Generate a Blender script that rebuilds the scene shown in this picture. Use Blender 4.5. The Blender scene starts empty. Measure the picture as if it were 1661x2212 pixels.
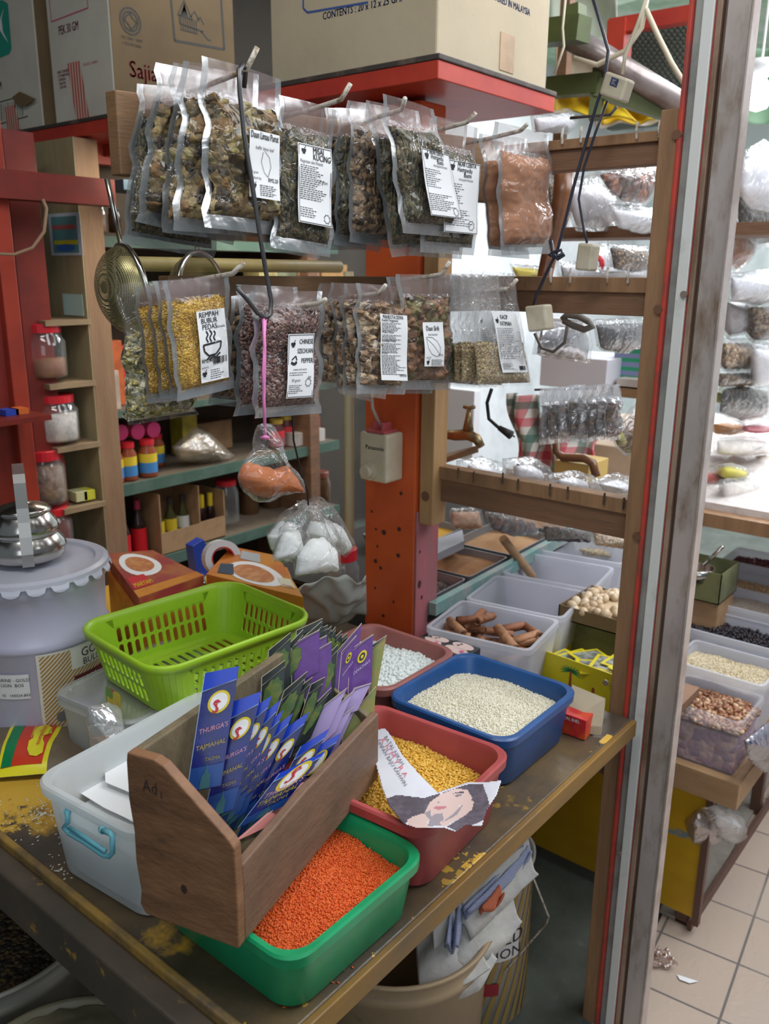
import bpy, math, random
import numpy as np
from mathutils import Vector, Matrix, noise
random.seed(7)
C = bpy.context.scene
COL = C.collection
# ---------------------------------------------------------------- camera (fitted to vanishing points)
F, CX, CY = 1850.0, 830.5, 1106.0
def _ray(px, py): return np.array([px-CX, -(py-CY), -F])
_up = -_ray(777., 7700.); _up = _up/np.linalg.norm(_up)
_py = CY+((2400.-CX)*_up[0]-F*_up[2])/_up[1]
_X = _ray(2400., _py); _X = _X/np.linalg.norm(_X)
_Y = np.cross(_up, _X)
RW = np.array([_X, _Y, _up])
EYE = np.array([0., 0., 1.6])
cam_d = bpy.data.cameras.new('camera'); cam = bpy.data.objects.new('camera', cam_d); COL.objects.link(cam)
cam.matrix_world = Matrix.Translation(EYE) @ Matrix(RW.tolist()).to_4x4()
cam_d.sensor_fit = 'VERTICAL'; cam_d.sensor_height = 36.0; cam_d.lens = F/2212*36.0
cam_d.clip_start = 0.02; cam_d.clip_end = 60
cam_d.dof.use_dof = True; cam_d.dof.focus_distance = 1.25; cam_d.dof.aperture_fstop = 6.3
C.camera = cam
C.view_settings.view_transform = 'Standard'; C.view_settings.look = 'None'
C.view_settings.exposure = 0.0; C.view_settings.gamma = 1.0
C.view_settings.use_curve_mapping = False
try: C.cycles.transparent_max_bounces = 24
except Exception: pass
# ---------------------------------------------------------------- light
W = bpy.data.worlds.new('world'); C.world = W; W.use_nodes = True
W.node_tree.nodes['Background'].inputs[0].default_value = (.80, .90, 1.0, 1)
W.node_tree.nodes['Background'].inputs[1].default_value = 0.15
def area(name, loc, target, sx, sy, power, col=(1, 1, 1)):
    d = bpy.data.lights.new(name, 'AREA'); d.shape = 'RECTANGLE'; d.size = sx; d.size_y = sy
    d.energy = power; d.color = col
    o = bpy.data.objects.new(name, d); COL.objects.link(o); o.location = loc
    o.rotation_euler = (Vector(target)-Vector(loc)).to_track_quat('-Z', 'Y').to_euler()
    return o
area('skylight_aisle', (2.6, -0.6, 3.1), (2.9, .8, .9), 3.2, 1.6, 115, (.93, .96, 1.0))
area('skylight_far', (4.6, 1.4, 3.0), (4.2, 1.5, .9), 2.2, 2.2, 330, (.93, .96, 1.0))
area('overhead_fill_stall', (0.2, 0.55, 2.75), (.9, 1.1, .8), 1.3, .25, 12, (1, .97, .92))  # unseen area light above the stall, added to light the table
area('fluorescent_tube_back', (1.75, 1.95, 1.86), (1.75, 2.3, .9), .7, .12, 4.5, (1, .90, .72))
area('fill_behind_camera', (-0.9, -0.9, 2.0), (1.2, 1.2, 1.2), 1.8, 1.6, 15, (.86, .94, 1.0))  # unseen area light added behind the camera, facing the stall
# ---------------------------------------------------------------- pixel -> place helpers
def _wr(px, py): return RW @ _ray(px, py)
def PZ(px, py, z):
    d = _wr(px, py); return Vector(EYE+(z-1.6)/d[2]*d)
def PX(px, py, x):
    d = _wr(px, py); return Vector(EYE+x/d[0]*d)
def PY(px, py, y):
    d = _wr(px, py); return Vector(EYE+y/d[1]*d)
def depth(p):
    c = RW.T @ (np.array(p)-EYE); return -c[2]
def mpp(p): return depth(p)/F
# ---------------------------------------------------------------- materials
_M = {}
def nodes(m):
    m.use_nodes = True; nt = m.node_tree
    return nt, nt.nodes, nt.links
def PM(name, col, rough=.55, metal=0., col2=None, scale=8., thr=(.45, .6), bump=0., bscale=60., col3=None, scale3=30., thr3=(.6, .65), stretch=None, spec=.5, emit=None, sub=0., coat=0.):
    if name in _M: return _M[name]
    m = bpy.data.materials.new(name); nt, N, L = nodes(m); b = N['Principled BSDF']
    b.inputs['Base Color'].default_value = (*col, 1); b.inputs['Roughness'].default_value = rough
    b.inputs['Metallic'].default_value = metal; b.inputs['Specular IOR Level'].default_value = spec
    if coat: b.inputs['Coat Weight'].default_value = coat
    if sub: b.inputs['Subsurface Weight'].default_value = sub; b.inputs['Subsurface Scale'].default_value = .01
    if emit: b.inputs['Emission Color'].default_value = (*col, 1); b.inputs['Emission Strength'].default_value = emit
    tc = N.new('ShaderNodeTexCoord'); mp = N.new('ShaderNodeMapping'); L.new(tc.outputs['Object'], mp.inputs[0])
    if stretch: mp.inputs['Scale'].default_value = stretch
    cur = None
    def layer(prev, c2, sc, th):
        n = N.new('ShaderNodeTexNoise'); n.inputs['Scale'].default_value = sc; n.inputs['Detail'].default_value = 6; n.inputs['Roughness'].default_value = .65
        L.new(mp.outputs[0], n.inputs[0])
        r = N.new('ShaderNodeMapRange'); r.inputs[1].default_value = th[0]; r.inputs[2].default_value = th[1]; L.new(n.outputs[0], r.inputs[0])
        x = N.new('ShaderNodeMix'); x.data_type = 'RGBA'; L.new(r.outputs[0], x.inputs[0])
        if prev: L.new(prev, x.inputs[6])
        else: x.inputs[6].default_value = (*col, 1)
        x.inputs[7].default_value = (*c2, 1); return x.outputs[2]
    if col2: cur = layer(None, col2, scale, thr)
    if col3: cur = layer(cur, col3, scale3, thr3)
    if cur: L.new(cur, b.inputs['Base Color'])
    if bump:
        n = N.new('ShaderNodeTexNoise'); n.inputs['Scale'].default_value = bscale; n.inputs['Detail'].default_value = 4; L.new(mp.outputs[0], n.inputs[0])
        u = N.new('ShaderNodeBump'); u.inputs['Strength'].default_value = bump; u.inputs['Distance'].default_value = .004
        L.new(n.outputs[0], u.inputs['Height']); L.new(u.outputs[0], b.inputs['Normal'])
    _M[name] = m; return m
def FILM(name, tint=(.9, .93, .95), base=.12, rough=.12, bscale=28., bump=.8, fres=.55, tr=(1, 1, 1), cloud=0.):
    """clear crinkled plastic: see-through plus glossy skin"""
    if name in _M: return _M[name]
    m = bpy.data.materials.new(name); nt, N, L = nodes(m); b = N['Principled BSDF']; out = N['Material Output']
    b.inputs['Base Color'].default_value = (*tint, 1); b.inputs['Roughness'].default_value = rough
    b.inputs['Specular IOR Level'].default_value = .9
    t = N.new('ShaderNodeBsdfTransparent'); t.inputs[0].default_value = (*tr, 1)
    tc = N.new('ShaderNodeTexCoord'); n = N.new('ShaderNodeTexNoise'); n.inputs['Scale'].default_value = bscale; n.inputs['Detail'].default_value = 3; n.inputs['Distortion'].default_value = .8
    L.new(tc.outputs['Object'], n.inputs[0])
    u = N.new('ShaderNodeBump'); u.inputs['Strength'].default_value = bump; u.inputs['Distance'].default_value = .012
    L.new(n.outputs[0], u.inputs['Height']); L.new(u.outputs[0], b.inputs['Normal'])
    lw = N.new('ShaderNodeLayerWeight'); lw.inputs['Blend'].default_value = .35; L.new(u.outputs[0], lw.inputs['Normal'])
    g = N.new('ShaderNodeMath'); g.operation = 'POWER'; L.new(lw.outputs['Facing'], g.inputs[0]); g.inputs[1].default_value = 2.0
    a = N.new('ShaderNodeMath'); a.operation = 'MULTIPLY_ADD'; L.new(g.outputs[0], a.inputs[0]); a.inputs[1].default_value = fres; a.inputs[2].default_value = base
    a.use_clamp = True
    gl = N.new('ShaderNodeBsdfGlossy'); gl.inputs['Roughness'].default_value = rough; L.new(u.outputs[0], gl.inputs['Normal'])
    mx0 = N.new('ShaderNodeMixShader'); mx0.inputs[0].default_value = .55; L.new(b.outputs[0], mx0.inputs[1]); L.new(gl.outputs[0], mx0.inputs[2])
    mx = N.new('ShaderNodeMixShader'); L.new(a.outputs[0], mx.inputs[0]); L.new(t.outputs[0], mx.inputs[1]); L.new(mx0.outputs[0], mx.inputs[2])
    L.new(mx.outputs[0], out.inputs[0]); _M[name] = m; return m
def SPECK(name, cols, scale=120., rough=.7, bump=.9, feat='F1', stretch=None, dist=.006, edge=None):
    """voronoi cells each with one of several colours: flakes, leaves, seeds"""
    if name in _M: return _M[name]
    m = bpy.data.materials.new(name); nt, N, L = nodes(m); b = N['Principled BSDF']; b.inputs['Roughness'].default_value = rough
    tc = N.new('ShaderNodeTexCoord'); mp = N.new('ShaderNodeMapping'); L.new(tc.outputs['Object'], mp.inputs[0])
    if stretch: mp.inputs['Scale'].default_value = stretch
    nn = N.new('ShaderNodeTexNoise'); nn.inputs['Scale'].default_value = scale*.5; L.new(mp.outputs[0], nn.inputs[0])
    ad = N.new('ShaderNodeMix'); ad.data_type = 'RGBA'; ad.blend_type = 'LINEAR_LIGHT'; ad.inputs[0].default_value = .6/scale
    L.new(mp.outputs[0], ad.inputs[6]); L.new(nn.outputs['Color'], ad.inputs[7])
    v = N.new('ShaderNodeTexVoronoi'); v.inputs['Scale'].default_value = scale; L.new(ad.outputs[2], v.inputs[0])
    r = N.new('ShaderNodeValToRGB'); r.color_ramp.interpolation = 'CONSTANT'
    e = r.color_ramp.elements; e[0].color = (*cols[0], 1); e[0].position = 0; e[1].position = 1/len(cols); e[1].color = (*cols[1], 1)
    for i, c in enumerate(cols[2:], 2): x = e.new(i/len(cols)); x.color = (*c, 1)
    sp = N.new('ShaderNodeSeparateColor'); L.new(v.outputs['Color'], sp.inputs[0]); L.new(sp.outputs[0], r.inputs[0])
    L.new(r.outputs[0], b.inputs['Base Color'])
    u = N.new('ShaderNodeBump'); u.inputs['Strength'].default_value = bump; u.inputs['Distance'].default_value = dist; u.invert = True
    L.new(v.outputs['Distance'], u.inputs['Height']); L.new(u.outputs[0], b.inputs['Normal'])
    _M[name] = m; return m
def STRIPE(name, c1, c2, scale=40., direction='DIAGONAL', thr=.5, rough=.4, stretch=None):
    if name in _M: return _M[name]
    m = bpy.data.materials.new(name); nt, N, L = nodes(m); b = N['Principled BSDF']; b.inputs['Roughness'].default_value = rough
    tc = N.new('ShaderNodeTexCoord'); mp = N.new('ShaderNodeMapping'); L.new(tc.outputs['Object'], mp.inputs[0])
    if stretch: mp.inputs['Scale'].default_value = stretch
    w = N.new('ShaderNodeTexWave'); w.inputs['Scale'].default_value = scale; w.bands_direction = direction; L.new(mp.outputs[0], w.inputs[0])
    g = N.new('ShaderNodeMath'); g.operation = 'GREATER_THAN'; g.inputs[1].default_value = thr; L.new(w.outputs['Fac'], g.inputs[0])
    x = N.new('ShaderNodeMix'); x.data_type = 'RGBA'; x.inputs[6].default_value = (*c1, 1); x.inputs[7].default_value = (*c2, 1)
    L.new(g.outputs[0], x.inputs[0]); L.new(x.outputs[2], b.inputs['Base Color']); _M[name] = m; return m
def MESHY(name, col, scale=400., thr=.35, rough=.35, metal=.8):
    """woven wire: two crossed waves cut real holes in the sheet"""
    if name in _M: return _M[name]
    m = bpy.data.materials.new(name); nt, N, L = nodes(m); b = N['Principled BSDF']; out = N['Material Output']
    b.inputs['Base Color'].default_value = (*col, 1); b.inputs['Roughness'].default_value = rough; b.inputs['Metallic'].default_value = metal
    tc = N.new('ShaderNodeTexCoord'); o = []
    for d in ('X', 'Z'):
        w = N.new('ShaderNodeTexWave'); w.inputs['Scale'].default_value = scale/6.283*3; w.bands_direction = d; L.new(tc.outputs['Object'], w.inputs[0]); o.append(w.outputs['Fac'])
    mx = N.new('ShaderNodeMath'); mx.operation = 'MAXIMUM'; L.new(o[0], mx.inputs[0]); L.new(o[1], mx.inputs[1])
    g = N.new('ShaderNodeMath'); g.operation = 'GREATER_THAN'; g.inputs[1].default_value = 1-thr; L.new(mx.outputs[0], g.inputs[0])
    t = N.new('ShaderNodeBsdfTransparent'); s = N.new('ShaderNodeMixShader')
    L.new(g.outputs[0], s.inputs[0]); L.new(t.outputs[0], s.inputs[1]); L.new(b.outputs[0], s.inputs[2]); L.new(s.outputs[0], out.inputs[0])
    _M[name] = m; return m
def flat(name, col, rough=.6, **k): return PM(name, col, rough, **k)
# ---------------------------------------------------------------- objects
def set_tags(o, label=None, cat=None, group=None, kind=None):
    if label: o['label'] = label
    if cat: o['category'] = cat
    if group: o['group'] = group
    if kind: o['kind'] = kind
    return o
def wloc(p):
    v = Vector((0, 0, 0))
    while p is not None: v += p.location; p = p.parent
    return v
def thing(name, loc, label, cat, group=None):
    o = bpy.data.objects.new(name, None); COL.objects.link(o); o.location = loc; o.empty_display_size = .05
    return set_tags(o, label, cat, group)
class MB:
    def __init__(s): s.v = []; s.f = []; s.m = []
    def add(s, vs, fs, mi=0):
        k = len(s.v); s.v += [tuple(v) for v in vs]; s.f += [tuple(i+k for i in f) for f in fs]; s.m += [mi]*len(fs); return s
    def box(s, a, b, mi=0, M=None):
        x0, y0, z0 = a; x1, y1, z1 = b
        vs = [Vector(p) for p in [(x0, y0, z0), (x1, y0, z0), (x1, y1, z0), (x0, y1, z0), (x0, y0, z1), (x1, y0, z1), (x1, y1, z1), (x0, y1, z1)]]
        if M: vs = [M @ v for v in vs]
        return s.add(vs, [(0, 3, 2, 1), (4, 5, 6, 7), (0, 1, 5, 4), (1, 2, 6, 5), (2, 3, 7, 6), (3, 0, 4, 7)], mi)
    def prism(s, poly, d, mi=0):
        n = len(poly); P = [Vector(p) for p in poly]; d = Vector(d)
        return s.add(P+[p+d for p in P], [tuple(range(n))[::-1], tuple(range(n, 2*n))]+[(i, (i+1) % n, n+(i+1) % n, n+i) for i in range(n)], mi)
    def loft(s, loops, mi=0, caps=(True, True), closed=True):
        n = len(loops[0]); vs = [p for l in loops for p in l]; fs = []
        for k in range(len(loops)-1):
            for i in range(n if closed else n-1):
                j = (i+1) % n; fs.append((k*n+i, k*n+j, (k+1)*n+j, (k+1)*n+i))
        if caps[0]: fs.append(tuple(range(n))[::-1])
        if caps[1]: fs.append(tuple(range((len(loops)-1)*n, len(loops)*n)))
        return s.add(vs, fs, mi)
    def tube(s, pts, r, n=8, mi=0, caps=True):
        P = [Vector(p) for p in pts]; loops = []; prev = None
        for i, p in enumerate(P):
            t = (P[min(i+1, len(P)-1)]-P[max(i-1, 0)]).normalized()
            if prev is None:
                a = t.cross(Vector((0, 0, 1)));
                if a.length < .05: a = t.cross(Vector((1, 0, 0)))
            else: a = prev-t*prev.dot(t)
            a.normalize(); prev = a; b = t.cross(a); rr = r[i] if isinstance(r, (list, tuple)) else r
            loops.append([p+a*math.cos(q*2*math.pi/n)*rr+b*math.sin(q*2*math.pi/n)*rr for q in range(n)])
        return s.loft(loops, mi, (caps, caps))
    def lathe(s, prof, c=(0, 0, 0), n=32, mi=0, caps=(False, False)):
        c = Vector(c)
        return s.loft([[c+Vector((r*math.cos(i*2*math.pi/n), r*math.sin(i*2*math.pi/n), z)) for i in range(n)] for r, z in prof], mi, caps)
    def grid(s, fn, nu, nv, mi=0, mf=None):
        k = len(s.v)
        s.v += [tuple(fn(i/nu, j/nv)) for j in range(nv+1) for i in range(nu+1)]
        for j in range(nv):
            for i in range(nu):
                a = k+j*(nu+1)+i; s.f.append((a, a+1, a+nu+2, a+nu+1)); s.m.append(mf((i+.5)/nu, (j+.5)/nv) if mf else mi)
        return s
    def build(s, name, mats, parent=None, smooth=False, bevel=0., solid=0., sub=0, **tags):
        me = bpy.data.meshes.new(name); o = wloc(parent)
        me.from_pydata([(v[0]-o.x, v[1]-o.y, v[2]-o.z) for v in s.v], [], s.f)
        mats = mats if isinstance(mats, (list, tuple)) else [mats]
        for m in mats: me.materials.append(m)
        if len(mats) > 1: me.polygons.foreach_set('material_index', s.m)
        if smooth: me.polygons.foreach_set('use_smooth', [True]*len(s.f))
        me.update(); ob = bpy.data.objects.new(name, me); COL.objects.link(ob)
        if parent: ob.parent = parent
        if solid: q = ob.modifiers.new('solid', 'SOLIDIFY'); q.thickness = solid; q.offset = 0
        if bevel: q = ob.modifiers.new('bevel', 'BEVEL'); q.width = bevel; q.segments = 2; q.limit_method = 'ANGLE'
        if sub: q = ob.modifiers.new('sub', 'SUBSURF'); q.levels = sub; q.render_levels = sub
        set_tags(ob, **tags)
        return ob
def solo(mb, name, mats, label, cat, **k): return mb.build(name, mats, None, label=label, cat=cat, **k)
def copy_tree(o, parent=None, name=None):
    c = o.copy(); COL.objects.link(c)
    if parent is not None: c.parent = parent
    for ch in list(o.children): copy_tree(ch, c)
    return c
def rrect(cx, cy, z, sx, sy, r, yaw=0., n=6):
    pts = []; c, s_ = math.cos(yaw), math.sin(yaw); r = min(r, sx/2-1e-4, sy/2-1e-4)
    for qx, qy, a0 in ((1, 1, 0), (-1, 1, 90), (-1, -1, 180), (1, -1, 270)):
        for k in range(n+1):
            a = math.radians(a0+90*k/n); x = qx*(sx/2-r)+r*math.cos(a); y = qy*(sy/2-r)+r*math.sin(a)
            pts.append(Vector((cx+x*c-y*s_, cy+x*s_+y*c, z)))
    return pts
_font_cache = {}
def text_mesh(s, size, align='LEFT'):
    k = (s, align)
    if k not in _font_cache:
        cu = bpy.data.curves.new('lettering', 'FONT'); cu.body = s; cu.align_x = align; cu.resolution_u = 2
        ob = bpy.data.objects.new('lettering', cu); COL.objects.link(ob)
        dg = bpy.context.evaluated_depsgraph_get(); me = bpy.data.meshes.new_from_object(ob.evaluated_get(dg))
        vs = [v.co.copy() for v in me.vertices]; fs = [tuple(p.vertices) for p in me.polygons]
        bpy.data.objects.remove(ob); bpy.data.curves.remove(cu); bpy.data.meshes.remove(me)
        _font_cache[k] = (vs, fs)
    return _font_cache[k]
def put_text(mb, s, size, o, R, U, mi=0, align='LEFT', wx=1., bold=0.):
    """letters on the plane spanned by R (reading direction) and U (up), lower-left o"""
    vs, fs = text_mesh(s, size, align); R = Vector(R).normalized(); U = Vector(U).normalized(); o = Vector(o)
    for dx in ((0,) if not bold else (-bold, 0, bold)):
        mb.add([o+R*(v.x*size*wx+dx)+U*(v.y*size) for v in vs], fs, mi)
def bil(P, u, v):  # TL TR BR BL ; u right, v down
    return (P[0]*(1-u)+P[1]*u)*(1-v)+(P[3]*(1-u)+P[2]*u)*v
def nz(p, s=1., o=0.): return noise.noise(Vector(p)*s+Vector((o, o*1.7, -o)))
# palette
BLK = flat('black_ink', (.012, .012, .014)); WHT = flat('white_paper', (.82, .83, .84), .7); REDI = flat('red_ink', (.55, .02, .03))
RUST = PM('rusty_wire', (.10, .085, .07), .5, .6, (.25, .16, .1), 60); WIRE = PM('painted_wire', (.55, .52, .46), .5, .1, (.25, .17, .1), 90, (.5, .6))
DARKW = PM('dark_wire', (.10, .10, .105), .4, .7)
WOODR = PM('rail_wood', (.235, .12, .065), .65, 0, (.15, .08, .045), 7, (.35, .7), .35, 60, stretch=(1.2, .5, 6), col3=(.10, .06, .04), scale3=16, thr3=(.62, .72))
WOODP = PM('post_wood', (.34, .19, .095), .6, 0, (.22, .12, .06), 6, (.35, .7), .3, 70, stretch=(6, 6, .7))
PLY = PM('ply_board', (.33, .24, .14), .7, 0, (.22, .15, .09), 9, (.4, .65), .2, 60)
OR_POST = PM('orange_paint', (.68, .12, .03), .42, 0, (.52, .08, .022), 3.5, (.35, .7), .12, 40, col3=(.33, .26, .22), scale3=42, thr3=(.70, .73))
PINKP = PM('faded_pink_paint', (.42, .12, .14), .7, 0, (.33, .13, .14), 20, (.4, .6), .7, 110, col3=(.26, .20, .2), scale3=50, thr3=(.66, .7), stretch=(1, 1, .3))
REDP = PM('red_shelf_paint', (.50, .055, .03), .42, 0, (.36, .03, .028), 5, (.4, .7), .1, 40, col3=(.12, .03, .025), scale3=60, thr3=(.68, .72))
CARD = PM('cardboard', (.52, .44, .31), .8, 0, (.44, .37, .26), 4, (.35, .7), .1, 90, col3=(.36, .29, .2), scale3=30, thr3=(.68, .8))
CARDW = PM('white_cardboard', (.60, .58, .50), .75, 0, (.52, .49, .42), 5, (.4, .7), .08, 80)
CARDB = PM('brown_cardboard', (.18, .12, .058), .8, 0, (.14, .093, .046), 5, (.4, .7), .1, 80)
CLEAR = FILM('clear_plastic', base=.10, fres=.6)
CLEARB = FILM('clear_bag_plastic', (.80, .82, .84), base=.09, rough=.1, bscale=30, bump=1., fres=.7)
SEALM = FILM('silvery_seal', (.34, .385, .41), base=.66, rough=.25, bscale=14, bump=.35, fres=.3)
POUCH = FILM('pouch_film', (.40, .40, .42), base=.055, rough=.09, bscale=30, bump=1., fres=.42)
POUCHT = FILM('pouch_header_film', (.40, .27, .25), base=.40, rough=.22, bscale=9, bump=.35, fres=.3)  # pinkish tint paints the warm reflections into the header film
GLASSP = FILM('clear_jar_plastic', (.85, .88, .9), base=.12, rough=.05, bscale=5, bump=.05, fres=.55)
REDL = PM('red_lid_plastic', (.62, .02, .035), .35)
DARKS = flat('shop_dark', (.02, .017, .015), .8)
# ================================================================= SETTING
def tile_mat():
    m = bpy.data.materials.new('floor_tiles'); nt, N, L = nodes(m); b = N['Principled BSDF']; b.inputs['Roughness'].default_value = .38
    tc = N.new('ShaderNodeTexCoord'); br = N.new('ShaderNodeTexBrick'); L.new(tc.outputs['Object'], br.inputs[0])
    br.offset = 0; br.squash = 1; br.inputs['Scale'].default_value = 1; br.inputs['Brick Width'].default_value = .19; br.inputs['Row Height'].default_value = .185
    br.inputs['Mortar Size'].default_value = .003; br.inputs['Mortar Smooth'].default_value = .1
    br.inputs['Color1'].default_value = (.47, .37, .30, 1); br.inputs['Color2'].default_value = (.52, .42, .34, 1); br.inputs['Mortar'].default_value = (.16, .14, .13, 1)
    n = N.new('ShaderNodeTexNoise'); n.inputs['Scale'].default_value = 3.5; n.inputs['Detail'].default_value = 8; L.new(tc.outputs['Object'], n.inputs[0])
    r = N.new('ShaderNodeMapRange'); r.inputs[1].default_value = .5; r.inputs[2].default_value = .75; r.inputs[4].default_value = .6; L.new(n.outputs[0], r.inputs[0])
    x = N.new('ShaderNodeMix'); x.data_type = 'RGBA'; L.new(r.outputs[0], x.inputs[0]); L.new(br.outputs[0], x.inputs[6]); x.inputs[7].default_value = (.42, .36, .31, 1)
    L.new(x.outputs[2], b.inputs['Base Color'])
    n2 = N.new('ShaderNodeTexNoise'); n2.inputs['Scale'].default_value = 22; n2.inputs['Distortion'].default_value = 2; L.new(tc.outputs['Object'], n2.inputs[0])
    ad = N.new('ShaderNodeMath'); ad.operation = 'SUBTRACT'; L.new(n2.outputs[0], ad.inputs[0]); L.new(br.outputs['Fac'], ad.inputs[1])
    u = N.new('ShaderNodeBump'); u.inputs['Strength'].default_value = .5; u.inputs['Distance'].default_value = .004; L.new(ad.outputs[0], u.inputs['Height']); L.new(u.outputs[0], b.inputs['Normal'])
    return m
fl = MB(); fl.box((-.9, -.19*18, -.05), (5.5, .2, 0)).build('floor', tile_mat(), None, kind='structure')
fl = bpy.data.objects['floor']; fl.location = (1.669, .383, 0); fl.rotation_euler.z = math.radians(6)
CONC = PM('stall_concrete', (.10, .115, .095), .45, 0, (.055, .06, .05), 6, (.35, .65), .2, 30, col3=(.17, .18, .16), scale3=14, thr3=(.6, .8))
MB().box((-3, .62, -.06), (8, 6, .004)).box((-3, -4, -.06), (.75, .62, .004)).build('floor', CONC, None, kind='structure')
MB().box((4.4, 3.3, -.05), (8, 3.4, 3.2)).build('wall_back', PM('pale_back_wall', (.66, .68, .70), .8, 0, (.5, .53, .55), 2), None, kind='structure')  # added pale stretch, its colour carrying the brightness behind the rack
MB().box((-3, 3.6, -.05), (4.4, 3.7, 3.2)).build('wall_back', PM('back_wall_paint', (.05, .04, .03), .8, 0, (.035, .03, .024), 3), None, kind='structure')
MB().box((7.5, -4, -.05), (7.6, 3.6, 3.2)).build('wall_right', PM('far_wall_paint', (.72, .76, .78), .8, 0, (.55, .62, .6), 2), None, kind='structure')
MB().box((-2, 1.3, 2.95), (1.9, 3.6, 3.0)).build('ceiling', PM('stall_ceiling', (.12, .10, .08), .8), None, kind='structure')
MB().box((3.0, .6, 3.0), (7.5, 3.6, 3.05)).build('ceiling', PM('green_ceiling', (.33, .50, .33), .7, 0, (.6, .7, .6), 2), None, kind='structure')
a, b = PZ(1435, 2060, 0), PZ(1640, 1735, 0)
MB().prism([(1.9, .531, 0), (4.5, .66, 0), (4.5, .82, 0), (1.9, .619, 0)], (0, 0, .012)).build('trim_1', PM('grey_kerb', (.30, .27, .23), .5, 0, (.22, .19, .16), 9), None, kind='structure', bevel=.004)

# ================================================================= SHOP STRUCTURE (posts, ladder rack, red shelf)
pt = thing('orange_post', (1.50, 1.17, .78), 'orange painted timber post with nail holes rising behind the trays of beans', 'post')
MB().box((1.462, 1.105, .78), (1.545, 1.25, 1.925)).build('post_body', OR_POST, pt, bevel=.003)
MB().box((1.464, 1.099, .78), (1.547, 1.105, 1.085)).build('pink_face_board', PINKP, pt, bevel=.001, label='faded pink board on the right face')
pl = MB(); pl.box((1.470, 1.062, 1.06), (1.52, 1.0985, 1.70)); pl.build('cleat_plank', PM('pale_plank', (.47, .29, .13), .6, 0, (.36, .2, .09), 5, (.35, .7), .2, 60, stretch=(6, 6, .6)), pt, bevel=.002)
h = MB()
for (x, y, r) in [(812, 1143, 3), (862, 1143, 5), (829, 1150, 6), (860, 1200, 5), (811, 1212, 5), (822, 1227, 4), (810, 1270, 3), (828, 1330, 4), (866, 1066, 4), (815, 1180, 3), (850, 1300, 3), (803, 1105, 3)]:
    p = PX(x, y, 1.461); h.lathe([(0, 0), (r*.0011, 0)], (0, 0, 0), 8); k = len(h.v)-16
    for i in range(16): v = h.v[k+i]; h.v[k+i] = (p.x-.0003, p.y+v[0], p.z+v[1])
for (x, y, r) in [(906, 1262, 7), (911, 1290, 4), (907, 1192, 3), (925, 1330, 3)]:
    p = PY(x, y, 1.0985); h.lathe([(0, 0), (r*.0009, 0)], (0, 0, 0), 8); k = len(h.v)-16
    for i in range(16): v = h.v[k+i]; h.v[k+i] = (p.x+v[0], p.y-.0003, p.z+v[1]*1.6)
h.build('nail_holes', flat('hole_dark', (.05, .025, .02)), pt)
kn = MB(); p = PX(917, 1072, 1.469)
kn.lathe([(0, 0), (.008, 0), (.0115, 0)], (0, 0, 0), 14)
for i in range(len(kn.v)): v = kn.v[i]; kn.v[i] = (1.4693, 1.082+v[0], p.z+v[1])
kn.build('wood_knot', flat('knot_brown', (.16, .08, .04)), pt)
# white conduit behind the post
cd = MB(); cd.tube([(1.43, 1.27, .98), (1.43, 1.27, 1.60)], .011, 8)
solo(cd, 'cable_conduit', flat('ivory_plastic', (.62, .56, .36)), 'ivory cable conduit running up the left side of the orange post', 'pipe', smooth=True)
# fan speed box
fb = thing('fan_regulator', (1.40, 1.20, 1.18), 'cream fan regulator box with round knob on the orange post', 'switch')
IV = PM('aged_ivory', (.66, .60, .45), .4, 0, (.55, .48, .34), 12, (.4, .7))
a0, b0 = PX(776, 1035, 1.40), PX(831, 940, 1.40)
yL, yR, zB, zT = a0.y, b0.y-.004, a0.z, b0.z
MB().box((1.40, yR, zB), (1.4615, yL, zT)).build('housing', IV, fb, bevel=.006)
kb = MB(); kc = PX(799, 1021, 1.40); kc.z += .004; N_ = 24
kb.loft([[Vector((1.40-d, kc.y+math.cos(q*2*math.pi/N_)*r, kc.z+math.sin(q*2*math.pi/N_)*r)) for q in range(N_)] for r, d in ((.021, 0), (.021, .004), (.0155, .006), (.0145, .018), (.013, .0195))], 0, (False, True))
kb.build('knob', IV, fb, smooth=False)
tx = MB(); put_text(tx, 'Panasonic', .0135, (1.3995, yL-.018, zT-.036), (0, -1, 0), (0, 0, 1), bold=.0002); tx.build('brand_lettering', BLK, fb)
pk = MB()
for dy in (.018, .042): pk.box((1.41, yR+dy, zT), (1.44, yR+dy+.006, zT+.022))
pk.box((1.402, yR+.008, zT), (1.45, yR+.06, zT+.006)); pk.build('plug_base', PM('faded_red_plastic', (.5, .10, .11), .5), fb, bevel=.001)
MB().tube([(1.43, yR+.04, zT+.01), (1.42, yR+.055, zT+.05), (1.43, yR+.07, zT+.12), (1.44, yR+.068, zT+.20)], .004, 6).build('cable', flat('grey_cable', (.5, .46, .4)), fb, smooth=True)

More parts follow.
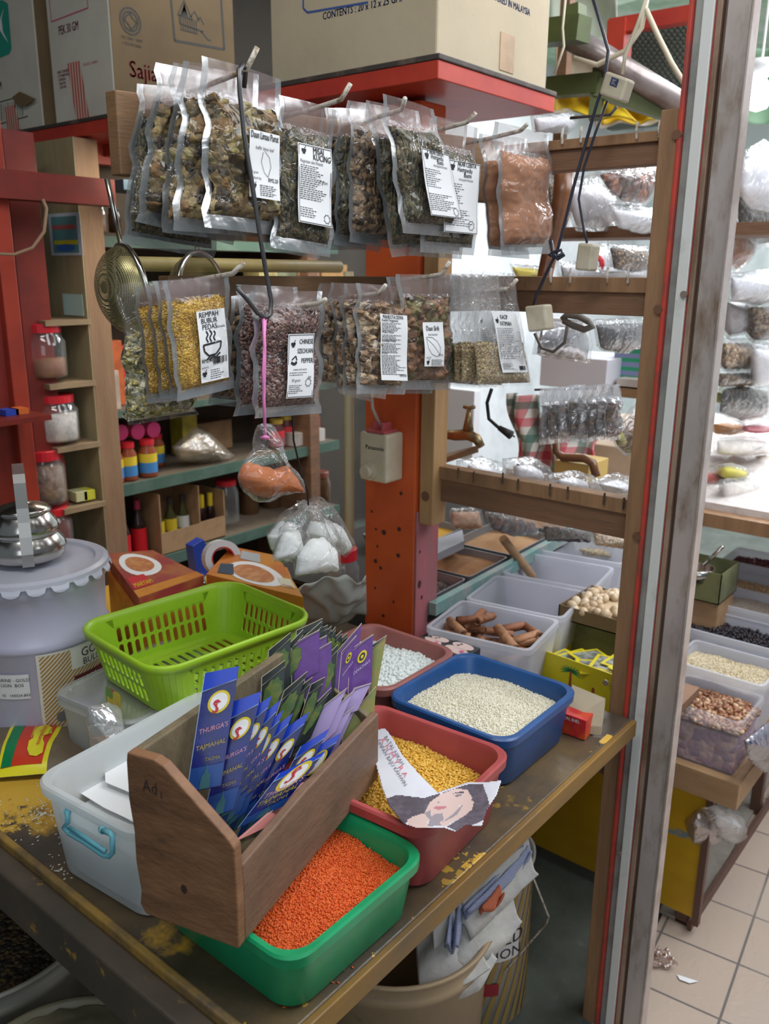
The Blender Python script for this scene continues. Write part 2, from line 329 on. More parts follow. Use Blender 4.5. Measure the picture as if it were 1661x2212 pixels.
# ladder rack: right upright + rails, all in the plane x = 1.5
lr = thing('ladder_rack', (1.5, .61, 0), 'brown wooden ladder rack with cross rails between orange post and steel post', 'rack')
MB().box((1.475, .590, 0), (1.535, .622, 1.86)).build('upright', WOODP, lr, bevel=.002)
def rail(z0, z1, yb, zsplit, tag=''):
    MB().box((1.50, .622, z0), (1.53, yb, zsplit)).build('rail', WOODR, lr, bevel=.0015)
    MB().box((1.492, .622, zsplit), (1.525, yb, z1)).build('rail_cap', WOODP, lr, bevel=.0015)
zz = lambda y: PX(1420, y, 1.5).z
rail(zz(355), zz(283), 1.06, zz(306)); rail(zz(685), zz(600), 1.06, zz(634)); 
rail(PX(1365, 1168, 1.5).z, PX(1370, 1080, 1.5).z, 1.095, PX(1370, 1112, 1.5).z)
for (px, py) in [(1464, 292), (1424, 668), (1378, 1158)]:
    p = PX(px, py, 1.475); bo = MB(); bo.loft([[Vector((p.x-d, p.y+math.cos(q*math.pi/3)*r, p.z+math.sin(q*math.pi/3)*r)) for q in range(6)] for r, d in ((.0085, 0), (.0085, .006))]); bo.build('bolt', PM('rusty_bolt', (.20, .10, .06), .6, .5), lr)
for y in (283, 600):
    for px in ((1215, 1255, 1376, 1424) if y == 283 else (1190, 1232, 1312, 1357)):
        yy = y+(0 if y == 600 else (1430-px)*.075); p = PX(px, yy-4, 1.488)
        MB().tube([p+Vector((0, 0, .014)), p+Vector((-.003, 0, 0)), p+Vector((0, 0, -.012))], .0024, 5).build('nail', WIRE, lr)
for px, yy in ((990, 1024), (1024, 1032), (1086, 1035), (1119, 1049), (1188, 1060), (1226, 1066), (1305, 1080), (1347, 1090)):
    p = PX(px, yy, 1.488); MB().tube([p+Vector((0, 0, .014)), p, p+Vector((0, 0, -.010))], .0022, 5).build('nail', RUST, lr)
# steel shutter post: thin red edge, grey channel, white strip, brown seam, wide dull sheet
sp = thing('steel_post', (1.52, .53, 0), 'tall scuffed steel shutter post with white channel and red painted edge', 'post')
def strip(y0, y1, x0, mat, name, z1=2.6, dx=.10): MB().box((x0, y0, 0), (x0+dx, y1, z1)).build(name, mat, sp, bevel=.0012)
STEEL = PM('dull_steel', (.56, .51, .50), .32, .25, (.42, .36, .33), 7, (.35, .7), .15, 25, col3=(.24, .16, .10), scale3=9, thr3=(.52, .66), stretch=(1, 1, .35))
strip(.583, .5895, 1.470, PM('red_edge', (.52, .05, .03), .5, 0, (.3, .05, .04), 12), 'red_edge')
strip(.567, .583, 1.482, PM('grey_channel', (.36, .40, .38), .4, .3, (.26, .27, .26), 9), 'channel')
strip(.549, .567, 1.472, PM('white_strip', (.70, .72, .70), .4, 0, (.5, .5, .47), 14, (.55, .75), col3=(.25, .2, .15), scale3=40, thr3=(.70, .75)), 'white_strip')
strip(.5455, .549, 1.478, REDP, 'red_line')
strip(.537, .5455, 1.474, PM('brown_seam', (.38, .27, .2), .45, .2, (.2, .12, .08), 10, stretch=(1, 1, .3)), 'seam')
strip(.530, .537, 1.486, PM('seam_dark_metal', (.18, .12, .09), .5, .2), 'groove')  # recessed strip in its own dark brown
strip(.493, .530, 1.476, STEEL, 'steel_sheet', dx=.03)
strip(.488, .493, 1.472, PM('pale_edge', (.55, .48, .45), .35, .4, (.4, .33, .3), 9), 'sheet_lip', dx=.03)
for px, py in ((1478, 636), (1309, 1470+4), (1337, 1843)):
    p = PX(px, py, 1.4715); bo = MB(); bo.loft([[Vector((p.x-d, p.y+math.cos(q*math.pi/5)*r, p.z+math.sin(q*math.pi/5)*r)) for q in range(10)] for r, d in ((.006, 0), (.006, .004))]); bo.build('screw', PM('dull_screw', (.3, .24, .2), .5, .5), sp)

# red shelf overhead
rs = thing('red_shelf', (1.37, 1.0, 1.93), 'red painted overhead shelf carrying the cardboard boxes', 'shelf')
zs = 1.935
MB().box((1.37, 1.0, zs), (1.80, 3.3, zs+.032)).build('shelf_frame', REDP, rs, bevel=.002)
MB().box((1.368, .997, zs+.032), (1.803, 3.3, zs+.042)).build('shelf_board', PM('dirty_black_board', (.055, .045, .04), .6, 0, (.14, .10, .08), 20, (.5, .7)), rs, bevel=.002)
for y in (1.35, 1.8, 2.25, 2.7):
    MB().box((1.39, y, zs-.05), (1.80, y+.04, zs)).build('cross_beam', PM('dark_red_paint', (.28, .03, .02), .5), rs)
MB().box((1.50, 1.15, zs-.03), (1.535, 3.2, zs-.001)).build('runner', PM('dark_red_paint', (.28, .03, .02), .5), rs)
# ================================================================= TABLE
tb = thing('counter_table', (.95, 1.25, 0), 'low counter table with worn mustard yellow paint holding the trays', 'table')
TOP = PM('worn_yellow_top', (.062, .048, .036), .42, 0, (.13, .085, .035), 7, (.38, .68), .3, 70, col3=(.50, .28, .03), scale3=4.2, thr3=(.60, .66))
# patch of yellow survives mainly at the back left: mask by position (wear), plus noise
nt, N, L = nodes(TOP); b = N['Principled BSDF']; src = b.inputs['Base Color'].links[0].from_socket
tc = N.new('ShaderNodeTexCoord'); sx = N.new('ShaderNodeSeparateXYZ'); L.new(tc.outputs['Object'], sx.inputs[0])
nn = N.new('ShaderNodeTexNoise'); nn.inputs['Scale'].default_value = 9; nn.inputs['Detail'].default_value = 8; nn.inputs['Roughness'].default_value = .7; L.new(tc.outputs['Object'], nn.inputs[0])
def mth(op, a, bv, c=None):
    q = N.new('ShaderNodeMath'); q.operation = op
    for i, v in enumerate((a, bv, c)):
        if v is None: continue
        if isinstance(v, (int, float)): q.inputs[i].default_value = v
        else: L.new(v, q.inputs[i])
    return q.outputs[0]
pos = mth('MULTIPLY_ADD', sx.outputs[1], 4.2, .62)     # object y is relative to the table centre: rises to the back
pos = mth('ADD', pos, mth('MULTIPLY', sx.outputs[0], -1.2))
val = mth('ADD', pos, mth('MULTIPLY', mth('SUBTRACT', nn.outputs[0], .5), 4.0))
edge = mth('LESS_THAN', sx.outputs[1], -.6825)
fac = mth('MAXIMUM', mth('MULTIPLY_ADD', val, 6.0, -4.2), 0.0)
fac = mth('MINIMUM', fac, 1.0)
# yellow lip along the right front edge
e2 = mth('MULTIPLY', mth('LESS_THAN', sx.outputs[1], -.678), mth('GREATER_THAN', nn.outputs[0], .60))
sp_ = N.new('ShaderNodeTexNoise'); sp_.inputs['Scale'].default_value = 55; L.new(tc.outputs['Object'], sp_.inputs[0])
n4 = N.new('ShaderNodeTexNoise'); n4.inputs['Scale'].default_value = 5; L.new(tc.outputs['Object'], n4.inputs[0])
e3 = mth('MULTIPLY', mth('GREATER_THAN', sp_.outputs[0], .57), mth('GREATER_THAN', n4.outputs[0], .55))
fac = mth('MAXIMUM', fac, mth('MAXIMUM', e2, mth('MULTIPLY', e3, .6)))
x = N.new('ShaderNodeMix'); x.data_type = 'RGBA'; L.new(fac, x.inputs[0]); L.new(src, x.inputs[6]); x.inputs[7].default_value = (.60, .36, .045, 1); L.new(x.outputs[2], b.inputs['Base Color'])
MB().box((.500, .560, .755), (1.44, 1.95, .78)).build('table_top', TOP, tb, bevel=.003)
EDG = PM('mustard_edge', (.24, .125, .02), .5, 0, (.13, .08, .035), 10, (.42, .62), .3, 60, stretch=(.3, 1, 1))
MB().box((.500, .549, .748), (1.44, .560, .781)).build('side_lip', EDG, tb, bevel=.002)
MB().box((.489, .549, .757), (.500, 1.95, .786)).build('front_lip', PM('worn_front_lip', (.33, .20, .045), .55, 0, (.10, .075, .05), 9, (.4, .62), .4, 70), tb, bevel=.003)
MB().box((.458, .549, .70), (.489, 1.95, .774)).build('front_rail', PM('scuffed_rail', (.085, .07, .055), .45, .2, (.13, .10, .075), 6, (.4, .7), .2, 50, col3=(.42, .25, .04), scale3=18, thr3=(.62, .66)), tb, bevel=.004)
for (x_, y_) in ((.52, .66), (.52, 1.85), (1.39, 1.04), (1.38, 1.85)):
    MB().box((x_, y_, .0), (x_+.045, y_+.045, .755)).build('leg', PM('dark_leg', (.07, .055, .045), .6), tb)
# ================================================================= TRAYS + HEAPS
def tray(cx, cy, zb, zr, sx, sy, yaw, mat, name, label, r=.035, taper=.86, lip=.010, t=.003, cat='tray'):
    o = thing(name, (cx, cy, zb), label, cat)
    m = MB(); R = lambda z, k, dr=0, rr=r: rrect(cx, cy, z, sx*k+dr, sy*k+dr, rr, yaw)
    zm = zr-.012
    m.loft([R(zb, taper), R(zb+.004, taper, .006), R(zm, .955), R(zm, .955, lip*.6), R(zm-.004, 1.0-.004), R(zr-.003, 1.0), R(zr, 1.0, -.005), R(zr-.001, 1.0, -.02), R(zr-.006, 1.0, -.026),
            R(zb+.008, taper, -.006), R(zb+.004, taper, -.014)], 0, (True, True))
    m.build('tray_body', mat, o, smooth=True)
    ob = o.children[0]; q = ob.modifiers.new('n', 'EDGE_SPLIT'); q.split_angle = math.radians(38)
    return o
_ico = None
def ico():
    import bmesh
    bm = bmesh.new(); bmesh.ops.create_icosphere(bm, subdivisions=1, radius=1); vs = np.array([v.co[:] for v in bm.verts]); fs = np.array([[v.index for v in f.verts] for f in bm.faces]); bm.free(); return vs, fs
def ico2():
    import bmesh
    bm = bmesh.new(); bmesh.ops.create_icosphere(bm, subdivisions=2, radius=1); vs = np.array([v.co[:] for v in bm.verts]); fs = np.array([[v.index for v in f.verts] for f in bm.faces]); bm.free(); return vs, fs
ICO = ico(); ICO2 = ico2()
def grains(name, inside, hfun, x0, x1, y0, y1, n, size, mats, label, cat, seed=1, squash=(1, 1, .6), hi=False, jit=.35, base=True, tilt=1.0, kind='stuff', parent=None):
    """heap of n small seeds on a mound surface; one object, uncountable"""
    rg = np.random.default_rng(seed); vs0, fs0 = ICO2 if hi else ICO; V = []; Fc = []; MI = []; k = 0; cnt = 0
    while cnt < n:
        x, y = rg.uniform(x0, x1), rg.uniform(y0, y1)
        if not inside(x, y): cnt += .2; continue
        s = size*(1+rg.uniform(-jit, jit)*.5); S = np.array(squash)*s
        a = rg.uniform(0, 2*math.pi); be = rg.uniform(-.8, .8)*tilt; ga = rg.uniform(-.8, .8)*tilt
        Rz = np.array([[math.cos(a), -math.sin(a), 0], [math.sin(a), math.cos(a), 0], [0, 0, 1]])
        Rx = np.array([[1, 0, 0], [0, math.cos(be), -math.sin(be)], [0, math.sin(be), math.cos(be)]])
        Ry = np.array([[math.cos(ga), 0, math.sin(ga)], [0, 1, 0], [-math.sin(ga), 0, math.cos(ga)]])
        v = (vs0*S) @ (Rz @ Rx @ Ry).T + np.array([x, y, hfun(x, y)+rg.uniform(-.35, .55)*s])
        V.append(v); Fc.append(fs0+k); k += len(vs0); MI += [int(rg.integers(0, len(mats)))]*len(fs0); cnt += 1
    V = np.concatenate(V); Fc = np.concatenate(Fc); nv = len(V); nf = len(Fc)
    V = V.tolist(); Fc = Fc.tolist()
    if base:
        G = 40
        for j in range(G+1):
            for i in range(G+1):
                x, y = x0+(x1-x0)*i/G, y0+(y1-y0)*j/G
                V.append([x, y, hfun(x, y)-size*.25])
        for j in range(G):
            for i in range(G):
                if inside(x0+(x1-x0)*(i+.5)/G, y0+(y1-y0)*(j+.5)/G):
                    q = nv+j*(G+1)+i; Fc.append([q, q+1, q+G+2, q+G+1]); MI.append(0)
    me = bpy.data.meshes.new(name); o = wloc(parent); me.from_pydata([(v[0]-o.x, v[1]-o.y, v[2]-o.z) for v in V], [], Fc)
    for m in mats: me.materials.append(m)
    me.polygons.foreach_set('material_index', MI); me.polygons.foreach_set('use_smooth', [True]*len(Fc)); me.update()
    ob = bpy.data.objects.new(name, me); COL.objects.link(ob)
    if parent: ob.parent = parent; set_tags(ob, kind='stuff')
    else: set_tags(ob, label, cat, None, kind)
    return ob
def in_rect(cx, cy, sx, sy, yaw, r=.03):
    c, s = math.cos(yaw), math.sin(yaw)
    def f(x, y):
        dx, dy = x-cx, y-cy; u, v = abs(dx*c+dy*s), abs(-dx*s+dy*c)
        if u > sx/2 or v > sy/2: return False
        uu, vv = u-(sx/2-r), v-(sy/2-r)
        return not (uu > 0 and vv > 0 and uu*uu+vv*vv > r*r)
    return f
def heap(cx, cy, sx, sy, yaw, z, h, peak=(0, 0), und=.006, seed=0, slope=(0, 0), sh=2.):
    c, s = math.cos(yaw), math.sin(yaw)
    def f(x, y):
        dx, dy = x-cx, y-cy; u, v = (dx*c+dy*s)/(sx/2), (-dx*s+dy*c)/(sy/2)
        d = (u-peak[0])**2+(v-peak[1])**2
        return z+h*math.exp(-d*sh*.5)+noise.noise(Vector((x*14, y*14, seed)))*und+slope[0]*u+slope[1]*v
    return f
GREENT = PM('green_tray_plastic', (.012, .33, .13), .33, 0, (.01, .27, .10), 8)
REDT = PM('dull_red_tray_plastic', (.42, .075, .075), .42, 0, (.36, .06, .06), 7)
REDT2 = PM('dusty_red_tray_plastic', (.33, .12, .11), .5, 0, (.28, .1, .09), 7)
BLUET = PM('blue_tray_plastic', (.018, .085, .27), .36, 0, (.015, .07, .22), 7)
def S(c, k): return tuple(min(1, x*k) for x in c)
def grain_mats(nm, cols, rough=.5): return [PM('%s_%s' % (nm, 'abcdefg'[i]), c, rough) for i, c in enumerate(cols)]
# green tray: red lentils
tray(.655, .688, .7815, .872, .255, .266, .0, GREENT, 'green_tray', 'green plastic tray of red lentils nearest the table corner')
h1 = heap(.660, .692, .22, .23, 0, .838, .014, (-.1, .1), .008, 3)
grains('red_lentils', in_rect(.655, .688, .222, .234, .0, .028), h1, .54, .77, .57, .81, 12500, .00165, grain_mats('lentil', [(.66, .095, .010), (.58, .075, .008), (.72, .14, .02)]), 'orange red split lentils filling the green tray', 'lentils', 2, (1, 1, .75))
# red tray: yellow split peas
tray(.900, .708, .7815, .892, .255, .272, .07, REDT, 'red_tray', 'dull red plastic tray of yellow split peas with magazine sheet on its rim')
h2 = heap(.900, .712, .23, .24, 0, .838, .024, (.1, .3), .007, 5)
grains('yellow_split_peas', in_rect(.900, .708, .222, .238, .07, .03), h2, .785, 1.015, .585, .835, 5600, .0027, grain_mats('splitpea', [(.72, .42, .05), (.62, .34, .04), (.80, .52, .10)]), 'golden yellow split peas filling the dull red tray', 'peas', 3, (1, 1, .5))
# blue tray: white urad dal
tray(1.187, .736, .7815, .880, .252, .256, .0, BLUET, 'blue_tray', 'blue plastic tray of small pale lentils beside the red tray')
h3 = heap(1.187, .740, .23, .23, 0, .842, .022, (-.2, .15), .006, 9)
grains('pale_lentils', in_rect(1.187, .736, .224, .226, 0, .03), h3, 1.07, 1.305, .62, .855, 9500, .0021, grain_mats('pale', [(.74, .70, .55), (.66, .61, .46), (.80, .77, .64)]), 'cream coloured husked lentils heaped in the blue tray', 'lentils', 4, (1, .75, .7))
# red tray 2 : white beans
tray(1.195, .990, .7815, .875, .235, .235, .0, REDT2, 'dusty_red_tray', 'dusty red tray of white beans at the foot of the orange post')
h4 = heap(1.195, .990, .21, .21, 0, .835, .02, (0, 0), .006, 11)
grains('white_beans', in_rect(1.195, .990, .205, .205, 0, .03), h4, 1.09, 1.30, .885, 1.095, 2600, .0036, grain_mats('whitebean', [(.78, .84, .82), (.72, .78, .76)]), 'chalky white beans heaped in the dusty red tray', 'beans', 5, (1.1, .85, .8))
# ================================================================= OVERHEAD BOXES
def ink(mb, pts, w, to3, mi=0):
    """ribbon line through 2d points on a face given by to3(a,b)"""
    for (a0, b0), (a1, b1) in zip(pts, pts[1:]):
        d = math.hypot(a1-a0, b1-b0) or 1; nx, ny = -(b1-b0)/d*w/2, (a1-a0)/d*w/2
        mb.add([to3(a0+nx, b0+ny), to3(a0-nx, b0-ny), to3(a1-nx, b1-ny), to3(a1+nx, b1+ny)], [(0, 1, 2, 3)], mi)
def arc(cx_, cy_, r, a0=0, a1=360, n=24, ry=None):
    ry = ry or r
    return [(cx_+r*math.cos(math.radians(a0+(a1-a0)*i/n)), cy_+ry*math.sin(math.radians(a0+(a1-a0)*i/n))) for i in range(n+1)]
ZB = 1.977+.0005
BLUEI = flat('blue_ink', (.05, .10, .30)); MAGI = flat('magenta_ink', (.50, .06, .18)); GRNI = flat('teal_print', (.02, .30, .22)); DKI = flat('dark_print', (.03, .03, .025))
# big box over the corner
bx = thing('cardboard_box', (1.6, 1.2, ZB), 'large buff cardboard box on the corner of the red shelf, blue lettering', 'box')
MB().box((1.385, 1.015, ZB), (1.785, 1.445, ZB+.42)).build('carton', CARD, bx, bevel=.004)
def fx(x): return lambda a, b: Vector((x, -a, b))      # face with normal -x : a runs to the right (= -y)
def fy(y): return lambda a, b: Vector((a, y, b))
t = MB(); p = PX(697, 43, 1.3845); put_text(t, 'CONTENTS : 20 x 12 x 25 GM.', .0185, p, (0, -1, 0), (0, 0, 1), bold=.0004, wx=.82)
f_ = fx(1.3843); q = [PX(x, y, 1.3843) for x, y in ((655, -30), (655, 18), (664, 27), (795, 5))]
ink(t, [(-v.y, v.z) for v in q], .004, f_); t.build('blue_print', BLUEI, bx)
t = MB(); p = PY(1072, 2, 1.0145); put_text(t, 'MANUFACTURED IN MALAYSIA', .018, p-Vector((.075, 0, 0)), (1, 0, 0), (0, 0, 1), bold=.0004, wx=.8); t.build('side_print', BLUEI, bx)
a_, b_ = PY(1078, 150, 1.0146), PY(1106, 78, 1.0146)
MB().box((a_.x, 1.0135, a_.z), (b_.x+.01, 1.0149, b_.z)).build('packing_tape', PM('brown_tape', (.42, .28, .16), .4, 0, (.36, .24, .14), 30), bx)
# pek 30 gm box
P0, P1 = PX(130, 277, 1.42), PX(253, 238, 1.385)
b2 = thing('cardboard_box', (1.6, 2.0, ZB), 'white fronted carton with pink PEK 30 GM print and tall brown side', 'box')
yA, yB = PX(120, 255, 1.39).y, PX(250, 240, 1.39).y
MB().box((1.39, yB, ZB), (1.79, yA, ZB+.45)).build('carton', CARDW, b2, bevel=.004)
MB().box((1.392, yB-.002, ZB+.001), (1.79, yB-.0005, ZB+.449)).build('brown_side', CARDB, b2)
f_ = fx(1.3893); t = MB(); p = PX(127, 76, 1.3893); put_text(t, 'PEK 30 GM', .030, p, (0, -1, 0), (0, 0, 1), bold=.0005, wx=.66)
q = [PX(x, y, 1.3893) for x, y in ((103, -30), (111, 47), (190, 17), (183, -50))]; ink(t, [(-v.y, v.z) for v in q], .003, f_)
for k in range(5): p = PX(124+k*1.5, 160+k*8, 1.3893); put_text(t, 'MUMTAZ DESA' if k == 9 else ('BABAS CONSUMER', 'LOT MARKETING', 'KAWASAN', 'MALAYSIA', 'SDN. BHD.')[k], .0095, p, (0, -1, 0), (0, 0, 1), bold=.0002, wx=.7)
p = PX(180, 143, 1.3893); put_text(t, 'SDN. BHD. (116088-M)', .0095, p, (0, -1, 0), (0, 0, 1), wx=.7)
t.build('pink_print', MAGI, b2)
tp = MB(); q = [PX(x, y, 1.3889) for x, y in ((145, 137), (172, 131), (194, 262), (166, 268))]
tp.add([Vector((1.3889, v.y, v.z)) for v in q], [(0, 1, 2, 3)]); tp.build('checked_tape', STRIPE('checked_tape', (.62, .54, .42), (.5, .06, .07), 26, 'Y', .45), b2)
t = MB(); yb = yB-.0028; fb_ = fy(yb)
c = PY(282, 46, yb); 
for r_ in (.030, .022): ink(t, arc(c.x, c.z, r_), .004, fb_)
ink(t, [(c.x+.013*math.cos(math.radians(a*45+22*(a % 2)))*(1 if a % 2 else 1.4), c.z+.013*math.sin(math.radians(a*45))*(1 if a % 2 else 1.4)) for a in range(9)], .004, fb_)
p = PY(262, 82, yb); put_text(t, 'MS 1500 : 2009', .010, p, (1, 0, 0), (0, 0, 1)); put_text(t, '1 023-05/2004', .010, p-Vector((0, 0, .013)), (1, 0, 0), (0, 0, 1))
q = [PY(x, y, yb) for x, y in ((367, -30), (378, 88), (485, 107), (477, -20))]; ink(t, [(v.x, v.z) for v in q], .006, fb_)
h0 = PY(388, 72, yb); hs = .0012
def hp(pts, w=.003): ink(t, [(h0.x+a*hs, h0.z+b*hs) for a, b in pts], w, fb_)
for k in range(9): hp([(5+k*2.6, 36), (17, 62-abs(k-4)*1.2)])
hp([(-2, 36), (17, 68), (38, 34), (-2, 36)]); hp([(30, 36), (45, 52), (58, 34)]); hp([(50, 34), (60, 44), (70, 30)]); hp([(2, 20), (68, 16)], .004); hp([(2, 20), (2, 36)]); hp([(60, 16), (80, 2), (88, 2)], .004)
for k in range(8): hp([(6+k*6, 20), (6+k*6, 8)], .0025); hp([(3+k*6, 8), (9+k*6, 8)], .0025); hp([(6+k*6, 22), (6+k*6, 34)], .003)
t.build('black_print', DKI, b2)
t = MB(); p = PY(280, 165, yb); put_text(t, 'Sajian', .055, p, (1, 0, 0), (0, 0, 1), bold=.001, wx=.9); t.build('red_print', flat('dark_red_ink', (.38, .02, .03)), b2)
# brown carton edge between, white carton far left
yC, yD = PX(-30, 320, 1.40).y, PX(97, 300, 1.40).y
b3 = thing('cardboard_box', (1.6, 2.6, ZB), 'white carton with teal swoosh panel and barcode at the far left of the shelf', 'box')
MB().box((1.40, yD, ZB), (1.78, yD+.36, ZB+.44)).build('carton', CARDW, b3, bevel=.004)
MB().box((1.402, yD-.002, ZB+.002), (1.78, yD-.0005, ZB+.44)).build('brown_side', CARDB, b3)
f_ = fx(1.3993); t = MB(); q = [PX(x, y, 1.3993) for x, y in ((-30, 8), (5, 0), (17, 8), (25, 105), (20, 117), (-30, 137))]
t.add(q, [tuple(range(6))]); t.build('teal_panel', GRNI, b3)
t = MB(); q = [PX(x, y, 1.399) for x, y in ((8, 18), (3, 40), (6, 68), (18, 92), (9, 80), (-2, 62), (-30, 80), (-30, 66), (-2, 48))]; t.add(q, [tuple(range(9))]); t.build('swoosh', WHT, b3)
t = MB(); p = PX(-28, 200, 1.3993); put_text(t, 'PEK 24 GM', .030, p, (0, -1, 0), (0, 0, 1), bold=.0005, wx=.62)
q = [PX(x, y, 1.3993) for x, y in ((-30, 229), (30, 212))]; ink(t, [(-v.y, v.z) for v in q], .003, f_); q = [PX(x, y, 1.3993) for x, y in ((-30, 276), (60, 251))]; ink(t, [(-v.y, v.z) for v in q], .003, f_)
for k in range(16):
    u0, u1 = PX(-28+k*5, 232-k*1.2, 1.3993), PX(-26+k*5, 268-k*1.2, 1.3993); ink(t, [(-u0.y, u0.z), (-u1.y, u1.z)], .0018+.002*(k % 3 == 0), f_)
t.build('black_print', DKI, b3)
tp = MB(); q = [PX(x, y, 1.3989) for x, y in ((8, 232), (31, 226), (48, 292), (20, 300))]; tp.add(q, [(0, 1, 2, 3)]); tp.build('checked_tape', STRIPE('checked_tape', (0, 0, 0), (0, 0, 0)), b3)
ft = MB(); q = [PX(x, y, 1.388) for x, y in ((27, 210), (43, 198), (77, 214), (54, 229), (36, 226))]; ft.add(q, [tuple(range(5))]); ft.build('torn_flap', CARDB, b3, solid=.003)

# ================================================================= HANGING RAIL WITH PACKETS
YR0, YSL = 1.075, -.235      # the hook boards run slightly towards the aisle
def yr(x): return YR0+YSL*(x-.742)
def adj(px, py, y):
    """depth on the skewed hook line: y is the value it would have at the left end"""
    Y = y
    for _ in range(12): Y = .5*Y+.5*(y+YSL*(PY(px, py, Y).x-.85))
    return Y
hr = thing('hanging_rail', (1.1, yr(1.1), 1.78), 'upper wooden board of hooks holding the top row of herb packets', 'rail')
def skew_board(x0, x1, z0, z1): return MB().prism([(x0, yr(x0), z0), (x1, yr(x1), z0), (x1, yr(x1)+.024, z0), (x0, yr(x0)+.024, z0)], (0, 0, z1-z0))
skew_board(.742, 1.455, 1.725, 1.832).build('board', PM('rail_board', (.24, .13, .06), .6, 0, (.16, .09, .045), 6, (.35, .7), .2, 50, stretch=(1, 1, 5)), hr, bevel=.002)
hr2 = thing('hanging_rail', (1.1, yr(1.1), 1.57), 'lower wooden board of hooks holding the second row of packets', 'rail')
skew_board(.80, 1.455, 1.530, 1.592).build('board', _M['rail_board'], hr2, bevel=.002)
HK = {}
def hook(par, key, bend, tip, yb=.935, mat=WIRE):
    yb = adj(*bend, yb); b = PY(*bend, yb); t_ = PY(*tip, yb-.017); YR = yr(b.x)
    MB().tube([(b.x, YR+.004, b.z-.012), (b.x, YR-.05, b.z-.008), (b.x, yb+.004, b.z-.001), b, t_], .0036, 7).build('hook', mat, par, smooth=True); HK[key] = b
for k, b_, t_ in (('u1', (533, 150), (556, 102)), ('u2', (738, 214), (757, 181)), ('u3', (868, 236), (875, 212)), ('u4', (1010, 263), (1027, 244)), ('u5', (1126, 281), (1138, 269))): hook(hr, k, b_, t_)
for k, b_, t_ in (('l1', (504, 590), (526, 568)), ('l2', (686, 655), (704, 646)), ('l3', (820, 633), (833, 616)), ('l4', (955, 592), (971, 566)), ('l5', (1100, 623), (1116, 604))): hook(hr2, k, b_, t_)
# contents materials
LEAFY = SPECK('dry_leaf_flakes', [(.21, .145, .055), (.13, .09, .035), (.29, .21, .085), (.06, .04, .02), (.22, .125, .045), (.34, .28, .12)], 62, .7, 1., dist=.012)
LEAFG = SPECK('green_brown_herb', [(.115, .105, .055), (.07, .06, .03), (.17, .14, .075), (.03, .027, .016), (.14, .10, .05), (.09, .085, .035)], 210, .8, 1., stretch=(1, 1, .35), dist=.008)
HERBB = SPECK('brown_root_chips', [(.20, .125, .07), (.12, .07, .035), (.31, .22, .125), (.05, .03, .02), (.24, .15, .075)], 105, .75, 1., dist=.011)
GOLDS = SPECK('golden_spice', [(.55, .32, .03), (.42, .22, .02), (.66, .43, .07), (.34, .17, .02)], 420, .7, .7, dist=.003)
PEPP = SPECK('szechuan_pepper', [(.16, .07, .055), (.09, .035, .03), (.24, .12, .09), (.33, .22, .18), (.05, .025, .022)], 250, .6, 1., dist=.006)
POWD = PM('brown_powder', (.42, .20, .11), .85, 0, (.34, .155, .08), 9, (.35, .7), .1, 60)
CHRY = SPECK('chrysanthemum', [(.68, .62, .36), (.54, .46, .18), (.74, .70, .50), (.42, .32, .07), (.22, .2, .07)], 135, .8, 1., dist=.01)
OATS = SPECK('straw_chaff', [(.48, .36, .17), (.36, .25, .11), (.58, .46, .24), (.24, .17, .08)], 260, .7, .8, dist=.004)
GRNS = SPECK('green_seed', [(.12, .12, .04), (.2, .18, .07), (.06, .06, .03)], 260, .7, .8, dist=.004)
CHIPS = SPECK('fruit_chips', [(.46, .32, .19), (.30, .18, .10), (.60, .46, .30), (.13, .08, .05), (.38, .22, .12)], 92, .75, 1., dist=.012)
SIRIH = SPECK('betel_leaves', [(.22, .11, .06), (.15, .075, .04), (.28, .15, .08), (.18, .15, .06)], 58, .7, 1., dist=.012)
LBL = flat('label_paper', (.80, .82, .84), .45)
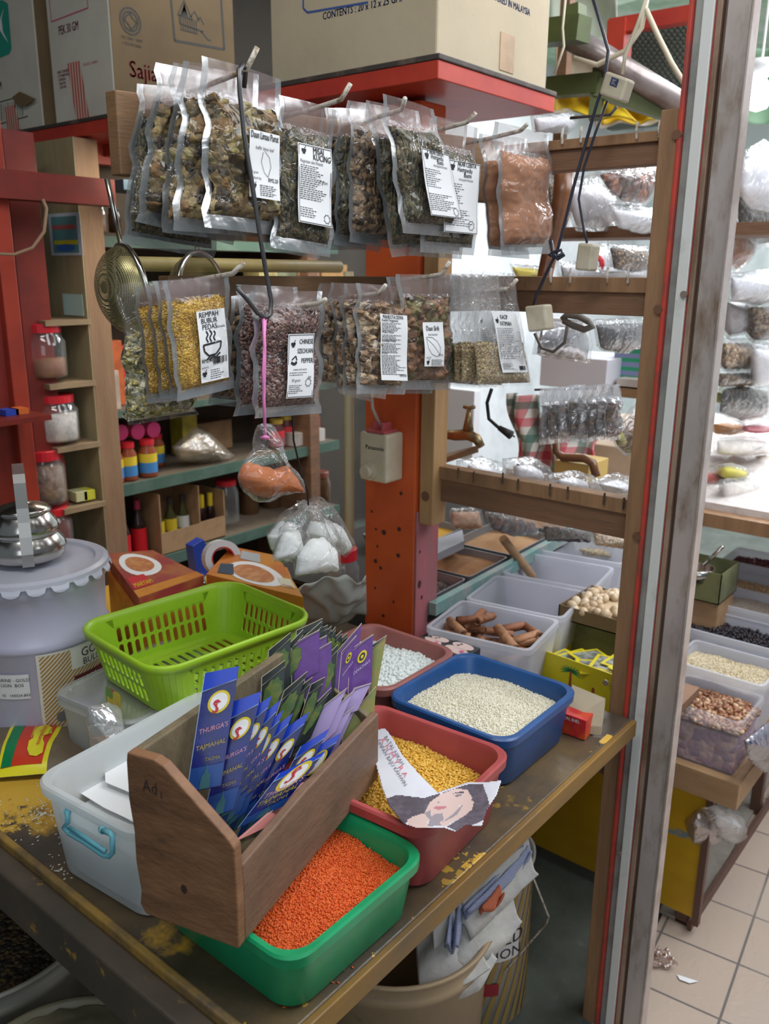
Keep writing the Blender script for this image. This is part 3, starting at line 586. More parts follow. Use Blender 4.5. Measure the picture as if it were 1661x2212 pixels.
def packet(corners, Y, cmat, label, group, fill=.27, T=.012, m=.075, mb=.085, lab=None, seed=0, slant=(0, 0, 0, 0), film=POUCH, name='spice_packet', wav=.004, cat='packet', nrough=.004, seal=SEALM, flatback=False):
    """corners TL TR BR BL in the photo; the pouch hangs in the plane y = Y"""
    Y = adj(sum(c[0] for c in corners)/4, sum(c[1] for c in corners)/4, Y)
    P = [PY(c[0], c[1], Y+s) for c, s in zip(corners, slant)]
    nrm = (P[1]-P[0]).cross(P[3]-P[0]).normalized()
    if nrm.y > 0: nrm = -nrm
    if nrm.dot(Vector((-1, -1, 0))) < 0: nrm = -nrm
    R = (P[1]-P[0]).normalized(); hgt = (P[3]-P[0]).length; wid = (P[1]-P[0]).length
    ctr = (P[0]+P[1])*.5
    o = thing(name, ctr, label, cat, group)
    def edge_w(v): return math.sin(v*17+seed)*wav+math.sin(v*31+seed*2.1)*wav*.5
    def base(u, v):
        p = bil(P, u, v)
        return p+R*(edge_w(v)*(1 if u > .5 else 1)*(1 if v > .1 else v*10)*abs(2*u-1))+nrm*(math.sin(v*13+seed+u*2)*wav*.7)
    def prof(u, v):
        a = min(1, max(0, (u-m)/.12))*min(1, max(0, (1-m-u)/.12)); b = min(1, max(0, (v-fill*.75)/.14))*min(1, max(0, (1-mb-v)/.06))
        return (a*b)**.6
    def film_p(u, v, k=1.):
        return base(u, v)+nrm*(T*prof(u, v)*1.12*k+.0022+noise.noise(Vector((u*7+seed, v*10, seed)))*.0035*(.3+prof(u, v)))
    def cont(u, v):
        uu = m+(1-2*m)*u; vv = fill+(1-mb-fill)*v
        if v < .2: vv += noise.noise(Vector((u*5, seed*3, 1)))*.05*(1-v/.2)
        return base(uu, vv)+nrm*(T*prof(uu, vv)+(noise.noise(Vector((uu*14+seed*5, vv*19, seed)))+.6*noise.noise(Vector((uu*30+seed*5, vv*42, seed))))*nrough*1.3-.0005)
    MB().grid(cont, 34, 48).build('contents', cmat, o, smooth=True)
    if not flatback:
        MB().grid(lambda u, v: base(m*.6+(1-1.2*m)*u, fill+(1-mb*.7-fill)*v)-nrm*(T*.6*prof(m+(1-2*m)*u, fill+(1-mb-fill)*v)+.001), 8, 12).build('contents_back', cmat, o, smooth=True)
    # seal strips (frame), film front
    s = MB()
    for (u0, u1, v0, v1) in ((0, m, 0, 1), (1-m, 1, 0, 1), (m, 1-m, 1-mb, 1)):
        s.grid(lambda u, v: base(u0+(u1-u0)*u, v0+(v1-v0)*v)+nrm*.0012, 3, 18)
    s.build('heat_seal', seal, o, smooth=True)
    if fill > .1: MB().grid(lambda u, v: base(m+(1-2*m)*u, fill*1.0*v)+nrm*(.0016+.003*math.sin(u*3.1)), 8, 6).build('header', POUCHT if film is POUCH else film, o, smooth=True)
    MB().grid(lambda u, v: film_p(m*.8+(1-1.6*m)*u, (fill if film is POUCH else 0)*.85+(1-mb*.8-(fill if film is POUCH else 0)*.85)*v), 18, 26).build('film', film, o, smooth=True)
    if lab:
        (lu0, lv0, lu1, lv1), lines, mark, off = lab
        Q = [film_p(a, b)+nrm*(off+(.004 if nrough > .003 else .0015)) for a, b in ((lu0, lv0), (lu1, lv0), (lu1, lv1), (lu0, lv1))]
        if len(lab[0]) > 4: pass
        def lp(u, v, e=0.): return bil(Q, u, v)+nrm*(math.sin(v*6+seed)*.0012+e)
        l = MB().grid(lambda u, v: lp(u, v), 4, 12).build('label', LBL, o, smooth=True)
        lw = (Q[1]-Q[0]).length; lh = (Q[3]-Q[0]).length; t = MB()
        Ru = (Q[1]-Q[0]).normalized(); 
        def txt(s_, u, v, size, wx=1., bold=0.):
            vs, fs = text_mesh(s_, 1); sz = size*.68; bold = bold*.7; wtx = max(q.x for q in vs)*sz*wx
            if u+wtx/lw > .95: wx = wx*(.95-u)/(wtx/lw)
            t.add([lp(u+(x.x*sz*wx)/lw, v-(x.y*sz)/lh, .0007) for x in vs], fs)
            if bold: t.add([lp(u+(x.x*sz*wx+bold)/lw, v-(x.y*sz+bold*.4)/lh, .0007) for x in vs], fs)
        def line(u0, v0, u1, v1, w=.0008):
            d = Vector(((u1-u0)*lw, (v1-v0)*lh)); n_ = Vector((-d.y, d.x)).normalized()*w/2
            t.add([lp(u0+n_.x/lw, v0+n_.y/lh, .0007), lp(u0-n_.x/lw, v0-n_.y/lh, .0007), lp(u1-n_.x/lw, v1-n_.y/lh, .0007), lp(u1+n_.x/lw, v1+n_.y/lh, .0007)], [(0, 1, 2, 3)])
        for (s_, u, v, size, wx, bd) in lines: txt(s_, u, v, size, wx, bd)
        for mk in mark:
            k = mk[0]
            if k == 'rows':
                _, u0, v0, u1, n_, dv = mk; rg = random.Random(seed)
                for i in range(n_):
                    x_ = u0; end = u0+(u1-u0)*rg.uniform(.55, 1)
                    while x_ < end:
                        w_ = rg.uniform(.03, .10); line(x_, v0+i*dv, min(x_+w_, end), v0+i*dv, .0009); x_ += w_+.02
            elif k == 'frame':
                e = mk[1]; 
                for a in ((e, e*.6, 1-e, e*.6), (1-e, e*.6, 1-e, 1-e*.6), (1-e, 1-e*.6, e, 1-e*.6), (e, 1-e*.6, e, e*.6)): line(*a, .0009)
            elif k == 'mortar':
                _, u, v, s_ = mk
                for i in range(6): w_ = (.5-.25*(i/5)**2 if i < 4 else .2+.1*(i-4))*s_; line(u-w_, v+i*s_*.12*lw/lh, u+w_, v+i*s_*.12*lw/lh, s_*.14*lw)
                line(u+s_*.1, v, u+s_*.45, v-s_*.5*lw/lh, s_*.13*lw)
            elif k == 'star':
                _, u, v, s_ = mk; pts = [(u+math.cos(a*math.pi/8)*s_*(1 if a % 2 else .72), v+math.sin(a*math.pi/8)*s_*lw/lh*(1 if a % 2 else .72)) for a in range(17)]
                for p_, q_ in zip(pts, pts[1:]): line(*p_, *q_, .0008)
            elif k == 'poly':
                for p_, q_ in zip(mk[2], mk[2][1:]): line(*p_, *q_, mk[1])
            elif k == 'bars':
                _, u0, v0, u1, v1, n_ = mk; rg = random.Random(5)
                for i in range(n_): x_ = u0+(u1-u0)*i/n_; line(x_, v0, x_, v1, rg.choice((.0005, .0009, .0016)))
        t.build('lettering', BLK, l)
    return o
def rowset(base_c, Y, offs, mats, labels, group, seedb=0, **k):
    """packets hanging behind the front one on the same hook: own depth and own tilt"""
    for i, (dy, dx, dz) in enumerate(offs):
        c = [(x+dx[0], y+dz) if j in (0, 3) else (x+dx[1], y+dz) for j, (x, y) in enumerate(base_c)]
        packet(c, Y+dy, mats[i % len(mats)], labels[i], group, seed=seedb+i*1.7, **k)
GU1 = 'herb packets on the first upper hook'; GL = 'packets on the lower hooks'
MORT = ('mortar', .16, .07, .13)
# --- upper row
packet([(432, 122), (606, 172), (624, 512), (440, 492)], .952, LEAFY, 'large pouch of dried lime leaves labelled Daun Limau Purut, front of its hook', GU1, fill=.22, T=.016, seed=1.3, nrough=.008, slant=(.02, 0, 0, .0),
       lab=((.40, .40, .76, .80), [('Daun Limau Purut', .03, .115, .0185, .78, .0005), ('kaffir lime leaf', .2, .27, .009, .9, 0), ('RM2.20', .62, .73, .011, .9, .0002), ('packed by', .04, .715, .0075, .9, 0), ('15 gram', .06, .63, .007, .8, 0)], [('mortar', .16, .80, .14), ('rows', .34, .80, .92, 6, .03), ('poly', .0006, [(.45, .3), (.4, .45), (.5, .6), (.62, .66), (.72, .5), (.66, .36), (.5, .28)])], .003))
lab_ = ['silver sealed leaf pouch just behind the lime leaf pouch', 'leaf pouch third from the front on the first hook', 'leaf pouch with pale header, fourth on the first hook', 'dark herb pouch at the very back of the first hook']
packet([(392, 132), (560, 160), (560, 512), (372, 498)], .980, LEAFY, lab_[0], GU1, fill=.2, T=.013, seed=2.1, nrough=.008)
packet([(374, 135), (520, 158), (520, 520), (345, 502)], 1.000, LEAFY, lab_[1], GU1, fill=.2, T=.013, seed=3.4, nrough=.008)
packet([(338, 134), (500, 170), (500, 530), (292, 478)], 1.018, LEAFY, lab_[2], GU1, fill=.24, T=.013, seed=4.8, nrough=.008)
packet([(297, 180), (470, 200), (460, 560), (262, 525)], 1.040, LEAFG, lab_[3], GU1, fill=.2, T=.012, seed=5.2)
GU2 = 'herb packets on the second upper hook'
packet([(600, 205), (722, 238), (713, 556), (585, 535)], .965, LEAFG, 'pouch of shredded green herb labelled Misai Kucing in bold letters', GU2, fill=.2, T=.013, seed=6.6,
       lab=((.22, .29, .80, .81), [('MISAI', .42, .10, 0.0175, .8, .0005), ('KUCING', .42, .18, 0.0175, .8, .0005), ('Kegunaan dan Khasiat', .05, .235, .0095, .8, 0), ('5 gram', .62, .46, .010, .9, 0)], [('frame', .025), MORT, ('rows', .06, .27, .85, 17, .026), ('rows', .06, .80, .6, 5, .028), ('star', .85, .90, .10), ('poly', .0006, [(.95, .3), (.95, .6)])], .003))
packet([(590, 212), (700, 236), (690, 560), (570, 540)], .995, LEAFG, 'plain green herb pouch hidden behind the Misai Kucing pouch', GU2, fill=.2, T=.012, seed=7.1)
GU3 = 'herb packets on the third upper hook'
packet([(822, 203), (937, 236), (1000, 514), (868, 504)], .940, LEAFG, 'tilted pouch labelled Akar Cerita Hempedu Bumi hanging foremost on the third hook', GU3, fill=.2, T=.012, seed=8.2, slant=(0, 0, -.01, -.01),
       lab=((.30, .36, .86, .86), [('AKAR CERITA', .27, .06, .0135, .72, .0005), ('Hempedu', .30, .125, .0150, .9, .0003), ('Bumi', .5, .19, .0150, .9, .0003), ('Andrographis Paniculata', .36, .235, .0075, .8, 0)], [('frame', .02), MORT, ('rows', .05, .29, .6, 9, .032), ('rows', .05, .66, .9, 9, .03), ('star', .84, .9, .09)], .003))
packet([(790, 216), (905, 240), (958, 545), (842, 556)], .965, LEAFG, 'silver edged herb pouch directly behind the tilted Hempedu Bumi pouch', GU3, fill=.22, T=.012, seed=9.7)
packet([(752, 216), (840, 232), (862, 540), (752, 522)], .990, HERBB, 'glinting pouch of brown leaves third on the third hook', GU3, fill=.2, T=.013, seed=10.3)
packet([(724, 232), (810, 240), (820, 545), (722, 528)], 1.008, LEAFG, 'glinting pouch of brown stalks fourth on the third hook', GU3, fill=.2, T=.013, seed=11.9)
packet([(700, 232), (780, 240), (790, 540), (690, 540)], 1.028, HERBB, 'dark pouch last on the third hook, half hidden', GU3, fill=.2, T=.012, seed=12.2)
GU4 = 'packets on the fourth and fifth upper hooks'
packet([(933, 250), (1030, 277), (1024, 552), (905, 545)], .965, LEAFG, 'upright pouch labelled Hempedu Bumi to the right of the tilted one', GU4, fill=.22, T=.012, seed=13.5,
       lab=((.20, .30, .82, .84), [('AKAR CERITA', .30, .07, .0155, .74, .0005), ('Hempedu', .30, .145, .0160, .9, .0003), ('Bumi', .5, .215, .0160, .9, .0003), ('Andrographis Paniculata', .36, .265, .008, .7, 0)], [('frame', .02), MORT, ('rows', .05, .32, .6, 9, .032), ('rows', .05, .68, .9, 8, .03), ('star', .80, .88, .10)], .003))
packet([(925, 255), (1010, 270), (1000, 560), (880, 552)], .99, LEAFG, 'herb pouch behind the upright Hempedu Bumi pouch', GU4, fill=.22, T=.012, seed=14.5)
packet([(1067, 262), (1186, 291), (1188, 548), (1080, 552)], .955, POWD, 'plump pouch of reddish brown powder at the right end of the upper row', GU4, fill=.22, T=.019, seed=15.5, nrough=.002)
packet([(1036, 288), (1140, 300), (1140, 560), (1052, 552)], .990, POWD, 'second brown powder pouch tucked behind the end one', GU4, fill=.22, T=.016, seed=16.5, nrough=.002)
# --- lower row
packet([(350, 607), (491, 594), (503, 838), (383, 868)], .950, GOLDS, 'pouch of golden spice labelled Rempah Bubur Pedas with a steaming bowl drawing', GL, fill=.17, T=.008, seed=17.5, nrough=.0012, wav=.002,
       lab=((.36, .27, .84, .88), [('REMPAH', .07, .09, .0150, .95, .0002), ('BUBUR', .12, .175, .0150, .95, .0002), ('PEDAS', .14, .26, .0150, .95, .0002), ('Sarawak', .66, .26, .009, .9, 0), ('RM2.40', .04, .72, .011, .9, .0003), ('packed by', .03, .80, .006, .8, 0), ('955 00 1234', .45, .775, .006, .9, 0)],
            [('poly', .0026, [(.12, .47), (.15, .56), (.30, .63), (.55, .62), (.72, .54), (.76, .45), (.12, .47)]), ('poly', .0022, [(.3, .44), (.24, .38), (.32, .33), (.26, .28)]), ('poly', .0022, [(.42, .44), (.36, .38), (.46, .32), (.38, .27)]), ('poly', .0022, [(.55, .43), (.5, .38), (.58, .33), (.53, .29)]),
             ('poly', .0026, [(.22, .68), (.4, .62), (.52, .67), (.70, .61)]), ('poly', .0024, [(.3, .69), (.46, .64), (.62, .68)]), ('bars', .46, .66, .96, .755, 16), ('mortar', .13, .86, .16), ('rows', .34, .84, .95, 5, .03)], .0015))
lab_ = ['golden spice pouch directly behind the Rempah Bubur Pedas pouch', 'golden spice pouch third in the first lower stack', 'golden spice pouch fourth in the first lower stack']
for i, (c, y) in enumerate(([[(330, 607), (450, 600), (450, 850), (368, 858)], .972], [[(312, 618), (430, 606), (430, 858), (345, 862)], .990], [[(288, 620), (400, 606), (410, 862), (318, 872)], 1.008])):
    packet(c, y, GOLDS, lab_[i], GL, fill=.17, T=.007, seed=18.1+i, nrough=.001, wav=.002)
packet([(257, 614), (400, 600), (427, 897), (272, 920)], 1.03, CHRY, 'clear bag of dried chrysanthemum flowers at the left end of the lower row', GL, fill=.36, T=.014, m=.03, mb=.04, seed=21.5, nrough=.009, film=CLEARB, seal=CLEARB)
packet([(541, 628), (697, 629), (690, 893), (546, 905)], .950, PEPP, 'pouch of dark red peppercorns labelled Chinese Szechuan Pepper', GL, fill=.15, T=.013, seed=22.5, nrough=.0025,
       lab=((.36, .33, .74, .84), [('CHINESE', .42, .155, .0145, .8, .0003), ('SZECHUAN', .36, .30, .0145, .8, .0003), ('PEPPER', .50, .45, .0145, .85, .0003), ('sweet and warm', .2, .565, .007, .9, 0), ('50 gram', .15, .74, .009, .9, 0), ('RM', .76, .70, .008, .9, 0)],
            [('frame', .03), ('mortar', .20, .14, .16), ('poly', .004, [(.12, .44), (.25, .47), (.33, .43)]), ('poly', .002, [(.15, .40), (.30, .34), (.34, .41)]), ('rows', .06, .60, .8, 2, .035), ('rows', .06, .80, .6, 5, .03), ('star', .78, .76, .12)], .003))
packet([(512, 614), (640, 620), (640, 885), (505, 900)], .985, PEPP, 'second peppercorn pouch showing at the left of the labelled pepper pouch', GL, fill=.15, T=.012, seed=23.5, nrough=.0025)
packet([(500, 640), (600, 622), (600, 890), (450, 872)], 1.02, HERBB, 'pouch of herb with pale green tag at the back of the pepper hook', GL, fill=.15, T=.010, seed=24.5)
packet([(766, 611), (884, 621), (874, 852), (770, 850)], .945, CHIPS, 'pouch of dried fruit slices with long text label headed Mahkota Dewa', GL, fill=.16, T=.013, seed=25.5, nrough=.007,
       lab=((.28, .26, .78, .86), [('MAHKOTA DEWA', .08, .065, .0125, .72, .0003), ('Kaedah Penggunaan:', .04, .105, .0085, .85, .0002), ('Waktu Minum', .04, .28, .0085, .85, .0002), ('Kandungan Mineral', .04, .41, .0085, .75, .0002), ('Khasiat', .04, .60, .0085, .85, 0), ('RM5.50', .7, .94, .009, .9, .0002)],
            [('rows', .04, .13, .95, 6, .022), ('rows', .04, .31, .95, 4, .022), ('rows', .04, .44, .95, 7, .022), ('rows', .04, .62, .95, 14, .022)], .003))
packet([(738, 612), (840, 616), (836, 862), (740, 850)], .968, CHIPS, 'dried fruit pouch second on the third lower hook', GL, fill=.16, T=.012, seed=26.5, nrough=.007)
packet([(712, 610), (800, 614), (800, 868), (728, 850)], .990, CHIPS, 'dried fruit pouch third on the third lower hook', GL, fill=.16, T=.012, seed=27.5, nrough=.007)
packet([(690, 612), (780, 612), (780, 846), (690, 838)], 1.02, CHIPS, 'dark edged dried fruit pouch last on the third lower hook', GL, fill=.16, T=.012, seed=28.5, nrough=.007)
packet([(856, 592), (978, 593), (970, 842), (866, 842)], .965, SIRIH, 'pouch of brown betel leaves with small white Daun Sirih label', GL, fill=.19, T=.014, seed=29.5, nrough=.007,
       lab=((.24, .40, .66, .78), [('Daun Sirih', .14, .19, .0170, .85, .0004), ('dried betel leaf', .22, .30, .008, .9, 0), ('RM1.50', .68, .77, .008, .9, 0), ('packed by', .08, .81, .006, .9, 0)],
            [('poly', .0007, [(.12, .4), (.18, .58), (.36, .72), (.62, .78), (.78, .72), (.78, .56), (.62, .42), (.4, .34), (.12, .33), (.12, .4)]), ('poly', .0007, [(.12, .36), (.45, .52), (.78, .74)]), ('mortar', .17, .88, .13), ('rows', .34, .85, .94, 5, .03)], .003))
packet([(835, 598), (930, 596), (930, 850), (850, 850)], .995, SIRIH, 'betel leaf pouch behind the Daun Sirih pouch', GL, fill=.19, T=.012, seed=30.5, nrough=.007)
packet([(1010, 583), (1108, 591), (1149, 832), (1032, 836)], .945, OATS, 'clear bag of straw coloured chaff labelled Kacip Fatimah at the right end', GL, fill=.60, T=.008, m=.03, mb=.035, seed=31.5, nrough=.001, film=CLEARB, seal=CLEARB, wav=.001,
       lab=((.36, .33, .86, .87), [('KACIP', .28, .12, .0165, .8, .0004), ('FATIMAH', .22, .225, .0165, .8, .0004)], [('mortar', .13, .13, .12), ('rows', .06, .27, .92, 18, .029), ('rows', .06, .85, .5, 5, .022), ('bars', .70, .89, .95, .96, 14)], .001))
for i, (a_, y, mt, nm) in enumerate(((-18, .965, OATS, 'clear bag of brown chaff second behind the Kacip Fatimah bag'), (-34, .985, OATS, 'clear bag of brown chaff third behind the Kacip Fatimah bag'), (-52, 1.005, GRNS, 'clear bag of green seed fourth behind the Kacip Fatimah bag'), (-68, 1.03, GRNS, 'clear bag of dark green seed at the back of that hook'))):
    packet([(1010+a_, 590), (1095+a_, 594), (1105+a_, 838), (1015+a_, 830)], y, mt, nm, GL, fill=.62, T=.008, m=.03, mb=.035, seed=33.5+i, nrough=.001, film=CLEARB, seal=CLEARB, wav=.001,
           lab=((.36, .33, .86, .87), [], [('mortar', .13, .13, .12), ('rows', .06, .27, .92, 18, .029)], .001) if i == 0 else None)
# ================================================================= LONG HOOK, STRING AND BAG OF ORANGE POWDER
YK = .925
pts = [(527, 190), (531, 150), (524, 140), (516, 152), (518, 200), (527, 290), (545, 400), (560, 500), (575, 590), (586, 650), (584, 680), (572, 686), (556, 676), (532, 645), (511, 621)]
lk = MB().tube([PY(x, y, YK if i > 3 else YK+.006*(3-i)) for i, (x, y) in enumerate(pts)], .0034, 8)
solo(lk, 'long_wire_hook', DARKW, 'long dark wire hook hanging from the first hook above the orange powder bag', 'hook', smooth=True)
st = MB().tube([PY(569, 684, YK), PY(572, 760, YK-.003), PY(570, 860, YK-.004), PY(573, 950, YK)], .0024, 6).tube([PY(574, 684, YK), PY(568, 800, YK-.004), PY(573, 945, YK)], .0018, 6)
solo(st, 'pink_string', PM('pink_string', (.72, .22, .50), .5), 'pink plastic string tying the orange powder bag to the long hook', 'string', smooth=True)
def bag(name, outline, Y, T, film, fillmat, fillpoly, label, cat, group=None, seed=0, tie=None, n=40):
    """puffy clear bag from its outline, with an opaque filling inside"""
    P = [PY(x, y, Y) for x, y in outline]; c = sum(P, Vector())/len(P)
    o = thing(name, (c.x, Y, max(p.z for p in P)), label, cat, group)
    def puff(poly, T_, k=1., rings=8, wr=.25, off=0):
        # resample the outline
        L_ = [0.]; m_ = len(poly)
        for i in range(m_): L_.append(L_[-1]+(poly[(i+1) % m_]-poly[i]).length)
        Q = []
        for i in range(n):
            s_ = L_[-1]*i/n; j = max(q for q in range(m_) if L_[q] <= s_); f = (s_-L_[j])/(L_[j+1]-L_[j]+1e-9); Q.append(poly[j].lerp(poly[(j+1) % m_], f))
        cc = sum(Q, Vector())/n; mb = MB(); loops = []
        for side in (1, -1):
            for r in (range(rings+1) if side == 1 else range(rings-1, -1, -1)):
                f = r/rings; loops.append([cc+(q-cc)*max(f, .02)+Vector((0, -side*(T_*(1-f**2.4)+noise.noise(q*30+Vector((seed, f*3, 0)))*T_*wr*(1-f)*(f+.3)), 0))+Vector((0, 0, math.sin(i*2.1+seed)*.0012*f)) for i, q in enumerate(Q)])
        mb.loft(loops, 0, (True, True)); return mb
    puff([PY(x, y, Y) for x, y in fillpoly], T*.85, wr=.1).build('contents', fillmat, o, smooth=True)
    puff(P, T, wr=.5).build('film', film, o, smooth=True)
    if tie: 
        t_ = MB(); a, b = tie; t_.tube([PY(a[0]-8, a[1], Y), PY(a[0], a[1]-2, Y-.006), PY(a[0]+8, a[1], Y)], .003, 6); t_.build('tie', b, o, smooth=True)
    return o
ORP = PM('orange_spice_powder', (.44, .12, .03), .85, 0, (.52, .17, .045), 20, (.4, .7), .3, 120)
bag('powder_bag', [(556, 918), (590, 912), (592, 935), (577, 950), (600, 975), (632, 1010), (655, 1040), (662, 1064), (620, 1068), (575, 1088), (545, 1080), (520, 1055), (510, 1030), (535, 985), (566, 948), (555, 930)], .925, .032, CLEARB, ORP,
    [(548, 1002), (575, 1008), (605, 1018), (618, 1002), (640, 1030), (660, 1063), (610, 1066), (570, 1076), (530, 1062), (512, 1032), (522, 1008), (535, 996)], 'clear knotted bag of orange spice powder hanging on a pink string', 'bag', tie=((572, 946), _M['pink_string']))
bk = MB().tube([PY(632, 890, 1.0), PY(634, 950, .99), PY(650, 1020, 1.0), PY(664, 1060, 1.0), PY(666, 1092, 1.0)], .0016, 6)
solo(bk, 'hanging_cord', BLK, 'thin black cord hanging from the lower packets to the white powder bags', 'cord', smooth=True)
WP = PM('white_powder', (.80, .82, .80), .85, 0, (.72, .74, .72), 14)
gW = 'bags of white powder on the black cord'
bag('powder_bag', [(575, 1160), (612, 1105), (660, 1078), (650, 1120), (640, 1165), (610, 1195), (585, 1190)], 1.045, .025, CLEARB, WP, [(578, 1160), (605, 1125), (640, 1130), (630, 1165), (608, 1190), (587, 1188)], 'white powder bag hanging leftmost in the cluster', 'bag', gW, 1)
bag('powder_bag', [(650, 1085), (690, 1070), (720, 1095), (745, 1135), (770, 1185), (745, 1205), (700, 1180), (670, 1130)], 1.06, .03, CLEARB, WP, [(700, 1120), (735, 1135), (760, 1185), (742, 1200), (705, 1175), (690, 1140)], 'white powder bag hanging rightmost in the cluster', 'bag', gW, 2)
bag('powder_bag', [(640, 1080), (680, 1085), (725, 1140), (738, 1180), (700, 1200), (660, 1180), (650, 1130)], 1.02, .028, CLEARB, WP, [(672, 1125), (705, 1130), (728, 1165), (715, 1185), (680, 1180), (662, 1150)], 'white powder bag with crinkled top in the upper middle of the cluster', 'bag', gW, 3)
bag('powder_bag', [(615, 1130), (655, 1090), (668, 1150), (655, 1200), (625, 1218), (588, 1212), (600, 1170)], 1.0, .026, CLEARB, WP, [(612, 1150), (645, 1145), (655, 1190), (625, 1212), (592, 1208), (602, 1175)], 'white powder bag lower left in the cluster', 'bag', gW, 4)
bag('powder_bag', [(660, 1090), (690, 1100), (705, 1160), (735, 1190), (735, 1238), (690, 1240), (634, 1247), (640, 1200), (655, 1160)], .975, .03, CLEARB, WP, [(668, 1165), (700, 1160), (728, 1190), (732, 1234), (690, 1236), (637, 1243), (643, 1200)], 'white powder bag lowest and foremost in the cluster', 'bag', gW, 5)
# ================================================================= WOODEN SACHET BOX (fitted corner, yaw)
BO = Vector((.5184, .6194, .8760)); BY = .2597; BL_, BW, BHb, BHf = .357, .139, .2107, .103
E1 = Vector((math.cos(BY), math.sin(BY), 0)); E2 = Vector((-math.sin(BY), math.cos(BY), 0)); E3 = Vector((0, 0, 1))
def bp(u, v, w): return BO+E1*u+E2*v+E3*w
wb = thing('wooden_sachet_box', BO, 'old wooden box with sloping end holding rows of sachets, resting on the green tray', 'box')
BOXW = PM('old_box_wood', (.29, .14, .065), .62, 0, (.13, .062, .03), 9, (.35, .7), .35, 60, col3=(.04, .03, .03), scale3=12, thr3=(.66, .8), stretch=(1, 1, 2.5))
BOXG = PM('grey_worn_wood', (.20, .155, .085), .7, 0, (.11, .085, .05), 9, (.35, .7), .4, 70, col3=(.28, .2, .12), scale3=18, thr3=(.6, .8), stretch=(2.5, 2.5, 1))
prof_ = [(0, 0), (0, .13), (.095, BHb), (BW, BHb), (BW, 0)]
# ragged outer edge of the end board
def end_board(u0, th, mat, name):
    m = MB(); pts = [(0, 0), (-.001, .06), (0, .13), (.006, .138), (.088, BHb-.004), (.10, BHb), (BW-.002, BHb), (BW, BHb-.012), (BW+.001, .15), (BW-.003, .11), (BW-.002, .07), (BW-.006, .03), (BW-.003, .012), (BW-.010, 0)]
    m.prism([bp(u0, v, w) for v, w in pts], E1*th); return m.build(name, mat, wb, bevel=.002)
end_board(-.012, .014, [BOXW], 'end_board')
MB().prism([bp(.002, 0, 0), bp(BL_, 0, 0), bp(BL_, 0, BHf+.004), bp(.15, 0, BHf+.004), bp(.002, 0, BHf-.004)], E2*.012).build('front_board', PM('front_board_wood', (.20, .115, .07), .6, 0, (.12, .075, .05), 8, (.35, .7), .35, 60, col3=(.05, .04, .04), scale3=14, thr3=(.66, .8), stretch=(1, 1, 2)), wb, bevel=.002)
MB().prism([bp(.002, BW-.012, 0), bp(BL_, BW-.012, 0), bp(BL_, BW-.012, BHb-.015), bp(.002, BW-.012, BHb-.002)], E2*.012).build('back_board', BOXG, wb, bevel=.002)
MB().prism([bp(BL_-.012, .012, 0), bp(BL_-.012, BW-.012, 0), bp(BL_-.012, BW-.012, BHb-.04), bp(BL_-.012, .012, BHf)], E1*.012).build('far_end_board', BOXG, wb, bevel=.002)
MB().prism([bp(.002, .012, 0), bp(BL_-.012, .012, 0), bp(BL_-.012, BW-.012, 0), bp(.002, BW-.012, 0)], E3*.010).build('bottom_board', BOXG, wb)
t = MB(); put_text(t, 'Ad', .022, bp(-.0128, .118, .168), -E2, E3, wx=.8); put_text(t, 'I', .012, bp(-.0128, .094, .165), -E2, E3); t.build('pen_mark', flat('pen_ink', (.05, .03, .03)), wb)
kn = MB()
for v, w, r in ((.070, .055, .006),):
    kn.add([bp(-.0125, v+math.cos(a*.5236)*r*.7, w+math.sin(a*.5236)*r) for a in range(12)], [tuple(range(12))[::-1]])
kn.build('wood_knot', flat('dark_knot', (.05, .028, .02)), wb)
# ---- sachets
SACH = 'hair colour sachets in the wooden box'
BLU = PM('sachet_blue', (.008, .018, .20), .25, 0, (.006, .012, .09), 25, (.4, .7), .15, 40); BLUF = PM('sachet_blue_flap', (.01, .05, .50), .25)
BLKS = PM('sachet_black', (.018, .028, .026), .4, 0, (.012, .016, .016), 30, (.4, .7)); GRNB = PM('sachet_green_splash', (.05, .11, .02), .4, 0, (.12, .16, .02), 60)
PUR = PM('sachet_purple', (.13, .045, .27), .4, 0, (.10, .03, .20), 20); LAV = PM('sachet_lavender', (.42, .32, .60), .4); SEDG = flat('worn_card_edge', (.50, .44, .34), .8)
PNK = PM('sachet_pink', (.70, .26, .24), .35, 0, (.62, .34, .26), 9); YEL = flat('sachet_yellow', (.72, .56, .03)); TEA = PM('taj_blue', (.008, .06, .26), .35); GREENG = PM('sachet_olive', (.22, .26, .07), .45, 0, (.30, .24, .08), 30)
nB = (-E1*.80-E2*.45+E3*.42).normalized()
def on_plane(px, py, p0, n):
    d = Vector(_wr(px, py)); e = Vector(EYE); t_ = (p0-e).dot(n)/d.dot(n); return e+d*t_
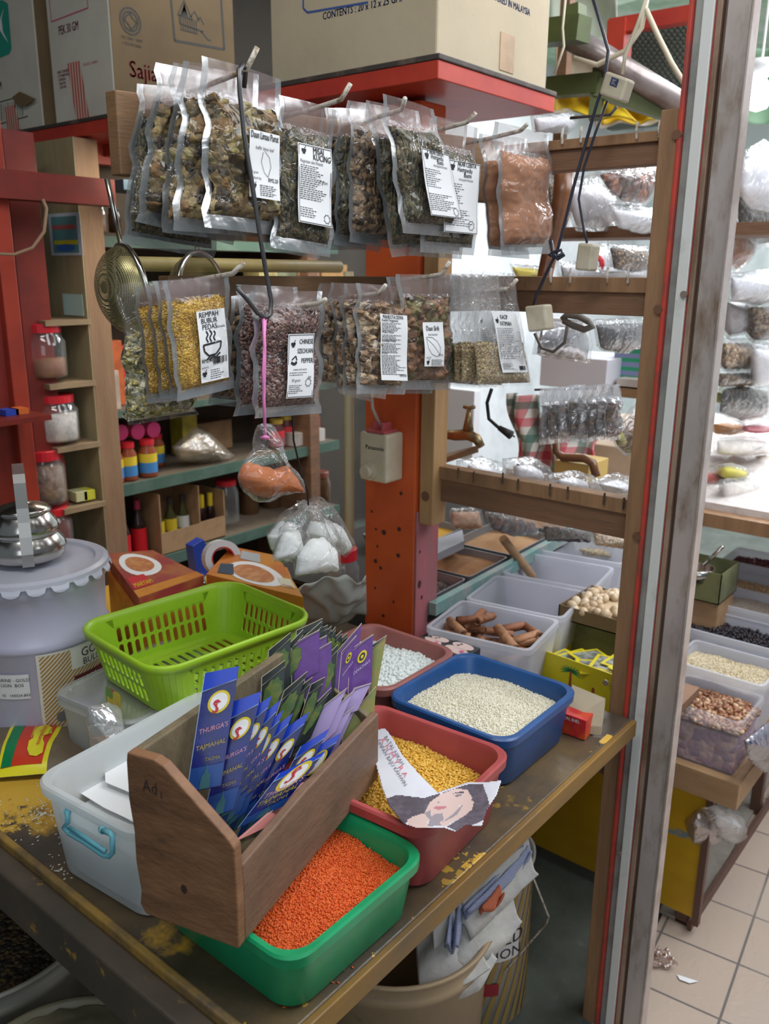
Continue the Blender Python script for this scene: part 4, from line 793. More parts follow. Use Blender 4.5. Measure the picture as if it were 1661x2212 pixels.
def sachet(cs, uv, kind, label, th=.0022, n=None, grp=SACH):
    """four photo corners TL TR BR BL on the leaning plane through box point uv"""
    n = n or nB; p0 = bp(uv[0], uv[1], .012); P = [on_plane(x, y, p0, n) for x, y in cs]
    # keep the foot inside the box
    lo = min((q-BO).z for q in P[2:])
    if lo < .012:
        for a, b in ((3, 0), (2, 1)):
            dz = P[a].z-(BO.z+.012)
            if dz < 0: f = (BO.z+.012-P[a].z)/(P[b].z-P[a].z); P[a] = P[a].lerp(P[b], f)
    body, flap = {'blue': (BLU, BLUF), 'black': (BLKS, BLKS), 'purple': (PUR, PUR), 'lav': (LAV, LAV), 'pink': (PNK, PNK), 'olive': (GREENG, BLKS), 'pblue': (BLU, BLUF)}[kind]
    o = thing('hair_dye_sachet', (P[2]+P[3])/2, label, 'sachet', grp)
    R = (P[1]-P[0]).normalized(); 
    def at(u, v, e=0.): return bil(P, u, v)+n*(th*.5*math.sin(math.pi*min(1, max(0, u)))+e+math.sin(v*3+u)*.0008)
    m = MB().grid(lambda u, v: at(u, v), 6, 8).grid(lambda u, v: at(1-u, v, -th), 6, 8)
    m.build('pouch', body, o, smooth=True)
    # folded top flap, worn edge line
    f = .13 if kind in ('blue', 'black', 'pblue') else .04
    skw = .05
    MB().grid(lambda u, v: at(u*1.0, -.004+(f+skw*(.5-u))*v, .0012+.0012*v), 5, 2).build('folded_flap', flap, o, smooth=True)
    t = MB(); eg = MB()
    def line(mb, a, b, w, e=.0028):
        A_, B_ = at(*a, e), at(*b, e); d = (B_-A_).normalized(); s_ = d.cross(n)*w*.5; mb.add([A_+s_, B_+s_, B_-s_, A_-s_], [(0, 1, 2, 3)])
    if kind in ('blue', 'pblue'): line(eg, (0, f+skw*.5), (1, f-skw*.5), .0007); line(eg, (.002, 0), (.002, .98), .0007)
    else: line(eg, (0, .0), (1, .0), .0010); line(eg, (.0, 0), (.0, .95), .0009); line(eg, (0, f+skw*.5), (1, f-skw*.5), .0006)
    eg.build('edge_line', flat('blue_edge_light', (.35, .5, .8)) if kind in ('blue', 'pblue') else SEDG, o)
    def disc(c, ru, rv, mat, nm, e, kk=20): 
        MB().add([at(c[0]+ru*math.cos(a*2*math.pi/kk), c[1]+rv*math.sin(a*2*math.pi/kk), e) for a in range(kk)], [tuple(range(kk))[::-1]]).build(nm, mat, o)
    wd = (P[1]-P[0]).length; hh = (P[3]-P[0]).length; k = wd/hh
    def word(s_, u, v, size, mat, nm, sk=0.):
        vs, fs = text_mesh(s_, 1); wmax = max(x.x for x in vs)
        MB().add([at(u+x.x*size*.9, v-x.y*size*k+sk*x.x*size, .0034) for x in vs], fs).build(nm, mat, o)
    if kind in ('blue', 'pblue'):
        disc((.56, .27), .33, .33*k, YEL, 'ring', .0026); disc((.56, .27), .26, .26*k, WHT, 'disc', .003); word('S', .38, .36, .55, REDI, 'emblem'); word('T', .40, .35, .42, REDI, 'emblem')
        word("THURGA'S", .10, .52, .20, flat('sachet_rose_text', (.65, .32, .40)), 'brand_lettering', -.03); word('TAJMAHAL', .08, .66, .20, flat('dull_gold', (.45, .35, .04)), 'name_lettering', -.03)
        word('TASMA', .40, .76, .16, flat('dim_gold', (.3, .25, .05)), 'name_lettering')
        MB().grid(lambda u, v: at(.02+.96*u, .80+.19*v, .0022), 4, 3).build('picture', TEA, o)
        MB().add([at(a, b, .003) for a, b in ((.35, .99), (.38, .88), (.45, .86), (.50, .78), (.56, .86), (.64, .88), (.66, .99))], [tuple(range(7))]).build('dome', flat('dome_teal', (.03, .12, .15)), o)
    elif kind == 'black':
        pts = []; 
        for a in range(18): pts.append((.5+.40*math.cos(a*.349)*(1+.16*(a % 2)), .42+.22*math.sin(a*.349)*(1+.2*(a % 2))))
        MB().add([at(min(.98, max(.1, a)), b, .003) for a, b in pts], [tuple(range(18))[::-1]]).build('splash', GRNB, o)
    elif kind == 'purple' and 'folded' not in label and 'tall thin' not in label:
        disc((.55, .30), .20, .20*k, YEL, 'ring', .0026); disc((.55, .30), .13, .13*k, BLKS, 'disc', .003); disc((.55, .30), .06, .06*k, YEL, 'disc', .0033); word("DEVATHA'S", .20, .56, .15, flat('pale_purple_text', (.6, .5, .75)), 'brand_lettering', -.06)
    return o
L1 = (-38, 262)
def two(tl, tr, d, dr=None): dr = dr or d; return [tl, tr, (tr[0]+dr[0], tr[1]+dr[1]), (tl[0]+d[0], tl[1]+d[1])]
ob = [((443, 1455), (516, 1440), (-39, 258)), ((498, 1518), (565, 1494), (-60, 255)), ((536, 1536), (587, 1503), (-78, 245)), ((553, 1556), (606, 1512), (-86, 240)), ((546, 1586), (612, 1534), (-80, 220)), ((578, 1583), (633, 1540), (-95, 230)), ((612, 1576), (668, 1538), (-105, 240)), ((650, 1612), (711, 1574), (-100, 190)), ((667, 1622), (737, 1583), (-100, 190)), ((604, 1670), (703, 1622), (-92, 120))]
ql = ['tallest blue sachet standing at the near left end with its full emblem showing', 'blue sachet second from the near end, leaning on the first', 'blue sachet third from the near end with half an emblem showing', 'blue sachet fourth from the near end, narrow edge view', 'blue sachet with rolled over bright blue flap in the middle of the row', 'blue sachet just right of the rolled flap one', 'blue sachet with clear plastic tip in front of the black sachets', 'higher of two narrow blue sachets right of the box middle', 'lower of two narrow blue sachets right of the box middle', 'nearest wide blue sachet with violet tinted face by the front board']
for i, (tl, tr, d) in enumerate(ob):
    sachet(two(tl, tr, d), (.012+.024*i if i < 9 else .10, .05 if i < 7 else .03), 'blue', ql[i])
sachet([(655, 1690), (738, 1672), (630, 1760), (508, 1818)], (.10, .018), 'pink', 'pink and orange sachet lying against the front board of the wooden box', n=(-E2*.93-E1*.05+E3*.35).normalized())
bl = [((580, 1405), (628, 1366), (-2, 120)), ((608, 1408), (655, 1360), (0, 110)), ((618, 1410), (695, 1342), (0, 110)), ((566, 1462), (616, 1426), (-6, 130)), ((640, 1362), (697, 1336), (0, 90)), ((660, 1372), (708, 1350), (0, 80)), ((690, 1378), (716, 1352), (0, 80)), ((700, 1385), (725, 1354), (0, 70)), ((706, 1392), (738, 1362), (0, 70)), ((712, 1398), (750, 1368), (0, 70)), ((614, 1492), (664, 1450), (-50, 150)), ((645, 1486), (675, 1462), (-50, 140)), ((672, 1478), (702, 1462), (-45, 140)), ((682, 1438), (730, 1392), (-10, 120)), ((708, 1440), (728, 1408), (-8, 120)), ((668, 1532), (716, 1485), (-45, 110))]
qb = ['black sachet with green splash at the far left of the back row', 'black sachet second along the back row', 'tall black sachet standing highest in the back row', 'black sachet with big green splash just above the blue ones', 'black sachet edge behind the folded purple ones', 'worn black sachet right behind the folded purple ones', 'thin black sachet edge fourth from the right at the back', 'thin black sachet edge third from the right at the back', 'thin black sachet edge second from the right at the back', 'thin black sachet edge first from the right at the back', 'black sachet with curved flap in the centre of the box', 'black sachet with reddish picture in the centre of the box', 'black sachet with square flap right of the centre', 'black sachet with yellow inner edge right of the folded purple ones', 'narrow black sachet beside the tall purple ones', 'grey edged black sachet with broad flap in front of the lavender ones']
ub = [(.23, .10), (.25, .10), (.27, .10), (.17, .085), (.29, .10), (.30, .10), (.31, .10), (.32, .10), (.325, .10), (.33, .10), (.18, .07), (.195, .07), (.21, .07), (.27, .08), (.28, .075), (.22, .06)]
for i, (tl, tr, d) in enumerate(bl): sachet(two(tl, tr, d), ub[i], 'black', qb[i])
pu = [((630, 1392), (690, 1360), (0, 90)), ((645, 1402), (706, 1372), (0, 90)), ((658, 1420), (716, 1385), (0, 110)), ((729, 1406), (781, 1346), (-10, 100)), ((738, 1408), (770, 1372), (-10, 110)), ((755, 1404), (806, 1370), (-4, 110))]
qp = ['purple sachet with bent down top, rearmost of the folded three', 'purple sachet with bent down top, middle of the folded three', 'purple sachet with bent down top, foremost of the folded three', 'tall thin purple sachet edge rising highest on the right', 'purple sachet just left of the Devathas one', "purple sachet reading Devatha's with round yellow seal"]
up_ = [(.255, .09), (.26, .088), (.262, .086), (.29, .06), (.292, .055), (.30, .045)]
for i, (tl, tr, d) in enumerate(pu): sachet(two(tl, tr, d), up_[i], 'purple', qp[i])
for i, (tl, tr, d, q) in enumerate((((672, 1545), (750, 1485), (-40, 90), 'lavender sachet edge leftmost of the pale group'), ((690, 1560), (765, 1490), (-40, 90), 'lavender sachet second of the pale group'), ((710, 1568), (765, 1525), (-40, 80), 'mauve sachet folded forward in the pale group'), ((765, 1486), (802, 1475), (-30, 60), 'lavender sachet with curled white flap below the Devathas one'), ((730, 1575), (768, 1530), (-40, 90), 'lavender sachet edge nearest the front board'))):
    sachet(two(tl, tr, d), (.25+.01*i, .04-.004*i), 'lav', q)
sachet([(802, 1394), (835, 1372), (808, 1520), (795, 1530)], (.325, .05), 'olive', 'black topped green sachet at the far right corner of the box')
sachet([(745, 1560), (812, 1482), (808, 1545), (735, 1630)], (.30, .03), 'olive', 'olive sachet with white flowers leaning on the front board')
# ================================================================= TRANSLUCENT TUB
MILK = PM('milky_tub_plastic', (.62, .68, .70), .35, 0, (.55, .62, .64), 6, (.3, .7), sub=.0)
mt = bpy.data.materials.new('translucent_tub'); nt, N, L = nodes(mt); b = N['Principled BSDF']; b.inputs['Base Color'].default_value = (.90, .92, .92, 1); b.inputs['Roughness'].default_value = .3
tl_ = N.new('ShaderNodeBsdfTranslucent'); tl_.inputs[0].default_value = (.86, .89, .90, 1); ms = N.new('ShaderNodeMixShader'); ms.inputs[0].default_value = .42; L.new(b.outputs[0], ms.inputs[1]); L.new(tl_.outputs[0], ms.inputs[2])
tr_ = N.new('ShaderNodeBsdfTransparent'); tr_.inputs[0].default_value = (.85, .9, .92, 1); m2 = N.new('ShaderNodeMixShader'); m2.inputs[0].default_value = .34; L.new(ms.outputs[0], m2.inputs[1]); L.new(tr_.outputs[0], m2.inputs[2]); L.new(m2.outputs[0], N['Material Output'].inputs[0])
TUBM = mt
tub = tray(.665, .925, .7815, .930, .330, .225, .09, TUBM, 'storage_tub', 'milky translucent plastic tub with light blue handle beside the wooden box', r=.035, taper=.86, lip=.012, cat='tub')
CYAN = PM('cyan_handle', (.16, .48, .58), .4)
hd = MB(); 
def hx(y, z, o=.0): p = PX(y, z, .515-o); return p
q = [(146, 1752), (146, 1778), (138, 1787), (150, 1800), (185, 1820), (225, 1848), (236, 1850), (243, 1842), (243, 1806), (238, 1800), (222, 1794)]
hd.tube([PX(x, y, .500) for x, y in q], .0036, 7); hd.tube([PX(x, y, .500) for x, y in ((150, 1788), (185, 1810), (228, 1838))], .003, 6); hd.tube([PX(146, 1752, .500), PX(149, 1750, .515)], .005, 7); hd.tube([PX(222, 1794, .500), PX(220, 1790, .515)], .005, 7)
hd.build('handle', CYAN, tub, smooth=True)
pa = MB()
def sheetf(cs, z, zz=0): return [PZ(x, y, z) for x, y in cs]
for k, (cs, z, nm) in enumerate((([(225, 1648), (330, 1590), (410, 1560), (430, 1660), (300, 1720), (228, 1690)], .885, 'white paper sheet standing at the back inside the tub'), ([(160, 1705), (285, 1660), (420, 1640), (400, 1770), (300, 1780), (225, 1745)], .875, 'white paper sheet lying on top inside the tub'), ([(175, 1712), (280, 1680), (400, 1690), (380, 1790), (285, 1775)], .868, 'lower white paper sheet inside the tub'))):
    m = MB(); P = sheetf(cs, z); n_ = len(P); m.add(P, [tuple(range(n_))]); solo(m, 'paper_sheet', WHT, nm, 'paper', solid=.001, group='papers in the tub')
st_ = rrect(.665, .925, .79, .25, .15, .03, .09); MB().loft([rrect(.665, .925, z, .275, .175, .03, .09) for z in (.789, .865)], 0).build('paper_stack', WHT, None, label='stack of white paper filling the bottom of the milky tub', cat='paper')
# ================================================================= LIDDED CLEAR CONTAINER under the basket
cc = tray(.815, 1.20, .7815, .898, .27, .20, .12, TUBM, 'food_container', 'clear lidded container with a cloudy rim under the green basket', r=.03, taper=.88, lip=.008, cat='container')
MB().loft([rrect(.815, 1.20, z, .272-d, .202-d, .03, .12) for z, d in ((.896, 0), (.902, .004), (.902, .03), (.899, .034))], 0, (True, True)).build('lid', FILM('cloudy_lid', (.6, .62, .62), base=.45, rough=.2, bscale=8, bump=.2, fres=.3), cc)
P = [PX(x, y, .688) for x, y in ((228, 1482), (262, 1500), (262, 1560), (230, 1530))]; MB().add(P, [(0, 1, 2, 3)]).build('printed_label', SPECK('bright_print', [(.7, .1, .15), (.75, .6, .1), (.7, .7, .6), (.2, .4, .1)], 60, bump=0), cc)
bag('crumpled_bag', [(190, 1528), (235, 1517), (262, 1530), (268, 1580), (255, 1625), (235, 1650), (205, 1655), (196, 1600), (188, 1560)], 1.06, .03, FILM('milky_bag', (.75, .78, .8), base=.5, rough=.2, bscale=25, bump=.9, fres=.3), PM('peanut_bits', (.5, .3, .17), .7, 0, (.6, .5, .42), 60), [(210, 1600), (235, 1590), (240, 1610), (222, 1625), (206, 1625)], 'small crumpled milky plastic bag between the pail and the tub', 'bag', seed=5)
# ================================================================= GREEN BASKET
bk_ = thing('plastic_basket', (.90, 1.17, .90), 'lime green plastic basket with slotted sides standing behind the wooden box', 'basket')
LIME = PM('lime_plastic', (.36, .60, .025), .38, 0, (.30, .52, .02), 6, (.35, .7), col3=(.24, .28, .04), scale3=9, thr3=(.66, .85))
BC = [PZ(183, 1345, 1.0), PZ(505, 1250, 1.0), PZ(652, 1332, 1.0), PZ(335, 1452, 1.0)]
bcx, bcy = .892, 1.155; byaw = math.atan2((BC[1]-BC[0]).y, (BC[1]-BC[0]).x)
bsx, bsy = .325, .262; bz0, bz1 = .904, 1.0
def bring(z, k): return rrect(bcx, bcy, z, bsx*k, bsy*k, .05*k, byaw, 8)
def slot_panel(mb, O, U, V, wu, wv, nu, nv, fu=.5, fv=.74):
    """perforated panel: nu x nv cells each with a rounded slot"""
    nm = U.cross(V).normalized()
    for j in range(nv):
        for i in range(nu):
            c = O+U*(wu*(i+.5)/nu)+V*(wv*(j+.5)/nv); a, b_ = wu/nu/2, wv/nv/2; r = a*fu; h_ = b_*fv-r
            inn = [(r*math.cos(t), r*math.sin(t)+(h_ if math.sin(t) >= 0 else -h_)) for t in [math.pi*2*q/16+.0001 for q in range(16)]]
            out = []
            for x, y in inn:
                t = math.atan2(y/b_, x/a); s_ = max(abs(math.cos(t)), abs(math.sin(t))); out.append((a*math.cos(t)/s_, b_*math.sin(t)/s_))
            k = len(mb.v); mb.v += [tuple(c+U*x+V*y) for x, y in inn]+[tuple(c+U*x+V*y) for x, y in out]
            for q in range(16): mb.f.append((k+q, k+(q+1) % 16, k+16+(q+1) % 16, k+16+q)); mb.m.append(0)
            # corners
            for sx_, sy_ in ((1, 1), (-1, 1), (-1, -1), (1, -1)):
                best = min(range(16), key=lambda q: (out[q][0]-sx_*a)**2+(out[q][1]-sy_*b_)**2)
                cv = c+U*(sx_*a)+V*(sy_*b_); kk = len(mb.v); mb.v.append(tuple(cv))
                p_, n2 = (best-1) % 16, (best+1) % 16
                for w1, w2 in ((p_, best), (best, n2)): mb.f.append((k+16+w1, k+16+w2, kk)); mb.m.append(0)
m = MB(); kt = .985; kb_ = .86; R0, R1 = bring(bz0, kb_), bring(bz1-.012, kt)
# straight sides are between corner groups of 9 points
n9 = 9
for g in range(4):
    i0 = g*n9+8; i1 = ((g+1) % 4)*n9
    a0, a1, b0, b1 = R0[i0], R0[i1], R1[i0], R1[i1]
    U = (a1-a0); V = ((b0+b1)/2-(a0+a1)/2); wu, wv = U.length, V.length; U = U.normalized(); V = V.normalized()
    long_ = wu > .18; nu = 12 if long_ else 9
    mz = .10
    O = a0+V*(wv*.10); slot_panel(m, O, U, V, wu, wv*.72, nu, 2, .60, .86)
    # top band and bottom band
    m.add([a0, a1, a1+V*(wv*.10), a0+V*(wv*.10)], [(0, 1, 2, 3)]); m.add([a0+V*(wv*.80), a1+V*(wv*.80), b1, b0], [(0, 1, 2, 3)])
    # side gussets (taper)
    m.add([a1, a1+V*wv, b1], [(0, 1, 2)]); m.add([a0, b0, a0+V*wv], [(0, 1, 2)])
    # corner
    for q in range(8):
        j = ((g+1) % 4)*n9+q; m.add([R0[j], R0[j+1], R1[j+1], R1[j]], [(0, 1, 2, 3)])
m.build('slotted_wall', LIME, bk_, solid=.0024)
m = MB(); m.loft([bring(bz1-.014, kt+.004), bring(bz1-.016, 1.03), bring(bz1-.004, 1.045), bring(bz1, 1.03), bring(bz1-.001, 1.0), bring(bz1-.012, kt-.002)], 0, (False, False)).build('rim', LIME, bk_, smooth=True)
m = MB(); c_, s_ = math.cos(byaw), math.sin(byaw); U = Vector((c_, s_, 0)); V = Vector((-s_, c_, 0)); O = Vector((bcx, bcy, bz0))-U*(bsx*kb_*.5-.03)-V*(bsy*kb_*.5-.03)
slot_panel(m, O, U, V, bsx*kb_-.06, bsy*kb_-.06, 13, 3, .5, .74)
inner = [O, O+U*(bsx*kb_-.06), O+U*(bsx*kb_-.06)+V*(bsy*kb_-.06), O+V*(bsy*kb_-.06)]; 
# frame round the slotted floor
L0 = R0; cen = Vector((bcx, bcy, bz0))
def near_rect(p):
    d = p-cen; a, b_ = d.dot(U), d.dot(V); hw, hv = (bsx*kb_-.06)/2, (bsy*kb_-.06)/2; return cen+U*max(-hw, min(hw, a))+V*max(-hv, min(hv, b_))
for i in range(len(L0)):
    j = (i+1) % len(L0); m.add([L0[i], L0[j], near_rect(L0[j]), near_rect(L0[i])], [(0, 1, 2, 3)])
m.build('slotted_floor', LIME, bk_, solid=.0024)
m = MB()
for su in (-1, 1):
    for sv in (-1, 1): c = cen+U*su*(bsx*.36)+V*sv*(bsy*.34); m.loft([rrect(c.x, c.y, z, .035, .035, .012, byaw, 4) for z in (bz0-.001, .902)])
m.build('feet', LIME, bk_)
# ================================================================= PAIL + KETTLE
PCX, PCY, PR = .745, 1.452, .136; PZT = 1.085
pail = thing('paint_pail', (PCX, PCY, .7815), 'lavender white metal pail with crimped lid and gold striped label', 'pail')
LAVP = PM('lavender_enamel', (.52, .52, .66), .28, 0, (.46, .47, .62), 3, (.35, .7)); 
MB().lathe([(0, .7815), (PR-.010, .7815), (PR-.008, .79), (PR-.008, .95), (PR-.002, .957), (PR-.008, .964), (PR-.005, PZT-.035), (PR, PZT-.030), (PR, PZT-.012)], (PCX, PCY, 0), 64).build('pail_body', LAVP, pail, smooth=True)
m = MB(); m.lathe([(0, PZT-.006), (PR-.022, PZT-.006), (PR-.018, PZT-.001), (PR-.004, PZT), (PR+.004, PZT-.004), (PR+.005, PZT-.012)], (PCX, PCY, 0), 64)
nT = 22
for i in range(nT):
    a0 = 2*math.pi*i/nT; w = 2*math.pi/nT*.42; pts = []
    for q in range(9):
        t = -1+2*q/8; a = a0+w*t; z = PZT-.010-.013*math.sqrt(max(0, 1-t*t)); r = PR+.005+(.004 if abs(t) < .9 else 0); pts.append(Vector((PCX+r*math.cos(a), PCY+r*math.sin(a), z)))
    m.add(pts, [tuple(range(9))])
m.build('crimped_lid', PM('lid_enamel', (.56, .58, .68), .3, 0, (.50, .52, .63), 4), pail, smooth=False)
def cyl_patch(a0, a1, z0, z1, r, nu=16, nv=1): return MB().grid(lambda u, v: Vector((PCX+r*math.cos(a0+(a1-a0)*u), PCY+r*math.sin(a0+(a1-a0)*u), z0+(z1-z0)*v)), nu, nv)
aF = math.atan2(-PCY, -PCX)   # towards the camera
def ang(px, py, z=.9):
    p = PZ(px, py, z)
    best = min((abs(_prj(Vector((PCX+PR*math.cos(a), PCY+PR*math.sin(a), z)))[0]-px), a) for a in [aF+q*.01 for q in range(-157, 158)]); return best[1]
def _prj(p):
    c = RW.T @ (np.array(p)-EYE); return CX+F*c[0]/-c[2], CY-F*c[1]/-c[2]
aL, aR = ang(82, 1480), ang(226, 1480)
cyl_patch(aL, aR, .80, .948, PR-.0065).build('striped_label', flat('label_cream', (.66, .64, .57)), pail)
m = MB(); nc = 60; rr = PR-.0061
for k in range(-30, 60):
    for i in range(nc):
        a0, a1 = aL+.04+(aR-aL-.04)*i/nc, aL+.04+(aR-aL-.04)*(i+1)/nc; zs_ = [.80+k*.0078+(a-aL)*PR*.85-.12 for a in (a0, a1)]
        q = [(a0, zs_[0]), (a1, zs_[1]), (a1, zs_[1]+.0042), (a0, zs_[0]+.0042)]; q = [(a, min(.944, max(.804, z))) for a, z in q]
        if q[0][1] >= q[3][1]-1e-5 and q[1][1] >= q[2][1]-1e-5: continue
        m.add([Vector((PCX+rr*math.cos(a), PCY+rr*math.sin(a), z)) for a, z in q], [(0, 1, 2, 3)])
m.build('gold_stripes', flat('gold_print', (.36, .20, .04)), pail)
aB = ang(160, 1400); cyl_patch(aB, aR, .905, .946, PR-.0058).build('label_panel', flat('pale_label', (.66, .66, .60)), pail)
cyl_patch(ang(163, 1450), aR, .872, .892, PR-.0056).build('maroon_band', flat('maroon', (.14, .02, .025)), pail)
def cyl_text(s_, a_, z, size, mat, nm, r=PR-.005):
    vs, fs = text_mesh(s_, 1); MB().add([Vector((PCX+r*math.cos(a_+x.x*size/r), PCY+r*math.sin(a_+x.x*size/r), z+x.y*size)) for x in vs], fs).build(nm, mat, pail)
cyl_text('GOLD', ang(182, 1390), .924, .024, BLK, 'lettering'); cyl_text('BULLION', ang(184, 1415), .908, .018, BLK, 'lettering'); cyl_text('BOS', ang(188, 1440), .876, .014, WHT, 'lettering')
a0_ = ang(18, 1490); cyl_patch(ang(-20, 1480), ang(62, 1480), .868, .915, PR-.006).build('white_label', flat('pail_white_label', (.70, .72, .74)), pail)
cyl_text('ARINE - GOLD', ang(-8, 1460), .902, .0085, BLK, 'lettering'); cyl_text('LION  BOS', ang(-2, 1470), .892, .0085, BLK, 'lettering'); cyl_text('15   143024-893', ang(-2, 1500), .873, .0075, BLK, 'lettering')
m = MB(); ac = ang(128, 1530); rr = PR-.005
m.add([Vector((PCX+rr*math.cos(ac+.010/rr*math.cos(t*.3927)), PCY+rr*math.sin(ac+.010/rr*math.cos(t*.3927)), .822+.010*math.sin(t*.3927))) for t in range(16)], [tuple(range(16))]); m.build('round_seal', flat('seal_dark', (.15, .15, .15)), pail)
# kettle : squat steel pot with strap handle
kp = PZ(62, 1242, PZT-.006); KX, KY = .665, 1.46; KZ = PZT+.0003
kp = PZ(60, 1205, KZ); KX, KY = kp.x, kp.y
ke = thing('steel_kettle', (KX, KY, KZ), 'small polished steel pot with flat strap handle on the pail lid', 'pot')
CHR = PM('polished_steel', (.62, .60, .56), .2, 1.0, (.50, .48, .45), 5)
MB().lathe([(0, KZ+.001), (.052, KZ+.001), (.066, KZ+.008), (.071, KZ+.022), (.067, KZ+.036), (.058, KZ+.047), (.056, KZ+.050), (.060, KZ+.054), (.058, KZ+.068), (.046, KZ+.086), (.043, KZ+.090)], (KX, KY, 0), 48).build('pot_body', CHR, ke, smooth=True)
MB().lathe([(.046, KZ+.088), (.050, KZ+.091), (.044, KZ+.098), (.020, KZ+.106), (.008, KZ+.108), (.006, KZ+.114), (.010, KZ+.120), (.006, KZ+.126), (0, KZ+.127)], (KX, KY, 0), 40).build('pot_lid', CHR, ke, smooth=True)
dv = Vector((-KX, -KY, 0)).normalized(); sd = Vector((-dv.y, dv.x, 0)); c0 = Vector((KX, KY, 0))
q = [(.074, .006), (.078, .03), (.072, .06), (.064, .085), (.060, .11), (.058, .155), (.045, .168), (0, .172), (-.045, .168), (-.058, .155), (-.06, .11), (-.072, .05)]
m = MB(); 
for off in (0, -.002): m.add([c0+dv*(a+off)+sd*s2*.010+Vector((0, 0, KZ+b)) for a, b in q for s2 in (-1, 1)], [(2*i, 2*i+1, 2*i+3, 2*i+2) for i in range(len(q)-1)])
m.build('strap_handle', PM('brushed_strap', (.42, .41, .40), .4, .8), ke, smooth=False, solid=.0015)
# ================================================================= FLOUR PACKET with cartoon-free label, loose boxes, bag, jar
pkf = thing('powder_packet', PZ(90, 1640, .79), 'flat packet of brown powder with red, yellow and green label by the pail', 'packet')
BRP = PM('brown_flour', (.17, .13, .085), .6, 0, (.14, .105, .065), 9)
Q = [PZ(-60, 1565, .81), PZ(200, 1562, .81), PZ(195, 1650, .805), PZ(-60, 1672, .80)]
def pil(u, v, e=0.): return bil(Q, u, v)+Vector((0, 0, .022*(math.sin(math.pi*u)*math.sin(math.pi*v))**.4-.012+e+noise.noise(Vector((u*5, v*4, 2)))*.004))
MB().grid(lambda u, v: pil(u, v), 20, 12).grid(lambda u, v: bil(Q, 1-u, v)+Vector((0, 0, -.012-.01*(math.sin(math.pi*u)*math.sin(math.pi*v))**.4)), 12, 8).build('pouch', BRP, pkf, smooth=True)
LAYR = {}
def patch_px(poly, mat, nm, e, par, f=None):
    """flat print laid on the packet; poly in photo pixels, resampled on the pillow"""
    P_ = []
    for x, y in poly:
        # invert bilinear roughly
        best = None
        for a in range(0, 61):
            for b2_ in range(0, 31):
                pp = pil(a/60, b2_/30); X_, Y_ = _prj(pp); d = (X_-x)**2+(Y_-y)**2
                if best is None or d < best[0]: best = (d, a/60, b2_/30)
        P_.append(pil(best[1], best[2], e))
    MB().add(P_, [tuple(range(len(P_)))]).build(nm, mat, par, solid=.0008)
# label strips run across the packet : u ranges, so they follow the pillow
def strip_uv(u0, u1, v0, v1, sk, mat, nm, e): MB().grid(lambda u, v: pil(u0+(u1-u0)*u-sk*v, v0+(v1-v0)*v, e), 6, 12).build(nm, mat, pkf, smooth=True)
YL = flat('label_yellow', (.75, .68, .02), .3); RD = flat('label_red', (.60, .05, .02), .3); GN = flat('label_green', (.01, .20, .07), .3)
strip_uv(.34, .76, .0, 1.0, .14, YL, 'label_yellow_border', .0010); strip_uv(.37, .72, .02, .93, .135, RD, 'label_red_panel', .0016); strip_uv(.37, .46, .02, .93, .135, GN, 'label_green_panel', .0022)
bl_ = [(.575, .12), (.62, .10), (.66, .18), (.655, .34), (.60, .40), (.585, .52), (.60, .62), (.585, .78), (.53, .84), (.475, .82), (.455, .70), (.47, .55), (.505, .48), (.51, .32), (.535, .2)]
cxb, cyb = sum(a for a, b in bl_)/15, sum(b for a, b in bl_)/15
m = MB(); m.add([pil(cxb, cyb, .004)]+[pil(a+.01, b, .0035) for a, b in bl_], [(0, 1+(i+1) % 15, 1+i) for i in range(15)]); m.build('yellow_blob', YL, pkf)
def uvtext(s_, u, v, su, sv, mat, nm, e=.0045):
    vs, fs = text_mesh(s_, 1); MB().add([pil(u+x.y*su-.13*(v+x.x*sv)+.06, v+x.x*sv, e) for x in vs], fs).build(nm, mat, pkf)
uvtext('Jelajislama', .565, .14, .055, .125, RD, 'lettering'); uvtext('SERBUK', .625, .2, .022, .05, GN, 'lettering'); uvtext('\u0b8e\u0b9a\u0b9f' if False else 'eeoeeo', .495, .12, .03, .12, YL, 'lettering')
# open ready-meal boxes behind the basket
def slab(name, cs, z, T, mats, label, cat, prints=(), tilt=None):
    P_ = [PZ(x, y, z+(tilt[i] if tilt else 0)) for i, (x, y) in enumerate(cs)]; c = sum(P_, Vector())/4
    o = thing(name, (c.x, c.y, min(p.z for p in P_)-T), label, cat)
    MB().prism(P_, (0, 0, -T)).build('carton', mats, o, bevel=.001)
    for nm, poly, mat, e in prints:
        MB().add([bil([P_[0], P_[1], P_[2], P_[3]], u, v)+Vector((0, 0, e)) for u, v in poly], [tuple(range(len(poly)))]).build(nm, mat, o)
    return o, P_
ell = lambda cx_, cy_, a, b_, n=20: [(cx_+a*math.cos(2*math.pi*i/n), cy_+b_*math.sin(2*math.pi*i/n)) for i in range(n)]
DRD = PM('meal_box_red', (.34, .05, .05), .45, 0, (.42, .14, .05), 12); ORG = PM('meal_box_orange', (.62, .25, .03), .45, 0, (.55, .16, .02), 10); CUR = PM('curry_print', (.50, .17, .06), .5, 0, (.62, .30, .12), 50)
o, P_ = slab('meal_box', [(228, 1196), (330, 1188), (440, 1243), (300, 1292)], .96, .03, DRD, 'dark red ready meal carton with a plate of noodles printed on it', 'box',
     [('plate', ell(.42, .36, .33, .30), WHT, .0006), ('food', ell(.42, .36, .23, .20), CUR, .0011), ('orange_band', [(0, .86), (1, .86), (1, 1), (0, 1)], ORG, .0007), ('name_panel', [(.03, .60), (.32, .60), (.32, .84), (.03, .84)], REDI, .0009)])
